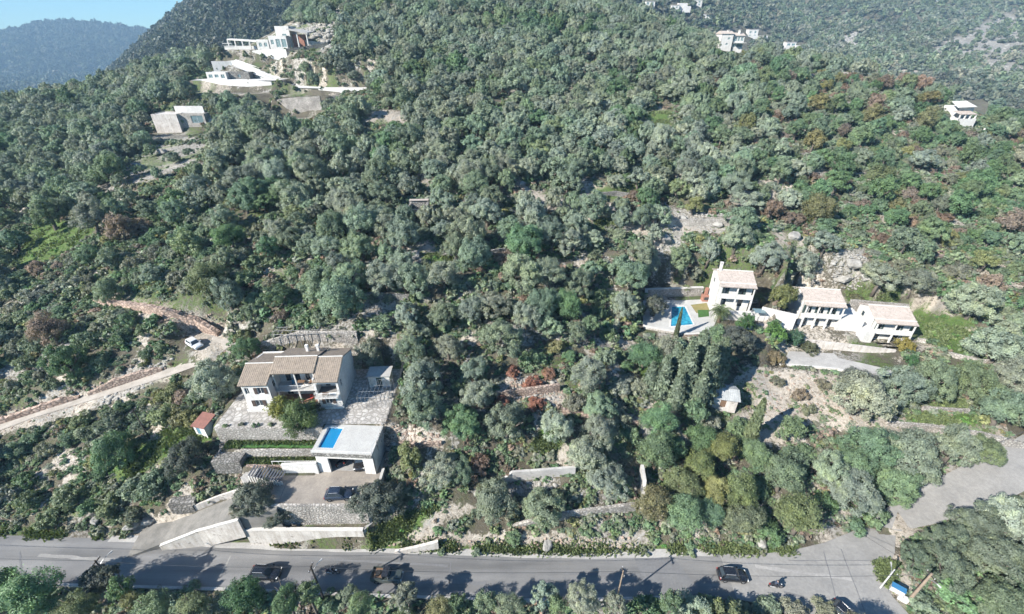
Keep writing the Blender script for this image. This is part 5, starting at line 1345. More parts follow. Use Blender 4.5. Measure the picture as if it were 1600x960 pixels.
# pool on the garage roof
def garage():
    g = empty('pool_garage', (-25.0, 45.55, 7.3), R(-3), 'white garage with a sun deck and small blue pool on its roof', 'garage')
    q = MB()
    wall_seg(q, (-4.3, 0), (4.4, 0), -.4, 4.35, .4, [(1.75, 7.1, -.4, 3.1)])
    wall_seg(q, (4.4, .003), (4.4, 5.2), -.6, 4.35, .35); wall_seg(q, (-4.3, 5.2), (-4.3, .003), -.6, 4.35, .35); wall_seg(q, (4.397, 5.2), (-4.297, 5.2), -.6, 4.35, .3)
    q.build('wall', 'plaster', g)
    s = MB()
    px0, px1, py0, py1 = -3.9, -1.5, .55, 4.75
    s.box(-4.55, px0, -.35, 5.3, 4.36, 4.7); s.box(px1, 4.6, -.35, 5.3, 4.36, 4.7); s.box(px0, px1, -.35, py0, 4.36, 4.7); s.box(px0, px1, py1, 5.3, 4.36, 4.7)
    s.build('deck', 'deck', g)
    b_ = MB(); b_.box(px0, px1, py0, py1, 3.85, 3.9); b_.build('pool_basin', 'pool_tile', g)
    for nm, x0, x1, y0, y1 in (('pool_side', px0, px0 + .06, py0, py1), ('pool_side', px1 - .06, px1, py0, py1), ('pool_side', px0 + .06, px1 - .06, py1 - .06, py1), ('pool_side', px0 + .06, px1 - .06, py0, py0 + .06)):
        MB().box(x0, x1, y0, y1, 3.9, 4.66).build(nm, 'pool_tile', g)
    for k in range(3): MB().box(px0 + .08, px1 - .08, py1 - .45 - .4 * k, py1 - .07 - .4 * k, 3.901, 4.3 - .13 * k).build('pool_step', 'pool_tile', g)
    n_ = 10; V = [(px0 + .06 + (px1 - px0 - .12) * i / n_, py0 + .06 + (py1 - py0 - .12) * j / n_, 4.42) for j in range(n_ + 1) for i in range(n_ + 1)]
    w = MB(); w.add(V, [(j * (n_ + 1) + i, j * (n_ + 1) + i + 1, (j + 1) * (n_ + 1) + i + 1, (j + 1) * (n_ + 1) + i) for j in range(n_) for i in range(n_)]); w.build('water', 'pool_water', g, True)
    f = MB(); f.box(-4.5, 4.55, -.5, -.36, 4.0, 4.6); f.build('fascia', 'stone_grey', g)
    railing(g, [(4.55, 5.2), (4.55, -.28)], 4.7, .95, 'steel_white', step=.4); railing(g, [(4.55, -.28), (-4.5, -.28)], 4.7, .35, 'steel_white', step=.9)
    MB().box(-3.9, 4.0, .4, 5.0, -.06, .03).build('floor', 'concrete_grey', g)
garage()
def shed():
    p = Vector((-49.4, 52.0, float(zt(-49.4, 52.0)) + .1))
    e = empty('shed', p, R(-14), 'small white shed with a red metal roof left of the villa', 'shed')
    q = MB(); wall_seg(q, (-1.3, -1.2), (1.3, -1.2), -.8, 2.0, .15, [(.5, 1.4, 0, 1.75)]); wall_seg(q, (1.3, -1.197), (1.3, 1.6), -.8, 2.0, .15); wall_seg(q, (1.297, 1.6), (-1.297, 1.6), -.8, 2.4, .15); wall_seg(q, (-1.3, 1.6), (-1.3, -1.197), -.8, 2.0, .15)
    q.build('wall', 'plaster', e); window(e, (-1.3, -1.2), (1.3, -1.2), (.5, 1.4, 0, 1.75), mat='steel_grey', glass='fabric_blue', name='door', depth=.1)
    e.scale = (.82, .82, .85)
    r = MB(); tile_slope(r, (-1.55, -1.5, 2.05), (1.55, -1.5, 2.05), (-1.55, 1.85, 2.75), (1.55, 1.85, 2.75), .3, 3.5, .03, .06); r.build('roof', 'roof_red', e)
shed()
# steel pergola frames
def pergola(loc, rz, w, d, h, nx, ny, label, mat='steel_white', r=.05):
    e = empty('pergola', loc, rz, label, 'pergola')
    for i in range(nx + 1):
        x = -w / 2 + w * i / nx
        for y in (-d / 2, d / 2): MB().tube((x, y, -.5), (x, y, h), r, n=5).build('post', mat, e)
        MB().tube((x, -d / 2, h + r), (x, d / 2, h + r), r * .8, n=5).build('beam', mat, e)
    for j in range(ny + 1):
        y = -d / 2 + d * j / ny; MB().tube((-w / 2, y, h - r), (w / 2, y, h - r), r * .8, n=5).build('rail', mat, e)
p0 = hit(485, 536, 0); pergola((p0.x, p0.y + 1.0, p0.z), R(3), 12.5, 2.4, 2.2, 8, 2, 'long rusty steel pergola frame on the terrace behind the villa', 'concrete_grey', .06)
pergola((-22.6, 56.6, 12.2), R(3), 5.0, 4.4, 2.3, 8, 3, 'pale steel pergola on the patio at the right end of the villa', 'steel_grey', .035)
q = MB(); q.box(-1.6, 1.6, -1, 1, 0, 2.2)
an = empty('outbuilding', (-22.9, 60.8, 12.2), R(3), 'low white outbuilding behind the patio pergola', 'outbuilding'); MB().box(-1.8, 1.8, -1.2, 1.2, 0, 2.3).build('wall', 'plaster', an); MB().box(-2, 2, -1.4, 1.4, 2.302, 2.45).build('roof', 'concrete_pale', an); MB().box(-.45, .45, -1.24, -1.203, .02, 2.0).build('door', 'shutter', an)
def fence(pts, h, label, step=1.4, mat='dark_metal'):
    e = empty('fence', pts[0], 0, label, 'fence'); o = Vector(pts[0])
    q = MB(); top = []
    for i in range(len(pts) - 1):
        a, b_ = Vector(pts[i]), Vector(pts[i + 1]); n = max(1, int((b_ - a).length / step))
        for k in range(n + (i == len(pts) - 2)):
            p = a.lerp(b_, k / n) - o; top.append(p)
    for p in top: MB().tube(p - Vector((0, 0, .4)), p + Vector((0, 0, h)), .045, n=5).build('post', mat, e)
    for z in (.25, .55, .85, 1.15, h - .03):
        q.path([p + Vector((0, 0, z)) for p in top], .02, 4)
    q.build('wire', mat, e)
fence([(-19.5, 66, 14.5), (-19.4, 60, 12.5), (-19.4, 51.2, 12.2), (-19.7, 49.5, 12.0), (-20.0, 46.5, 11.6)], 1.5, 'dark wire fence along the right side of the villa patio')
fence([tuple(hit(598, 664)), tuple(hit(640, 660)), tuple(hit(682, 672))], 1.2, 'thin wire fence beside the dirt path right of the garage', 1.6, 'wood_pole')
# garden beds
for nm, P, z, lab in (('garden_bed', BED1, 9.58, 'upper green garden bed below the patio wall'), ('garden_bed', BED2, 8.08, 'lower green garden bed with a white rail')):
    q = MB(); n = 40; V = []; 
    x0, x1, y0, y1 = P[0][0], P[1][0], P[0][1], P[2][1]
    V = [(x0 + (x1 - x0) * i / n, y0 + (y1 - y0) * j / 5, z + rnd.uniform(-.06, .1)) for j in range(6) for i in range(n + 1)]
    q.add(V, [(j * (n + 1) + i, j * (n + 1) + i + 1, (j + 1) * (n + 1) + i + 1, (j + 1) * (n + 1) + i) for j in range(5) for i in range(n)]); tag(q.build(nm, 'turf'), lab, 'garden bed')
rl = empty('garden_railing', (0, 0, 0), 0, 'white pipe railing along the lower garden bed', 'railing'); railing(rl, [(-36.5, 46.3), (-29.6, 46.35)], 8.1, .9, 'steel_white', 'rail', .9, .03)
# stone steps up to the terrace and the slatted stair
def steps(name, loc, rz, n, w, run, rise, mat, label, edge=None):
    e = empty(name, loc, rz, label, 'steps')
    for k in range(n): MB().box(-w / 2, w / 2, k * run, k * run + run * 1.04, -1.2, (k + 1) * rise).build('step', mat, e)
    return e
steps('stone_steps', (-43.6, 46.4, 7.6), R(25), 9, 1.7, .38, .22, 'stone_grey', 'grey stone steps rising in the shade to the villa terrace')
steps('stone_steps', (-40.6, 44.6, 6.6), R(-38), 6, 1.9, .4, .2, 'concrete_pale', 'short pale stone steps above the slatted stair')
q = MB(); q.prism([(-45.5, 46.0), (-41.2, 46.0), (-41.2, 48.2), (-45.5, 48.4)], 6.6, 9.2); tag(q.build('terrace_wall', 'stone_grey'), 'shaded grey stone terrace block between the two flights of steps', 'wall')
def slat_stair():
    e = empty('slatted_stair', (-39.2, 44.0, 7.0), R(-8), 'slatted stair, treads coloured dark for their shade, over white posts beside the parking yard', 'stair rail')
    for k in range(12):
        x = .2 + k * .42
        s = MB(); s.add([(x, 0, 1.75 - k * .05), (x + .22, 0, 1.75 - k * .05), (x + .5, 1.5, 2.35 - k * .06), (x + .28, 1.5, 2.35 - k * .06), (x, 0, 1.65 - k * .05), (x + .22, 0, 1.65 - k * .05), (x + .5, 1.5, 2.25 - k * .06), (x + .28, 1.5, 2.25 - k * .06)], [(0, 1, 2, 3), (4, 7, 6, 5), (0, 4, 5, 1), (1, 5, 6, 2), (2, 6, 7, 3), (3, 7, 4, 0)]); s.build('tread', 'shaded_tread', e)  # sloping stair tread, coloured dark to stand for its shade
        MB().box(x + .02, x + .2, -.06, .1, -1.2, 1.63 - k * .05).build('post', 'plaster_bright', e)
    MB().box(0, 5.3, .12, .3, -1.2, 1.0).build('wall', 'plaster', e)
slat_stair()
simple_box_thing('boundary_stone', 'stone_grey', [(-1.8, 1.8, -.7, .7, -1, 1.1), (-1.2, 1.5, -.9, -.71, -1, .5)], 'grey concrete block among the ivy left of the driveway', 'block', hit(290, 788), .15)

# ---------------------------------------------------------------- the white houses on the right
def right_house(name, loc, rz, W, d_ver, ef, wl, rd, back, floors, bays, label, lower=None, chim=None, roof='roof_tile_pale'):
    """two-storey house: veranda roof (ef), wall line (wl) and ridge (rd) as (y,z); floors = slab heights"""
    h = empty(name, loc, rz, label, 'house')
    q = MB(); z0, z1, z2 = floors
    ops = []
    bw = W / bays
    for k in range(bays):
        c = bw * (k + .5); ops += [(c - .75, c + .05, z1 + .12, z1 + 2.1), (c - .6, c + .4, z0 + .15, z0 + 2.2)]
    A, B = (0, wl[0]), (W, wl[0])
    wall_seg(q, A, B, -1.5, wl[1] - .08, .25, ops)
    wall_seg(q, (W, wl[0] + .003), (W, back[0] - .2), -1.5, back[1] - .05, .25, [(1.5, 2.5, z1 + .9, z1 + 2.0)]); wall_seg(q, (0, back[0] - .2), (0, wl[0] + .003), -1.5, back[1] - .05, .25, [(1.6, 2.5, z1 + .9, z1 + 2.0)])
    wall_seg(q, (W - .003, back[0] - .2), (.003, back[0] - .2), -1.5, back[1] - .05, .25)
    for x, f in ((0, 1), (W, -1)):
        g_ = [(x, wl[0], wl[1] - .12), (x, rd[0], rd[1] - .15), (x, back[0] - .2, back[1] - .07)]; g2 = [(x + .25 * f, *p[1:]) for p in g_]
        q.add(g_ + g2, [(0, 1, 2), (5, 4, 3), (0, 3, 4, 1), (1, 4, 5, 2)])
    q.build('wall', 'plaster_bright', h)
    for op in ops: window(h, A, B, op, mat='shutter', shutters='shutter' if op[2] > z1 else None, name='window' if op[2] > z1 else 'door')
    window(h, (0, back[0] - .2), (0, wl[0] + .003), (1.6, 2.5, z1 + .9, z1 + 2.0), mat='shutter'); window(h, (W, wl[0] + .003), (W, back[0] - .2), (1.5, 2.5, z1 + .9, z1 + 2.0), mat='shutter')
    b_ = MB(); b_.box(.05, W - .05, -.1, wl[0] - .003, z1 - .2, z1); b_.build('balcony', 'plaster_bright', h)
    for k in range(bays + 1):
        x = .15 + (W - .3) * k / bays
        c = MB(); c.box(x - .14, x + .14, -.05, .23, -1.5, z1 - .203); c.box(x - .11, x + .11, -.02, .2, z1 + .003, ef[1] - .12); c.build('post', 'plaster_bright', h)
    for k in range(bays):
        x0 = .15 + (W - .3) * k / bays + .15; x1 = .15 + (W - .3) * (k + 1) / bays - .15
        MB().box(x0, x1, -.02, .12, z1 + .003, z1 + .9).build('parapet', 'plaster_bright', h)
    r = MB()
    tile_slope(r, (-.3, wl[0] - .25, wl[1]), (W + .3, wl[0] - .25, wl[1]), (-.3, rd[0], rd[1]), (W + .3, rd[0], rd[1])); tile_slope(r, (W + .3, back[0], back[1]), (-.3, back[0], back[1]), (W + .3, rd[0], rd[1]), (-.3, rd[0], rd[1]))
    rf = r.build('roof', roof, h)
    MB().box(-.3, W + .3, wl[0] - .42, wl[0] - .26, wl[1] - .1, wl[1] + .13).build('fascia', 'mortar', rf)
    MB().tube((-.3, rd[0], rd[1] + .06), (W + .3, rd[0], rd[1] + .06), .12, n=6).build('ridge_cap', 'mortar', rf)
    v = MB(); tile_slope(v, (-.25, ef[0] - .25, ef[1]), (W + .25, ef[0] - .25, ef[1]), (-.25, wl[0] - .43, wl[1] - .06), (W + .25, wl[0] - .43, wl[1] - .06)); v.build('veranda_roof', roof, h)
    if lower:
        l = MB()
        for bx in lower: l.box(*bx)
        l.build('terrace', 'plaster_bright', h)
    if chim: chimney(h, chim[0], chim[1], chim[2] - 2.2, chim[2], .5, 'plaster_bright')
    return h
h3 = right_house('house', (43.9, 82.6, 12.5), R(-8), 6.8, 1.3, (0, 7.15), (1.4, 7.5), (4.5, 8.8), (7.6, 7.5), (1.7, 4.5, 7.1), 2, 'white two-storey house with a tall chimney beside the turquoise pool', lower=[(-.2, 7.2, -1.6, -.11, -1.5, 1.6), (7.05, 10.5, -1.2, 1.5, -1.5, .9)], chim=(.35, 4.4, 10.3))
h4 = right_house('house', (61.4, 80.0, 11.0), R(-8), 7.4, 1.3, (0, 5.6), (1.3, 5.95), (4.5, 7.3), (7.6, 5.9), (.05, 2.85, 5.5), 3, 'larger white house with three verandas in the middle of the right-hand group', lower=[(7.42, 12.0, 0, 5.4, -1.5, 2.75), (-.6, 12.2, -1.5, -.11, -1.5, -.1)])
h5 = right_house('house', (75.0, 77.0, 9.5), R(-8), 7.3, 1.3, (0, 4.65), (1.3, 5.0), (4.5, 6.3), (7.6, 5.0), (.02, 2.25, 4.5), 2, 'lowest white house with a pale tiled roof at the right end', lower=[(-2.0, -.02, -.5, 5.0, -1.5, 2.6), (-.4, 7.4, -1.4, -.11, -1.5, -.1)])
# lower bays under the middle house's terrace
q = MB(); wall_seg(q, (0, 0), (4.4, 0), .2, 2.6, .2, [(.5, 1.7, .2, 2.2), (2.5, 3.7, .2, 2.2)])
# pool terrace of the first house
z3 = 12.5
def px_poly(pts, z): return [tuple(atz(*p, z))[:2] for p in pts]
q = MB(); q.add([(*p, z3 + .06) for p in px_poly([(1008, 512), (1055, 521), (1112, 518), (1122, 495), (1108, 468), (1060, 470), (1008, 470)], z3)], [tuple(range(7))]); tag(q.build('pool_terrace', 'deck'), 'pale paved terrace around the turquoise pool', 'terrace', kind='structure')
pw = empty('swimming_pool', atz(1066, 496, z3), 0, 'turquoise swimming pool on the terrace of the white house', 'pool')
O = Vector(pw.location)
pp = [Vector((*p, 0)) - Vector((O.x, O.y, 0)) for p in px_poly([(1048, 511), (1083, 508), (1070, 480), (1050, 480)], z3)]
q = MB(); q.add([(p.x, p.y, .09) for p in pp], [(0, 1, 2, 3)]); q.build('water', 'pool_water_teal', pw)
q = MB()
for i in range(4):
    a, b_ = pp[i], pp[(i + 1) % 4]; d = (b_ - a).normalized(); n_ = Vector((d.y, -d.x, 0)) * .35
    q.prism([(a.x, a.y), (b_.x, b_.y), (b_.x + n_.x, b_.y + n_.y), (a.x + n_.x, a.y + n_.y)], .03, .16)
q.build('coping', 'plaster_bright', pw)
q = MB(); q.add([(*p, z3 + .09) for p in px_poly([(1091, 497), (1108, 495), (1107, 485), (1090, 485)], z3)], [(0, 1, 2, 3)]); tag(q.build('lawn', 'turf'), 'bright green artificial lawn patch beside the turquoise pool', 'lawn', kind='structure')
q = MB(); q.add([(*p, z3 + .082) for p in px_poly([(1088, 490), (1109, 487), (1104, 474), (1079, 477)], z3)], [(0, 1, 2, 3)]); tag(q.build('lawn', 'turf_dry'), 'dry brown lawn patch behind the green one', 'lawn', kind='structure')
line_wall('garden_wall', [atz(1008, 470, z3) + Vector((0, 0, 2.0)), atz(1008, 464, z3) + Vector((0, 0, 2.0)), atz(1096, 462, z3) + Vector((0, 0, 2.2))], [11, 11, 11], .6, 'stone_pale', 'high pale stone wall behind the pool terrace', 'mortar')
line_wall('garden_wall', [atz(1006, 513, z3) + Vector((0, 0, .5)), atz(1056, 522, z3) + Vector((0, 0, .5))], [9, 9], .5, 'stone_pale', 'pale stone wall at the left front of the pool terrace', 'mortar')
line_wall('garden_wall', [atz(1068, 524, z3) + Vector((0, 0, .3)), atz(1112, 522, z3) + Vector((0, 0, .3))], [9, 9], .5, 'stone_warm', 'low warm stone wall at the right front of the pool terrace', 'mortar')
line_wall('garden_wall', [atz(1006, 513, z3) + Vector((0, 0, .4)), atz(1006, 472, z3) + Vector((0, 0, .4))], [10, 11], .4, 'plaster_old', 'low white wall at the left side of the pool terrace')
ov = empty('brick_oven', atz(1101, 470, z3), 0, 'terracotta brick oven left of the tall-chimneyed house', 'oven'); MB().box(-.8, .8, -.6, .6, 0, 1.5).build('hearth', 'terracotta', ov); MB().box(-.5, .5, -.62, -.603, .5, 1.2).build('opening', 'dark_metal', ov); MB().box(-.3, .3, 0, .5, 1.503, 3.2).build('flue', 'terracotta', ov)
# tiled lean-to below the house
lt = empty('lean_to', aty(1192, 531, 74.3), R(-4), 'open lean-to with a pale tiled roof below the tall-chimneyed house', 'lean-to')
q = MB(); tile_slope(q, (-3.0, 0, 0), (3.2, 0, 0), (-3.6, 3.6, 1.5), (2.4, 3.6, 1.5)); q.build('roof', 'roof_tile_pale', lt)
MB().box(-3, 3.2, .1, .3, -.34, -.16).build('beam', 'wood', lt)
for x in (-2.7, .2, 2.9): MB().box(x - .1, x + .1, .1, .3, -3.6, -.342).build('post', 'plaster_old', lt)
line_wall('garden_wall', [aty(1192, 480, 80.5), aty(1246, 492, 79.0)], [10, 10], .4, 'plaster', 'white wall joining the tall-chimneyed house and the middle house')
gc = empty('glass_canopy', atz(1182, 500, 13.0), R(-8), 'small glass canopy on posts at the corner of the tall-chimneyed house', 'canopy'); MB().box(-1.1, 1.1, -.9, .9, 2.2, 2.24).build('pane', 'glass_pale', gc)
for sx in (-1, 1):
    for sy in (-1, 1): MB().box(sx * 1.05 - .04, sx * 1.05 + .04, sy * .85 - .04, sy * .85 + .04, -.5, 2.197).build('post', 'steel_grey', gc)
zF = 8.8
q = MB(); q.add([(*p, zF + .08) for p in px_poly([(1222, 568), (1308, 576), (1372, 590), (1402, 590), (1390, 578), (1310, 560), (1295, 545), (1235, 545)], zF)], [tuple(range(8))]); tag(q.build('forecourt', 'concrete_pale'), 'bright concrete forecourt below the white houses', 'forecourt', kind='structure')
line_wall('forecourt_wall', [atz(1218, 570, zF) + Vector((0, 0, .35)), atz(1308, 578, zF) + Vector((0, 0, .35)), atz(1376, 594, zF) + Vector((0, 0, .35))], [6.5, 6.5, 6.5], .35, 'plaster_bright', 'white wall along the outer edge of the concrete forecourt')
line_wall('garden_wall', [aty(1250, 529, 76.2), aty(1345, 540, 74.2), aty(1400, 547, 73.4)], [8.2, 8.2, 8.2], .3, 'plaster_old', 'low white wall between the forecourt and the middle house')
line_wall('garden_wall', [atz(1432, 533, 9.6) + Vector((0, 0, .8)), atz(1472, 541, 9.6) + Vector((0, 0, .8)), atz(1478, 535, 9.6) + Vector((0, 0, .9))], [8, 8, 8], .35, 'stone_pale', 'curved pale wall right of the lowest white house')
line_wall('garden_wall', [aty(1330, 468, 86.0), aty(1420, 476, 84.5)], [11, 11], .4, 'stone_pale', 'pale stone wall behind the lowest white house')
for i, (a, b_) in enumerate((((1358, 540), (1398, 543)), ((1380, 546), (1402, 546)))):
    simple_box_thing('planter', 'concrete_pale', [(-1.4, 1.4, -.25, .25, 0, .5)], ['long concrete planter below the lowest white house', 'short concrete planter behind the yellow bush'][i], 'planter', atz((a[0] + b_[0]) / 2, a[1], 9.0), R(-6))
# hut below the cypresses and the blue tarpaulin
ht = empty('hut', hit(1128, 626), R(-12), 'small hut with a pale grey sheet roof below the cypress group', 'hut')
q = MB(); wall_seg(q, (-2, -1.8), (2, -1.8), -1, 2.0, .2, [(1.2, 2.2, 0, 1.8)]); wall_seg(q, (2, -1.797), (2, 1.8), -1, 2.0, .2); wall_seg(q, (1.997, 1.8), (-1.997, 1.8), -1, 2.0, .2); wall_seg(q, (-2, 1.8), (-2, -1.797), -1, 2.0, .2); q.build('wall', 'plaster_old', ht)
MB().box(-.78, .18, -1.7, -1.66, .0, 1.78).build('door', 'wood', ht)
q = MB(); tile_slope(q, (-2.3, -2.2, 1.95), (2.3, -2.2, 1.95), (-2.3, 0, 2.9), (2.3, 0, 2.9), .3, 3, .03, .05); tile_slope(q, (2.3, 2.2, 1.95), (-2.3, 2.2, 1.95), (2.3, 0, 2.9), (-2.3, 0, 2.9), .3, 3, .03, .05); q.build('roof', 'roof_grey', ht)
p = hit(1083, 634); q = MB(); n = 8; V = [((i / n - .5) * 3, (j / n - .5) * 2.2, 1.3 - ((i / n - .5) ** 2 + (j / n - .5) ** 2) * 3.2 + rnd.uniform(-.06, .06)) for j in range(n + 1) for i in range(n + 1)]
q.add(V, [(j * (n + 1) + i, j * (n + 1) + i + 1, (j + 1) * (n + 1) + i + 1, (j + 1) * (n + 1) + i) for j in range(n) for i in range(n)]); o = q.build('tarpaulin', 'tarp_blue', None, True); o.location = p; tag(o, 'blue tarpaulin over a heap left of the grey-roofed hut', 'tarpaulin')
# ruin in the grove
ru = empty('ruin', hit(656, 338), R(4), 'small roofless stone ruin hidden among the olive trees', 'ruin')
q = MB(); wall_seg(q, (-2.4, -2), (2.4, -2), -1, 2.3, .5, [(1.8, 3.0, -.2, 1.8)]); wall_seg(q, (2.4, -1.997), (2.4, 2), -1, 3.2, .5); wall_seg(q, (2.397, 2), (-2.397, 2), -1, 3.4, .5); wall_seg(q, (-2.4, 2), (-2.4, -1.997), -1, 2.8, .5); q.build('wall', 'stone_grey', ru)
MB().box(-2.3, 2.3, 1.2, 2.2, 3.41, 3.6).build('roof_remnant', 'roof_tile_pale', ru)

# ---------------------------------------------------------------- villas on the upper left
def px_block(parent, x0, x1, yt, yb, Y, depth, mat, name='wall', ops=(), th=.3, zlow=2.0):
    """building block whose front face was surveyed on the photograph's grid at distance Y; ops in fractions of width and height"""
    a = aty(x0, yt, Y); b_ = aty(x1, yt, Y); zb = aty(x0, yb, Y).z; zt_ = a.z
    L = Vector(parent.location)
    W = b_.x - a.x; H = zt_ - zb; o = (a.x - L.x, Y - L.y)
    q = MB(); rr = [(u0 * W, u1 * W, zb - L.z + v0 * H, zb - L.z + v1 * H) for u0, u1, v0, v1 in ops]
    A, B = (o[0], o[1]), (o[0] + W, o[1])
    wall_seg(q, A, B, zb - L.z - zlow, zt_ - L.z, th, rr)
    wall_seg(q, (B[0], B[1] + .003), (B[0], B[1] + depth), zb - L.z - zlow, zt_ - L.z, th); wall_seg(q, (B[0] - .003, B[1] + depth), (A[0] + .003, A[1] + depth), zb - L.z - zlow, zt_ - L.z, th); wall_seg(q, (A[0], A[1] + depth), (A[0], A[1] + .003), zb - L.z - zlow, zt_ - L.z, th)
    q.box(A[0] + th, B[0] - th, A[1] + th, A[1] + depth - th, zt_ - L.z - .5, zt_ - L.z - .15)
    w = q.build(name, mat, parent)
    for r in rr: window(parent, A, B, r, glass='glass_pale', depth=.2, mull=1)
    return w
ua = empty('hill_villa', aty(450, 78, 262), 0, 'large white terraced villa below the rocks on the upper left', 'house')
px_block(ua, 428, 450, 41, 76, 266, 9, 'plaster_bright', ops=[(.45, .75, .56, .66), (.55, .95, .1, .42)])
px_block(ua, 418, 446, 56, 77, 262, 8, 'plaster_bright', ops=[(.1, .26, .35, .7), (.38, .62, .15, .75), (.7, .95, .15, .75)])
px_block(ua, 400, 418, 62, 78, 262, 7, 'plaster_bright', ops=[(.15, .4, .3, .7), (.6, .85, .3, .7)])
px_block(ua, 455, 473, 54, 68, 268, 6, 'terracotta', ops=[])
q = MB(); L = Vector(ua.location)
a = aty(447, 47, 263) - L; b_ = aty(480, 53, 263) - L; q.add([(a.x, a.y, a.z), (b_.x, b_.y, b_.z), (b_.x, b_.y + 9, b_.z + .5), (a.x, a.y + 9, a.z + .5), (a.x, a.y, a.z + .5), (b_.x, b_.y, b_.z + .5), (b_.x, b_.y + 9, b_.z + 1), (a.x, a.y + 9, a.z + 1)], [(0, 3, 2, 1), (4, 5, 6, 7), (0, 1, 5, 4), (1, 2, 6, 5), (2, 3, 7, 6), (3, 0, 4, 7)]); q.build('canopy_roof', 'concrete_pale', ua)
for x in (463, 478): a = aty(x, 53, 263.5) - L; MB().box(a.x - .25, a.x + .25, a.y, a.y + .5, a.z - 6.5, a.z - .3).build('post', 'plaster_bright', ua)
q = MB(); a = aty(354, 61, 268) - L; b_ = aty(400, 64, 262) - L
q.add([(a.x, a.y, a.z - .5), (b_.x, b_.y, b_.z - .5), (b_.x, b_.y + 5, b_.z - .3), (a.x, a.y + 5, a.z - .3), (a.x, a.y, a.z), (b_.x, b_.y, b_.z), (b_.x, b_.y + 5, b_.z + .2), (a.x, a.y + 5, a.z + .2)], [(0, 3, 2, 1), (4, 5, 6, 7), (0, 1, 5, 4), (1, 2, 6, 5), (2, 3, 7, 6), (3, 0, 4, 7)]); q.build('veranda_roof', 'plaster_bright', ua)
for k in range(5):
    p = (a.lerp(b_, k / 4)); MB().box(p.x - .25, p.x + .25, p.y + .2, p.y + .7, p.z - 4.6, p.z - .52).build('post', 'plaster_bright', ua)
px_block(ua, 350, 400, 72, 79, 265, 6, 'plaster_bright', name='veranda')
railing(ua, [tuple((aty(348, 70, 264.6) - L)[:2]), tuple((aty(362, 70, 264.6) - L)[:2])], (aty(350, 72, 264.6) - L).z, 1.1, 'steel_grey', step=.8, r=.05)
at_wall('retaining_wall', [(378, 94, 96), (396, 79, 98), (418, 77, 101), (447, 77, 104)], [258, 257, 256, 255], .6, 'plaster_bright', 'tall curved white retaining wall under the hill villa')
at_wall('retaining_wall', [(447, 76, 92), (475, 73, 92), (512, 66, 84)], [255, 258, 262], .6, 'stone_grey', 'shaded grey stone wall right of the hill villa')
at_wall('retaining_wall', [(470, 62, 70), (512, 68, 74)], [270, 268], .5, 'plaster_old', 'long low wall at the foot of the pale rocks')
at_wall('drive_wall', [(330, 96, 112), (362, 96, 112), (395, 110, 126), (425, 124, 134), (450, 134, 142)], [246, 248, 244, 238, 233], .5, 'plaster_bright', 'long white wall of the zigzag drive below the hill villa')
at_wall('drive_wall', [(368, 93, 97), (400, 104, 110), (430, 118, 124), (462, 131, 136), (500, 138, 142)], [252, 250, 245, 240, 236], .5, 'plaster', 'upper white wall of the zigzag drive')
at_wall('retaining_wall', [(300, 126, 140), (345, 125, 142), (385, 125, 143), (424, 128, 144)], [232, 230, 229, 229], .7, 'plaster', 'long straight white retaining wall of the lower villa terrace')
lv = empty('terrace_villa', aty(335, 124, 236), 0, 'low white building with a grey stone end on the terrace below the hill villa', 'house')
px_block(lv, 321, 352, 113, 125, 236, 5, 'plaster_bright', ops=[(.1, .3, .25, .7), (.4, .6, .3, .7), (.72, .9, .2, .7)]); px_block(lv, 352, 388, 113, 125, 238, 5, 'stone_grey', ops=[(.5, .62, .3, .7)], name='stone_wall')
at_wall('retaining_wall', [(424, 158, 178), (445, 154, 180), (470, 152, 182), (500, 151, 186)], [212, 210, 209, 208], .7, 'stone_pale', 'curved beige stone retaining wall below the zigzag drive')
at_wall('retaining_wall', [(498, 139, 150), (530, 138, 150), (572, 139, 152)], [222, 221, 220], .6, 'plaster', 'straight white wall at the right end of the zigzag drive')
at_wall('terrace_wall', [(556, 178, 190), (600, 180, 190), (640, 184, 192)], [188, 186, 184], .5, 'stone_warm', 'rust-coloured stone bank right of the curved beige wall')
hb = empty('stone_villa', aty(270, 205, 186), 0, 'low white and stone villa on the left slope with a dark glazed opening', 'house')
px_block(hb, 235, 275, 179, 208, 186, 8, 'plaster_old'); px_block(hb, 275.5, 318, 178, 207, 187.5, 7, 'stone_pale', name='stone_wall', ops=[(.48, .92, .5, .9)]); px_block(hb, 271, 316, 166, 178, 191, .5, 'plaster_bright', name='parapet')
# ---------------------------------------------------------------- houses far off on the right
fh = empty('ridge_house', aty(1148, 78, 262), 0, 'tall three-storey white house with balconies standing on the ridge', 'house')
px_block(fh, 1129, 1147, 53, 77, 262, 8, 'plaster_bright', ops=[(.55, .75, .62, .76), (.45, .65, .25, .4)]); px_block(fh, 1147.5, 1164, 56, 78, 263, 7, 'plaster_bright', ops=[(.05, .35, .62, .9), (.4, .62, .62, .9), (.68, .95, .62, .9), (.05, .35, .2, .48), (.4, .95, .2, .48)])
L = Vector(fh.location)
for x0_, x1_, y_, Y_, d_ in ((1129, 1147, 53, 262, 8), (1147.5, 1164, 56, 263, 7)):
    a = aty(x0_, y_, Y_) - L; b_ = aty(x1_, y_, Y_) - L; q = MB(); q.extx([(a.y - .4, a.z + .02), (a.y + d_ / 2, a.z + 1.3), (a.y + d_ + .4, a.z + .02), (a.y + d_ + .4, a.z - .12), (a.y - .4, a.z - .12)], a.x - .35, b_.x + .3); q.build('roof', 'roof_tile_pale', fh)
for x in (1138, 1156): p = aty(x, 48, 265) - L; chimney(fh, p.x, p.y, p.z - 3, p.z, .8, 'plaster_bright')
p = aty(1147.5, 67, 261.5) - L; MB().box(p.x, p.x + 6, p.y - .6, p.y + 1.3, p.z - .2, p.z).build('balcony', 'plaster_bright', fh)
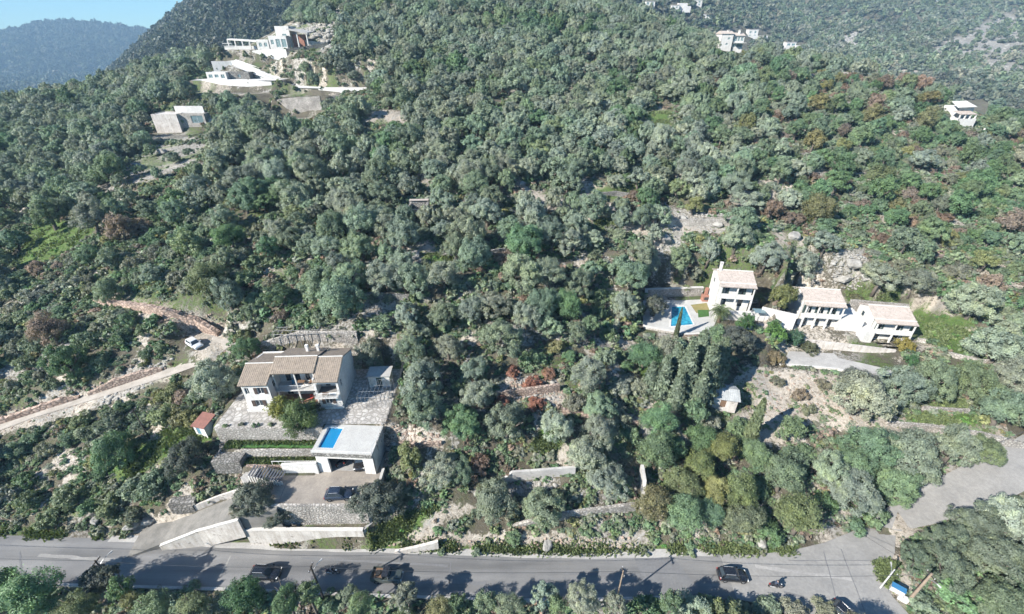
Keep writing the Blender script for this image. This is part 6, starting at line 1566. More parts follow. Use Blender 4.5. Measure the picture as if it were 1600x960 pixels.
def far_house(px0, px1, yt, yb, Y, label, ops, extra=(), mat='plaster_bright'):
    p_ = hit((px0 + px1) / 2, yb)
    if p_ is not None:
        extra = [(*ex[:4], ex[4] - Y + p_.y, *ex[5:]) for ex in extra]; Y = p_.y
    e = empty('distant_house', aty((px0 + px1) / 2, yb, Y), 0, label, 'house')
    px_block(e, px0, px1, yt, yb, Y, 9, mat, ops=ops, zlow=4)
    for ex in extra: px_block(e, *ex[:4], ex[4], 7, mat, name='wing', ops=ex[5] if len(ex) > 5 else (), zlow=4)
    L = Vector(e.location); a = aty(px0, yt, Y) - L; b_ = aty(px1, yt, Y) - L
    MB().box(a.x - .5, b_.x + .5, a.y - .5, a.y + 9.5, a.z + .003, a.z + .35).build('roof', 'roof_tile_pale', e)
w4 = [(.1, .3, .55, .8), (.6, .8, .55, .8), (.1, .3, .12, .4), (.6, .8, .12, .4)]
far_house(1171, 1186, 46, 60, 330, 'small white house with battlement-like parapet behind the ridge house', w4, [(1164, 1200, 56, 62, 326)])
far_house(1230, 1245, 66, 77, 420, 'white two-storey house with terraces beyond the ridge', [(.1, .4, .5, .8), (.55, .9, .5, .8)], [(1244, 1256, 71, 78, 418), (1218, 1250, 75, 81, 410)])
far_house(1010, 1024, 2, 20, 700, 'tall white apartment house at the top edge, just right of the hill crest', [(.1, .35, .7, .9), (.55, .85, .7, .9), (.1, .35, .4, .6), (.55, .85, .4, .6), (.1, .35, .1, .3)], [(1003, 1010, 9, 16, 700)])
far_house(1050, 1062, 8, 20, 720, 'stepped white house at the top edge, second from the crest', w4, [(1061, 1075, 5, 12, 724), (1068, 1080, 10, 14, 722)])
far_house(1084, 1098, 0, 10, 760, 'white house cut by the top edge of the picture', w4)
far_house(1088, 1112, 22, 28, 620, 'long low white building below the apartment houses', [(.1, .2, .3, .7), (.4, .5, .3, .7), (.7, .8, .3, .7)])
far_house(958, 972, -2, 4, 800, 'white house at the very top edge beside the hill crest', [(.2, .4, .2, .6)])
far_house(1462, 1480, -2, 3, 900, 'pale house at the top edge on the right', [(.2, .4, .2, .6)])
vh = empty('slope_house', aty(1508, 190, 182), 0, 'white house with a pale pitched roof and open veranda on the far right slope', 'house')
px_block(vh, 1500, 1523, 168, 182, 184.5, 7, 'plaster_bright', ops=[(.2, .35, .3, .7)]); px_block(vh, 1499, 1526, 186, 194, 180, 5, 'plaster_bright', name='terrace', zlow=4)
L = Vector(vh.location); q = MB(); a = aty(1496, 168.2, 183.5) - L; b_ = aty(1526, 166, 183.5) - L
tile_slope(q, (a.x, a.y - .5, a.z), (b_.x, a.y - .5, a.z + .3), (a.x + 1, a.y + 4.5, a.z + 1.6), (b_.x - .5, a.y + 4.5, a.z + 1.8), .5, .6); q.build('roof', 'plaster_bright', vh)
a = aty(1501, 178, 180.5) - L; b_ = aty(1527, 180, 180.5) - L; q = MB(); tile_slope(q, (a.x, a.y - .3, a.z - .2), (b_.x, a.y - .3, a.z - .2), (a.x, a.y + 3.8, a.z + .6), (b_.x, a.y + 3.8, a.z + .6), .5, .6); q.build('veranda_roof', 'roof_tile_pale', vh)
for k in range(4): x = a.x + .3 + (b_.x - a.x - .6) * k / 3; MB().box(x - .18, x + .18, a.y - .1, a.y + .26, a.z - 2.6, a.z - .37).build('post', 'plaster_bright', vh)
at_wall('retaining_wall', [(1538, 200, 206), (1556, 206, 211)], [178, 174], .4, 'plaster', 'short white wall right of the far slope house')
at_wall('retaining_wall', [(1305, 108, 112), (1330, 108, 112), (1375, 111, 115), (1435, 112, 116)], [588, 584, 578, 572], .5, 'stone_pale', 'pale stone wall along the far track on the right')
q = MB(); P_ = [aty(345, 98, 249), aty(368, 95, 253), aty(462, 132, 240), aty(450, 136, 234)]
q.add([(p.x, p.y, p.z + .25) for p in P_], [(0, 1, 2, 3)]); tag(q.build('villa_drive', 'plaster_bright'), 'pale concrete zigzag drive below the hill villa', 'drive', kind='structure')
q = MB(); q.add([(-148.5, 231.0, 47.6), (-109, 230.0, 47.6), (-107, 242, 47.6), (-147, 243, 47.6)], [(0, 1, 2, 3)]); tag(q.build('villa_yard', 'plaster_bright'), 'pale paved yard of the terrace villa', 'yard', kind='structure')

q = MB(); q.add([(-86, 222.3, 44.95), (-62, 221.6, 44.95), (-62, 227.6, 44.95), (-86, 228.6, 44.95)], [(0, 1, 2, 3)]); q.add([(-104.6, 227.4, 44.95), (-86, 222.3, 44.95), (-86, 228.6, 44.95), (-103, 238.4, 44.95)], [(0, 1, 2, 3)])
tag(q.build('villa_drive', 'plaster_bright'), 'pale lower arm of the zigzag drive behind the straight white wall', 'drive', kind='structure')
# ================================================================== VEHICLES, PEOPLE, STREET FURNITURE
def paint(name, c, rough=.25):
    m, nt, b, out = new_mat(name); b.inputs['Base Color'].default_value = (*c, 1); b.inputs['Roughness'].default_value = rough; b.inputs['Coat Weight'].default_value = .6; b.inputs['Coat Roughness'].default_value = .08; b.inputs['Metallic'].default_value = .2
    n = noise(nt, 14, 3, .6, nt.nodes.new('ShaderNodeTexCoord').outputs['Object']); nt.links.new(ramp(nt, n.outputs[0], [(.3, g4(rough * .8)), (.7, g4(min(1, rough * 1.6)))]).outputs[0], b.inputs['Roughness'])
paint('paint_black', (.012, .013, .016)); paint('paint_navy', (.02, .028, .045)); paint('paint_green', (.035, .045, .042), .4); paint('paint_white', (.6, .6, .6)); paint('paint_dark', (.02, .02, .022))
paint('chrome', (.5, .5, .5), .2); paint('lamp_glass', (.75, .75, .72), .15); paint('lamp_red', (.35, .02, .015), .2)
surf('tyre', (.02, .02, .021, 1), (.015, .015, .016, 1), 8, .85)
surf('rim', (.33, .33, .34, 1), (.25, .25, .26, 1), 8, .35, metal=.7)
surf('cloth_dark', (.03, .032, .04, 1), (.02, .022, .028, 1), 8, .9)
surf('cloth_blue', (.045, .055, .085, 1), (.03, .04, .06, 1), 8, .9)
surf('skin', (.42, .27, .2, 1), (.38, .24, .18, 1), 8, .6)
def loft(mb, secs):
    """close a body through ring sections"""
    n = len(secs[0]); V = [p for s in secs for p in s]; F = []
    for i in range(len(secs) - 1):
        for k in range(n): F.append((i * n + k, i * n + (k + 1) % n, (i + 1) * n + (k + 1) % n, (i + 1) * n + k))
    F += [tuple(range(n))[::-1], tuple(range((len(secs) - 1) * n, len(secs) * n))]
    mb.add(V, F)
def wheel(parent, x, y, r, w, name='wheel'):
    q = MB(); n = 18; s = 1 if y > 0 else -1
    prof = [(r * .62, w / 2), (r * .94, w / 2), (r, w * .35), (r, -w * .35), (r * .94, -w / 2), (r * .62, -w / 2)]
    V = [(x + math.cos(2 * math.pi * k / n) * a, y + b_, r + math.sin(2 * math.pi * k / n) * a) for k in range(n) for a, b_ in prof]; m = len(prof)
    q.add(V, [(k * m + j, ((k + 1) % n) * m + j, ((k + 1) % n) * m + (j + 1) % m, k * m + (j + 1) % m) for k in range(n) for j in range(m)])
    wo_ = q.build(name, 'tyre', parent, True)
    c = MB(); c.tube((x, y - w * .3, r), (x, y + w * .3, r), r * .61, n=14)
    for k in range(5):
        t = 2 * math.pi * k / 5; c.tube((x, y + s * w * .32, r), (x + math.cos(t) * r * .58, y + s * w * .32, r + math.sin(t) * r * .58), .03, n=4)
    c.build('rim', 'rim', wo_)
def car(loc, heading, mat, label, L=4.3, W=1.8, H=1.52, hood=.27, boot=.0, group=None):
    """car with front at +x: lofted body, cabin with its own panes, lamps, mirrors, wheels"""
    e = empty('parked_car' if 'parked' in label or 'inside' in label else 'car', loc, heading, label, 'car', group)
    belt = H * .6; zl = .2; hx = L / 2; q = MB(); secs = []
    st = [(-1, .78, zl + .2, belt * .82), (-.96, .92, zl + .04, belt * .97), (-.8, .985, zl, belt * 1.02), (-.45, 1, zl, belt * 1.02), (0, 1, zl, belt), (.35, 1, zl, belt * .97), (.6, .985, zl, belt * .92), (.82, .95, zl, belt * .86), (.95, .86, zl + .04, belt * .74), (1, .7, zl + .16, belt * .6)]
    for t, wf, a, b_ in st:
        w = W / 2 * wf; x = t * hx
        secs.append([(x, -w * .94, a), (x, -w, a + (b_ - a) * .3), (x, -w * .985, a + (b_ - a) * .72), (x, -w * .9, b_ - .02), (x, -w * .6, b_ + .02), (x, w * .6, b_ + .02), (x, w * .9, b_ - .02), (x, w * .985, a + (b_ - a) * .72), (x, w, a + (b_ - a) * .3), (x, w * .94, a)])
    loft(q, secs); q.build('body', mat, e, True)
    # cabin
    xb0, xb1 = -hx * (.9 - boot), hx * (1 - 2 * hood); xt0, xt1 = -hx * (.68 - boot), hx * (.98 - 2 * hood) - .62
    wb, wt, zb, zr = W / 2 * .9, W / 2 * .7, belt - .02, H - .03
    c = MB()
    B = [(xb0, -wb, zb), (xb1, -wb * .94, zb - .02), (xb1, wb * .94, zb - .02), (xb0, wb, zb)]; T = [(xt0, -wt, zr), (xt1, -wt, zr - .03), (xt1, wt, zr - .03), (xt0, wt, zr)]
    c.add(B + T, [(0, 1, 5, 4), (1, 2, 6, 5), (2, 3, 7, 6), (3, 0, 4, 7)]); c.build('pillars', mat, e)
    rf = MB(); n = 6
    V = [(xt0 + (xt1 - xt0) * i / n, -wt * 1.0 + 2 * wt * j / n, zr - .03 * (i / n) + .05 * (1 - (2 * j / n - 1) ** 4) * (1 - (2 * i / n - 1) ** 6) + .002) for i in range(n + 1) for j in range(n + 1)]
    rf.add(V, [(i * (n + 1) + j, (i + 1) * (n + 1) + j, (i + 1) * (n + 1) + j + 1, i * (n + 1) + j + 1) for i in range(n) for j in range(n)]); rr = rf.build('roof', mat, e, True)
    for s in (-1, 1): MB().tube((xt0 + .15, s * wt * .92, zr + .05), (xt1 - .2, s * wt * .92, zr + .05), .02, n=4).build('roof_rail', 'chrome', rr)
    def pane(nm, a, b_, c_, d, k0, k1, v0, v1):
        a, b_, c_, d = map(Vector, (a, b_, c_, d)); P = lambda u, v: a.lerp(b_, u).lerp(d.lerp(c_, u), v)
        nrm = (b_ - a).cross(d - a).normalized() * .008
        MB().add([P(k0, v0) + nrm, P(k1, v0) + nrm, P(k1, v1) + nrm, P(k0, v1) + nrm], [(0, 1, 2, 3)]).build(nm, 'glass', e)
    pane('windscreen', B[1], B[2], T[2], T[1], .06, .94, .08, .93); pane('rear_window', B[3], B[0], T[0], T[3], .08, .92, .25, .9)
    for u0, u1 in ((.1, .36), (.4, .64), (.68, .9)):
        pane('side_window', B[0], B[1], T[1], T[0], u0, u1, .12, .9); pane('side_window', B[2], B[3], T[3], T[2], 1 - u1, 1 - u0, .12, .9)
    for s in (-1, 1):
        MB().box(hx * .87, hx * .95, s * W * .36 - .17, s * W * .36 + .17, belt * .6, belt * .76).build('headlight', 'lamp_glass', e)
        MB().box(-hx * .985, -hx * .93, s * W * .38 - .14, s * W * .38 + .14, belt * .66, belt * .92).build('tail_light', 'lamp_red', e)
        MB().box(xb1 - .25, xb1 - .05, s * (wb + .1) - .1, s * (wb + .1) + .1, belt, belt + .15).build('mirror', mat, e)
        for x in (-hx * .6, hx * .62): wheel(e, x, s * (W / 2 - .1), .33, .22)
    MB().box(hx * .93, hx * 1.0, -W * .3, W * .3, .22, .42).build('bumper', 'paint_dark', e); MB().box(-hx * 1.0, -hx * .94, -W * .36, W * .36, .26, .46).build('bumper', 'paint_dark', e)
    return e
def gp(px, py, z): return tuple(atz(px, py, z))
car(gp(1143, 902, .03), R(-4), 'paint_black', 'black hatchback driving on the road right of the asphalt patch', 3.95, 1.72, 1.5)
car(gp(417, 899, .03), R(-2), 'paint_black', 'black off-road car driving on the road below the white retaining wall', 4.15, 1.78, 1.62)
car(gp(1322, 968, .03), R(-58), 'paint_black', 'dark car leaving at the bottom edge beyond the junction', 4.2, 1.78, 1.5)
car(gp(531, 776, 7.33), R(3), 'paint_navy', 'navy hatchback parked on the gravel yard beside the big olive', 3.9, 1.72, 1.48)
car((-23.6, 47.6, 7.36), R(-80), 'paint_dark', 'dark car parked inside the garage under the pool', 4.1, 1.75, 1.5)
pc = atz(305, 541, 13.1); pc.z = float(zt(pc.x, pc.y)) + .05
car(tuple(pc), R(-32), 'paint_white', 'white hatchback parked at the top of the dirt track', 3.9, 1.7, 1.48)
def pickup():
    e = empty('pickup_truck', gp(606, 904, .03), R(-3), 'old dark green open off-roader with a long bonnet in the shade on the road', 'car')
    q = MB(); W = .84
    loft(q, [[(x, -W * f, a), (x, -W * f, b_), (x, -W * f * .94, b_ + .05), (x, W * f * .94, b_ + .05), (x, W * f, b_), (x, W * f, a)] for x, f, a, b_ in ((-2.05, .98, .45, .98), (-1.2, 1, .36, 1.0), (.1, 1, .36, 1.0), (.7, .98, .4, 1.0), (1.3, .94, .42, .98), (1.85, .9, .44, .92), (2.02, .84, .5, .85))]); q.build('body', 'paint_green', e)
    for s in (-1, 1):
        MB().box(-2.0, -.5, s * .8 - .04, s * .8 + .04, 1.052, 1.35).build('bed_side', 'paint_green', e)
        MB().box(.95, 1.95, s * .82 - .12, s * .82 + .12, .62, .84).build('mudguard', 'paint_green', e)
        MB().tube((2.0, s * .55, .78), (2.08, s * .55, .78), .12, n=10).build('headlight', 'lamp_glass', e)
        for x in (-1.25, 1.4): wheel(e, x, s * .74, .38, .24)
        for x in (-.42, .38): MB().tube((x, s * .72, 1.05), (x - .02 * (x > 0), s * .68, 1.72), .03, n=5).build('pillar', 'steel_grey', e)
    MB().box(-2.05, -1.98, -.8, .8, 1.053, 1.35).build('tailgate', 'paint_green', e)
    MB().box(-1.97, -.5, -.75, .75, 1.053, 1.08).build('bed_floor', 'wood', e)
    MB().box(-.5, .35, -.72, .72, 1.72, 1.78).build('roof', 'paint_dark', e)
    MB().add([(.52, -.7, 1.06), (.52, .7, 1.06), (.37, .68, 1.7), (.37, -.68, 1.7)], [(0, 1, 2, 3)]).build('windscreen', 'glass', e)
    MB().add([(-.46, .7, 1.06), (-.46, -.7, 1.06), (-.44, -.68, 1.7), (-.44, .68, 1.7)], [(0, 1, 2, 3)]).build('rear_window', 'glass', e)
    MB().box(2.04, 2.14, -.8, .8, .46, .6).build('bumper', 'steel_grey', e); MB().box(.6, 1.95, -.5, .5, 1.035, 1.09).build('bonnet', 'paint_green', e)
    sp = MB(); sp.tube((-1.2, 0, 1.09), (-1.2, 0, 1.3), .36, n=14); sp.build('spare_wheel', 'tyre', e)
pickup()
def motorbike(loc, heading, label, rider=None):
    e = empty('motorbike', loc, heading, label, 'motorbike')
    for x in (-.68, .7): wheel(e, x, .001, .31, .12)
    q = MB(); loft(q, [[(x, -w, a), (x, -w * .8, b_), (x, w * .8, b_), (x, w, a)] for x, w, a, b_ in ((-.3, .1, .4, .72), (0, .17, .32, .8), (.25, .18, .4, .95), (.45, .12, .55, .9))]); q.build('body', 'paint_dark', e)
    q = MB(); loft(q, [[(x, -w, a), (x, -w, b_), (x, w, b_), (x, w, a)] for x, w, a, b_ in ((-.85, .1, .72, .84), (-.5, .15, .7, .82), (-.1, .13, .72, .8), (.05, .1, .75, .82))]); q.build('seat', 'cloth_dark', e)
    MB().tube((.7, 0, .31), (.42, 0, 1.0), .045, n=6).build('fork', 'chrome', e)
    MB().path([(.28, -.38, 1.08), (.42, -.2, 1.02), (.42, .2, 1.02), (.28, .38, 1.08)], .02, 5).build('handlebar', 'dark_metal', e)
    MB().tube((.5, 0, .88), (.62, 0, .88), .09, n=10).build('headlight', 'lamp_glass', e)
    MB().tube((-.8, -.16, .4), (-.1, -.16, .34), .05, n=6).build('exhaust', 'chrome', e); MB().box(-.95, -.85, -.08, .08, .7, .8).build('tail_light', 'lamp_red', e)
    MB().box(-.95, -.6, -.12, .12, .55, .7).build('mudguard', 'paint_dark', e)
    if rider: person(loc, heading, rider)
def person(loc, heading, label):
    """seated rider: one continuous skin grown over a skeleton, arms to the handlebar, feet on the pegs"""
    J = {'pel': (-.25, 0, .9), 'belly': (-.22, 0, 1.08), 'chest': (-.1, 0, 1.32), 'neck': (-.03, 0, 1.48), 'head': (.02, 0, 1.62)}
    R_ = {'pel': .15, 'belly': .14, 'chest': .165, 'neck': .065, 'head': .1}
    E = [('pel', 'belly'), ('belly', 'chest'), ('chest', 'neck'), ('neck', 'head')]
    for s, k in ((-1, 'r'), (1, 'l')):
        J.update({'sh' + k: (-.07, .19 * s, 1.38), 'el' + k: (.1, .31 * s, 1.16), 'wr' + k: (.27, .34 * s, 1.1), 'ha' + k: (.33, .34 * s, 1.09), 'hi' + k: (-.2, .11 * s, .87), 'kn' + k: (.2, .22 * s, .78), 'an' + k: (.0, .2 * s, .36), 'to' + k: (.18, .2 * s, .3)})
        R_.update({'sh' + k: .075, 'el' + k: .055, 'wr' + k: .035, 'ha' + k: .045, 'hi' + k: .1, 'kn' + k: .075, 'an' + k: .045, 'to' + k: .04})
        E += [('chest', 'sh' + k), ('sh' + k, 'el' + k), ('el' + k, 'wr' + k), ('wr' + k, 'ha' + k), ('pel', 'hi' + k), ('hi' + k, 'kn' + k), ('kn' + k, 'an' + k), ('an' + k, 'to' + k)]
    keys = list(J); me = bpy.data.meshes.new('body'); me.from_pydata([J[k] for k in keys], [(keys.index(a), keys.index(b_)) for a, b_ in E], [])
    t = bpy.data.objects.new('tmp', me); col.objects.link(t)
    sm = t.modifiers.new('s', 'SKIN'); t.modifiers.new('d', 'SUBSURF').levels = 1
    for i, k in enumerate(keys): me.skin_vertices[0].data[i].radius = (R_[k], R_[k])
    me.skin_vertices[0].data[0].use_root = True
    dg = bpy.context.evaluated_depsgraph_get(); m2 = bpy.data.meshes.new_from_object(t.evaluated_get(dg)); bpy.data.objects.remove(t)
    m2.name = 'body'; m2.materials.clear(); m2.materials.append(MATS['cloth_blue']); m2.materials.append(MATS['skin']); m2.materials.append(MATS['cloth_dark'])
    for p in m2.polygons:
        c = p.center; p.material_index = 1 if (c.x > .27 and c.z > 1.0) or c.z > 1.46 else (2 if c.z < .95 else 0); p.use_smooth = True
    e = empty('person', loc, heading, label, 'person'); mobj('body', m2, e)
    q = MB(); n = 10; V, F = [], []
    for j in range(7):
        ph = -math.pi / 2 * .5 + math.pi * .75 * j / 6
        for k in range(n): V.append((.02 + .145 * math.cos(ph) * math.cos(2 * math.pi * k / n), .125 * math.cos(ph) * math.sin(2 * math.pi * k / n), 1.64 + .14 * math.sin(ph)))
    F = [(j * n + k, j * n + (k + 1) % n, (j + 1) * n + (k + 1) % n, (j + 1) * n + k) for j in range(6) for k in range(n)] + [tuple(range(6 * n, 7 * n))]
    hm = q.add(V, F).build('helmet', 'paint_dark', e, True)
    MB().box(.12, .165, -.08, .08, 1.6, 1.68).build('visor', 'glass', hm)
motorbike(gp(1211, 918, .03), R(-6), 'black motorbike ridden on the road in front of the right-hand black hatchback', 'rider in dark blue jacket and helmet on the motorbike near the junction')
motorbike(gp(521, 896, .03), R(-2), 'dark motorbike ridden in the tree shade behind the open off-roader', 'rider in dark clothes on the motorbike in the tree shade')
motorbike((-26.6, 47.2, 7.36), R(70), 'motorbike parked at the left inside the garage'); motorbike((-25.6, 47.6, 7.36), R(75), 'motorbike parked beside the dark car inside the garage')

# poles, lamps and cables
def pole(px_top, py_top, Y, mat, label, r=.13, lamp=None, zb=None, arms=1):
    t = aty(px_top, py_top, Y); z0 = float(zt(t.x, t.y)) - .6 if zb is None else zb
    e = empty('utility_pole', (t.x, t.y, z0), 0, label, 'pole'); h = t.z - z0
    MB().path([(0, 0, 0), (0, 0, h * .5), (0, 0, h)], [r, r * .85, r * .65], 8).build('shaft', mat, e)
    for k in range(arms): MB().box(-.06, .06, -.65, .65, h - .35 - k * .5, h - .23 - k * .5).build('crossarm', 'wood_pole_dark', e)
    for s in (-.55, .55): MB().tube((0, s, h - .23), (0, s, h - .06), .045, n=6).build('insulator', 'sign_white', e)
    if lamp:
        a = MB().path([(0, 0, h - 1.2), (lamp[0] * .5, lamp[1] * .5, h - .75), (lamp[0], lamp[1], h - .6)], .035, 5).build('lamp_arm', 'steel_grey', e)
        q = MB(); d = Vector((lamp[0], lamp[1], 0)).normalized(); n_ = Vector((-d.y, d.x, 0)) * .09; p = Vector((lamp[0], lamp[1], h - .6))
        q.add([p - n_ * .6 - Vector((0, 0, .06)), p + n_ * .6 - Vector((0, 0, .06)), p + d * .45 + n_ - Vector((0, 0, .08)), p + d * .45 - n_ - Vector((0, 0, .08)), p - n_ * .5 + Vector((0, 0, .05)), p + n_ * .5 + Vector((0, 0, .05)), p + d * .45 + n_ * .8 + Vector((0, 0, .06)), p + d * .45 - n_ * .8 + Vector((0, 0, .06))], [(0, 3, 2, 1), (4, 5, 6, 7), (0, 1, 5, 4), (1, 2, 6, 5), (2, 3, 7, 6), (3, 0, 4, 7)]); q.build('lamp_head', 'sign_white', a)
    return Vector((t.x, t.y, t.z - .1))
T1 = pole(148, 876, 32.2, 'wood_pole_dark', 'dark wooden utility pole with a street lamp at the left end of the road', .14, (.55, 1.2))
T2 = pole(485, 885, 31.3, 'wood_pole_dark', 'dark wooden utility pole with a street lamp between the black car and the motorbike', .15, (.6, .9))
T3 = pole(974, 892, 30.8, 'wood_pole', 'pale wooden utility pole in the middle of the seaward kerb', .12)
b5 = atz(1415, 938, .5); T4 = pole(1456, 897, b5.y, 'wood_pole', 'thick brown wooden pole beside the blue and white notice box', .2, (.25, -.9))
b6 = atz(1382, 917, .3); T5 = pole(1398, 890, b6.y, 'sign_white', 'white metal lamp pole left of the blue and white notice box', .11, (.5, .9), arms=0)
b7 = hit(242, 684); T6 = pole(207, 640, b7.y, 'wood_pole_dark', 'dark wooden pole on the scrub slope below the dirt track', .11)
b8 = hit(1190, 500); T7 = pole(1300, 800, 45.0, 'wood_pole', 'wooden pole hidden in the trees above the junction', .12)
def cable(a, b_, sag, label, r=.022):
    a, b_ = Vector(a), Vector(b_); n = 18
    tag(MB().path([a.lerp(b_, k / n) - Vector((0, 0, sag * 4 * (k / n) * (1 - k / n))) for k in range(n + 1)], r, 4).build('power_cable', 'dark_metal'), label, 'cable')
far_l = Vector((-112, 34.5, 7.5))
cable(far_l, T1, .7, 'thin dark power cable from the left edge to the first roadside pole'); cable(T1, T2, .6, 'dark power cable between the first and second roadside poles'); cable(T2, T3, .8, 'dark power cable between the second and third roadside poles'); cable(T3, T4, .8, 'dark power cable from the third roadside pole to the brown pole')
cable(T4, T7, .5, 'dark power cable from the brown pole across the junction', .02); cable(T4, (70, -20, 9), .4, 'dark power cable leaving the brown pole towards the camera'); cable(T7, (104, 58, 14), .6, 'pale twin cable above the trees over the side road', .03); cable(T6, (-75, 36, 7.8), .5, 'dark cable from the slope pole down to the left'); cable(T6, (-49.5, 52, 15), .3, 'dark cable from the slope pole to the red-roofed shed')
def notice():
    p = atz(1399, 926, .4); e = empty('notice_box', p, R(-40), 'white roadside box with a blue lid beside the junction', 'box'); e.scale = (.78, .78, .78)
    MB().box(-.95, .95, -.35, .35, .25, 1.35).build('cabinet', 'sign_white', e)
    MB().add([(-1.0, -.42, 1.36), (1.0, -.42, 1.36), (1.0, .42, 1.62), (-1.0, .42, 1.62), (-1.0, -.42, 1.43), (1.0, -.42, 1.43), (1.0, .42, 1.69), (-1.0, .42, 1.69)], [(0, 3, 2, 1), (4, 5, 6, 7), (0, 1, 5, 4), (1, 2, 6, 5), (2, 3, 7, 6), (3, 0, 4, 7)]).build('lid', 'sign_blue', e)
    for x in (-.8, .8): MB().box(x - .06, x + .06, -.3, .3, -.3, .248).build('foot', 'steel_grey', e)
    MB().box(-.62, .62, -.358, -.352, .5, 1.15).build('panel', 'plaster_bright', e)
notice()
simple_box_thing('marker_block', 'plaster_bright', [(-.3, .3, -.25, .25, -.3, .5), (-.75, -.32, -.2, .2, -.3, .3)], 'white concrete marker block at the foot of the brown pole', 'block', gp(1414, 938, .5), R(-40))
# palms
leaf_mat('palm_leaves', .2)
def frond_mesh(seed):
    g = random.Random(seed); q = MB(); n = 9; L = 1.0
    sp = [(L * k / n, 0, .38 * math.sin(k / n * 2.4) * .9 - .5 * (k / n) ** 2.2) for k in range(n + 1)]
    q.path(sp, [.018 * (1 - k / (n + 1)) + .003 for k in range(n + 1)], 4)
    for k in range(1, n * 2):
        t = k / (n * 2); i = min(int(t * n), n - 1); u = t * n - i; p = Vector(sp[i]).lerp(Vector(sp[i + 1]), u)
        for s in (-1, 1):
            l = .3 * math.sin(math.pi * (.12 + .86 * t)) + .03
            a = p + Vector((.2 * l + .02, s * l, -.35 * l)); q.add([p - Vector((.014, 0, 0)), p + Vector((.02, 0, .004)), a], [(0, 1, 2)])
    return q.mesh('frond', 'palm_leaves')
FR = [frond_mesh(k) for k in range(3)]
def palm(p, h, L, n, label, tint=(.12, .15, .07)):
    e = empty('palm_tree', p, rnd.random() * 6, label, 'palm')
    q = MB(); k = 9; q.path([(0, 0, -.3 + (h + .3) * i / k) for i in range(k + 1)], [.2 * L / 2 * (1.25 if i % 2 else 1.0) + .06 for i in range(k + 1)], 9); q.build('trunk', 'palm_bark', e, True)
    for i in range(n):
        o = mobj('frond', FR[i % 3], e, (0, 0, h)); up = i / n
        o.rotation_euler = (0, R(38 - 78 * up + rnd.uniform(-8, 8)), i * 2.4); o.scale = (L * rnd.uniform(.85, 1.1),) * 3; o['tint'] = tint
palm(hit(1122, 503), 2.4, 2.6, 30, 'large palm with arching fronds beside the green lawn')
palm(atz(1070, 462, 12.5), 2.0, 1.2, 16, 'small bushy palm in front of the high pool wall', (.15, .19, .06)); palm(hit(1185, 478), 2.0, 1.3, 16, 'slim palm right of the tall-chimneyed house', (.13, .17, .06)); palm(hit(1527, 578), .6, 2.0, 22, 'low spreading palm at the right end of the forecourt', (.15, .18, .08)); palm(hit(1122, 470), 2.6, 1.3, 16, 'small palm at the left corner of the tall-chimneyed house', (.14, .18, .06))
# ================================================================== STONES, GRASS, AIR
surf('rock', (.3, .29, .27, 1), (.16, .153, .14, 1), .7, .95, .6, 4, .08)
surf('rock_warm', (.3, .235, .19, 1), (.2, .15, .12, 1), .7, .95, .6, 4, .08)
def stone_shape(seed):
    g = np.random.default_rng(seed); bm_ = bmesh.new(); bmesh.ops.create_icosphere(bm_, subdivisions=1, radius=1)
    for v in bm_.verts:
        v.co *= g.uniform(.62, 1.12); v.co.z *= .72; v.co.x *= 1.15
    V = np.array([v.co[:] for v in bm_.verts]); bm_.verts.index_update(); F = np.array([[v.index for v in f.verts] for f in bm_.faces]); bm_.free(); return V, F
STN = [stone_shape(k) for k in range(8)]
def big_stone(seed):
    g = np.random.default_rng(seed); bm_ = bmesh.new(); bmesh.ops.create_icosphere(bm_, subdivisions=3, radius=1)
    A = g.normal(size=(9, 3)); A /= np.linalg.norm(A, axis=1, keepdims=True); c = g.uniform(.55, .9, 9)
    for v in bm_.verts:
        p = np.array(v.co)
        for a, k in zip(A, c):
            d = p @ a
            if d > k: p = p - a * (d - k) * .92
        p *= 1 + .05 * math.sin(p[0] * 9 + seed) * math.sin(p[1] * 8) + .04 * g.normal()
        v.co = p * np.array([1.1, .9, .75])
    me = bpy.data.meshes.new('boulder'); bm_.to_mesh(me); bm_.free(); me.materials.append(MATS['rock']); return me
BIG = [big_stone(k) for k in range(5)]
PBOX = [(P, (*P.min(0), *P.max(0))) for P, _k, _f in PADS]
def scatter_stones(name, label, polys, n, size, mat, Dmax=600, warm=False):
    """loose stones on the open ground, too many to pick apart: real stones joined into one mass"""
    VV, FF, off = [], [], 0
    for q in polys:
        q = np.array(q, float); lo, hi = q.min(0), q.max(0); ar = (hi - lo).prod(); k = 0
        for _ in range(n * 3):
            if k >= n: break
            x, y = rng.uniform(lo[0], hi[0]), rng.uniform(lo[1], hi[1])
            if not inside(np.array([x]), np.array([y]), q)[0]: continue
            p = hit(x, y)
            if p is None or p.y > Dmax: continue
            if any(b_[0] < p.x < b_[2] and b_[1] < p.y < b_[3] and inside(np.array([p.x]), np.array([p.y]), P)[0] for P, b_ in PBOX): continue
            k += 1
            V, F = STN[rng.integers(8)]; s = rng.uniform(*size) * (rng.random() ** 1.5 * 1.1 + .4) * min(3, max(1, p.y / 150))
            a = rng.uniform(0, 6.28); c_, s_ = math.cos(a), math.sin(a)
            W = V * s * np.array([1, rng.uniform(.6, 1), rng.uniform(.5, 1)]); W = np.c_[W[:, 0] * c_ - W[:, 1] * s_, W[:, 0] * s_ + W[:, 1] * c_, W[:, 2]]
            VV.append(W + np.array([p.x, p.y, p.z - s * .08])); FF.append(F + off); off += len(V)
    return tag(mobj(name, np_mesh(name, np.concatenate(VV), np.concatenate(FF), mat)), label, 'stones', kind='stuff')
scatter_stones('loose_stones', 'grey and white loose stones on the rocky clearings', ROCK[:1] + ROCK[1:4] + ROCK[6:], 200, (.18, .5), 'rock')
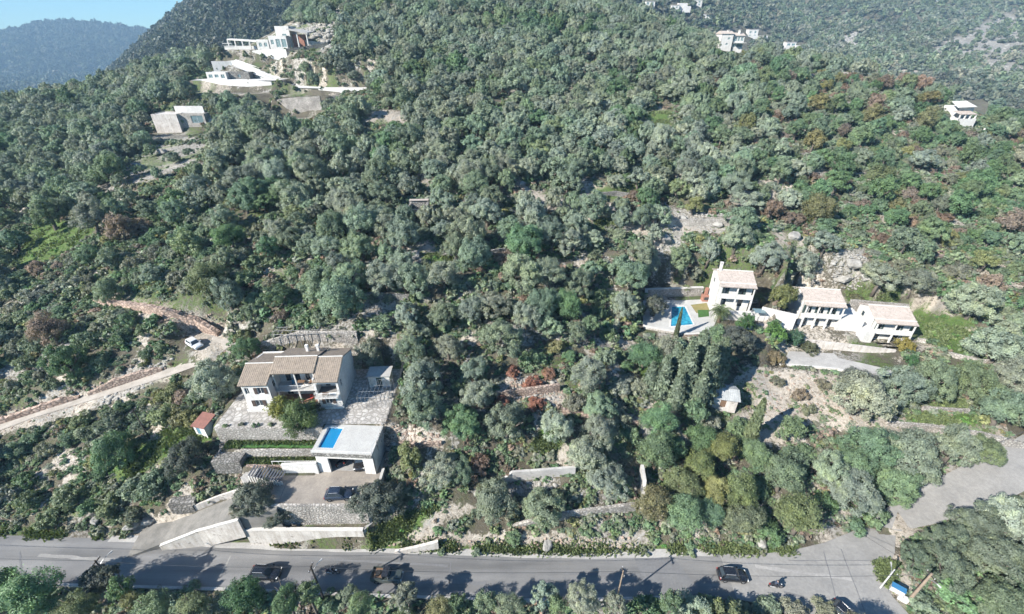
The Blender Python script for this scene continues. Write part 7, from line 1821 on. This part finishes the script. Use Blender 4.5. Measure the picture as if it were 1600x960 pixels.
scatter_stones('cliff_rocks', 'pale broken rocks behind the hill villa and on the far right slope', [ROCK[2], ROCK[4], ROCK[5]], 300, (.5, 1.0), 'rock', 1500)
scatter_stones('rubble', 'rust-coloured rubble along the banks of the dirt track and the bare earth', [BARE[0], BARE[1], BARE[4], BARE[5], BARE[6], BARE[2], [(600, 862), (1000, 872), (1000, 840), (620, 838)], [(160, 458), (345, 505), (345, 525), (165, 480)], [(0, 668), (60, 640), (150, 612), (250, 578), (240, 570), (120, 600), (0, 648)], [(560, 712), (620, 700), (610, 735), (560, 740)], [(790, 600), (880, 590), (880, 622), (790, 625)]], 230, (.12, .32), 'rock_warm')
for i, (x, y, w, lab) in enumerate(((1040, 378, 26, 'large dark boulder in the middle of the rocky clearing'), (1068, 345, 20, 'pale boulder at the left end of the clearing wall'), (1118, 352, 22, 'pale boulder at the right end of the clearing wall'), (1332, 415, 24, 'big white rock on the scree above the middle house'), (1318, 438, 20, 'white rock at the foot of the scree'), (1352, 436, 18, 'white rock at the right of the scree'), (1012, 680, 22, 'pale jagged boulder below the cypress group'), (998, 662, 18, 'smaller pale boulder above the jagged one'), (1025, 695, 18, 'pale boulder half hidden in the wood below the cypresses'), (648, 402, 22, 'pale rock slab in the shade beneath the ruin'), (690, 440, 20, 'rock in the open grove right of the shaded wall'), (700, 372, 18, 'grey rock below the ruin'), (815, 290, 16, 'grey rock beside the upper grass strip'), (1240, 372, 22, 'bare pale rock above the round rust-tipped tree'), (255, 240, 18, 'grey boulder on the rocky slope under the stone villa'), (215, 262, 16, 'grey boulder at the left of the rocky slope'), (232, 815, 22, 'white rock at the left of the driveway mouth'), (205, 822, 20, 'grey rock in the bank left of the driveway'), (150, 815, 16, 'small grey rock in the roadside bank'), (855, 852, 20, 'rust-white rock in the roadside bank under the terraces'), (1190, 850, 20, 'white rock in the roadside bank near the junction'), (610, 620, 16, 'grey rock right of the patio fence'))):
    p = hit(x, y); D = p.y * CP + (CAM_Z - p.z) * SP; r = w / 2 / FOC * D
    o = mobj('boulder', BIG[i % 5]); o.location = (p.x, p.y, p.z + r * .2); o.scale = (r, r * .9, r * .85); o.rotation_euler = (rnd.uniform(-.3, .3), rnd.uniform(-.3, .3), rnd.uniform(0, 6)); tag(o, lab, 'rock')
# grass blades on the green patches and the verge
leaf_mat('grass_blades', .25)
def grass():
    P = []
    for q, n in [(g_, 1500) for g_ in GRASS] + [([(560, 866), (600, 858), (1000, 868), (1260, 866), (1260, 852), (1000, 854), (600, 846)], 2600), ([(285, 852), (560, 862), (560, 853), (380, 846)], 1800), ([(0, 838), (160, 848), (160, 838), (0, 826)], 1200)]:
        q = np.array(q, float); lo, hi = q.min(0), q.max(0)
        x = rng.uniform(lo[0], hi[0], n * 2); y = rng.uniform(lo[1], hi[1], n * 2); m_ = inside(x, y, q)
        for a, b_ in list(zip(x[m_], y[m_]))[:n // 3]:
            p = hit(a, b_)
            if p is None or p.y > 200 or inside(np.array([p.x]), np.array([p.y]), PADS[0][0])[0]: continue
            if vnoise(p.x, p.y, 2.2, 91) < .42: continue
            for _ in range(5): P.append((p.x + rng.normal() * .3, p.y + rng.normal() * .3))
    for x0, x1, y0, y1 in ((-44.8, -30.2, 48.3, 50.2), (-40.8, -30.2, 46.5, 47.8)):
        for _ in range(1500): P.append((rng.uniform(x0, x1), rng.uniform(y0, y1)))
    P = np.array(P); z = zt(P[:, 0], P[:, 1]); n = len(P); a = rng.uniform(0, 6.28, n); h = rng.uniform(.18, .55, n); w = rng.uniform(.08, .2, n)
    d = np.c_[np.cos(a), np.sin(a), 0 * a] * w[:, None]; b_ = np.c_[P, z - .02]; tip = b_ + np.c_[rng.normal(size=n) * .15, rng.normal(size=n) * .15, h]
    V = np.stack([b_ - d, b_ + d, tip + d * .5, tip - d * .5], 1).reshape(-1, 3); me = leaf_mesh('grass', V, np.arange(4 * n).reshape(n, 4), 'grass_blades'); o = mobj('grass', me); o['tint'] = (.115, .145, .065); print('grass', n)
    return tag(o, 'fresh green grass tufts on the terraces and the road verge', 'grass', kind='stuff')
grass()
# air: thin haze filling the whole valley
def air():
    q = MB(); q.box(GX[0] - 60, GX[-1] + 60, GY[0] - 60, GY[-1] + 60, float(_ZZ.min()) - 1.5, float(_ZZ.max()) + 30); me = q.mesh('haze', None); m = bpy.data.materials.new('haze'); m.use_nodes = True; nt = m.node_tree; nt.nodes.clear()
    out = nt.nodes.new('ShaderNodeOutputMaterial'); v = nt.nodes.new('ShaderNodeVolumePrincipled'); v.inputs['Color'].default_value = (.27, .43, .6, 1); v.inputs['Density'].default_value = .00025; v.inputs['Anisotropy'].default_value = 0.0
    nt.links.new(v.outputs[0], out.inputs['Volume']); me.materials.append(m); o = mobj('haze', me); return tag(o, 'thin blue haze in the air over the valley', 'haze', kind='stuff')
air()
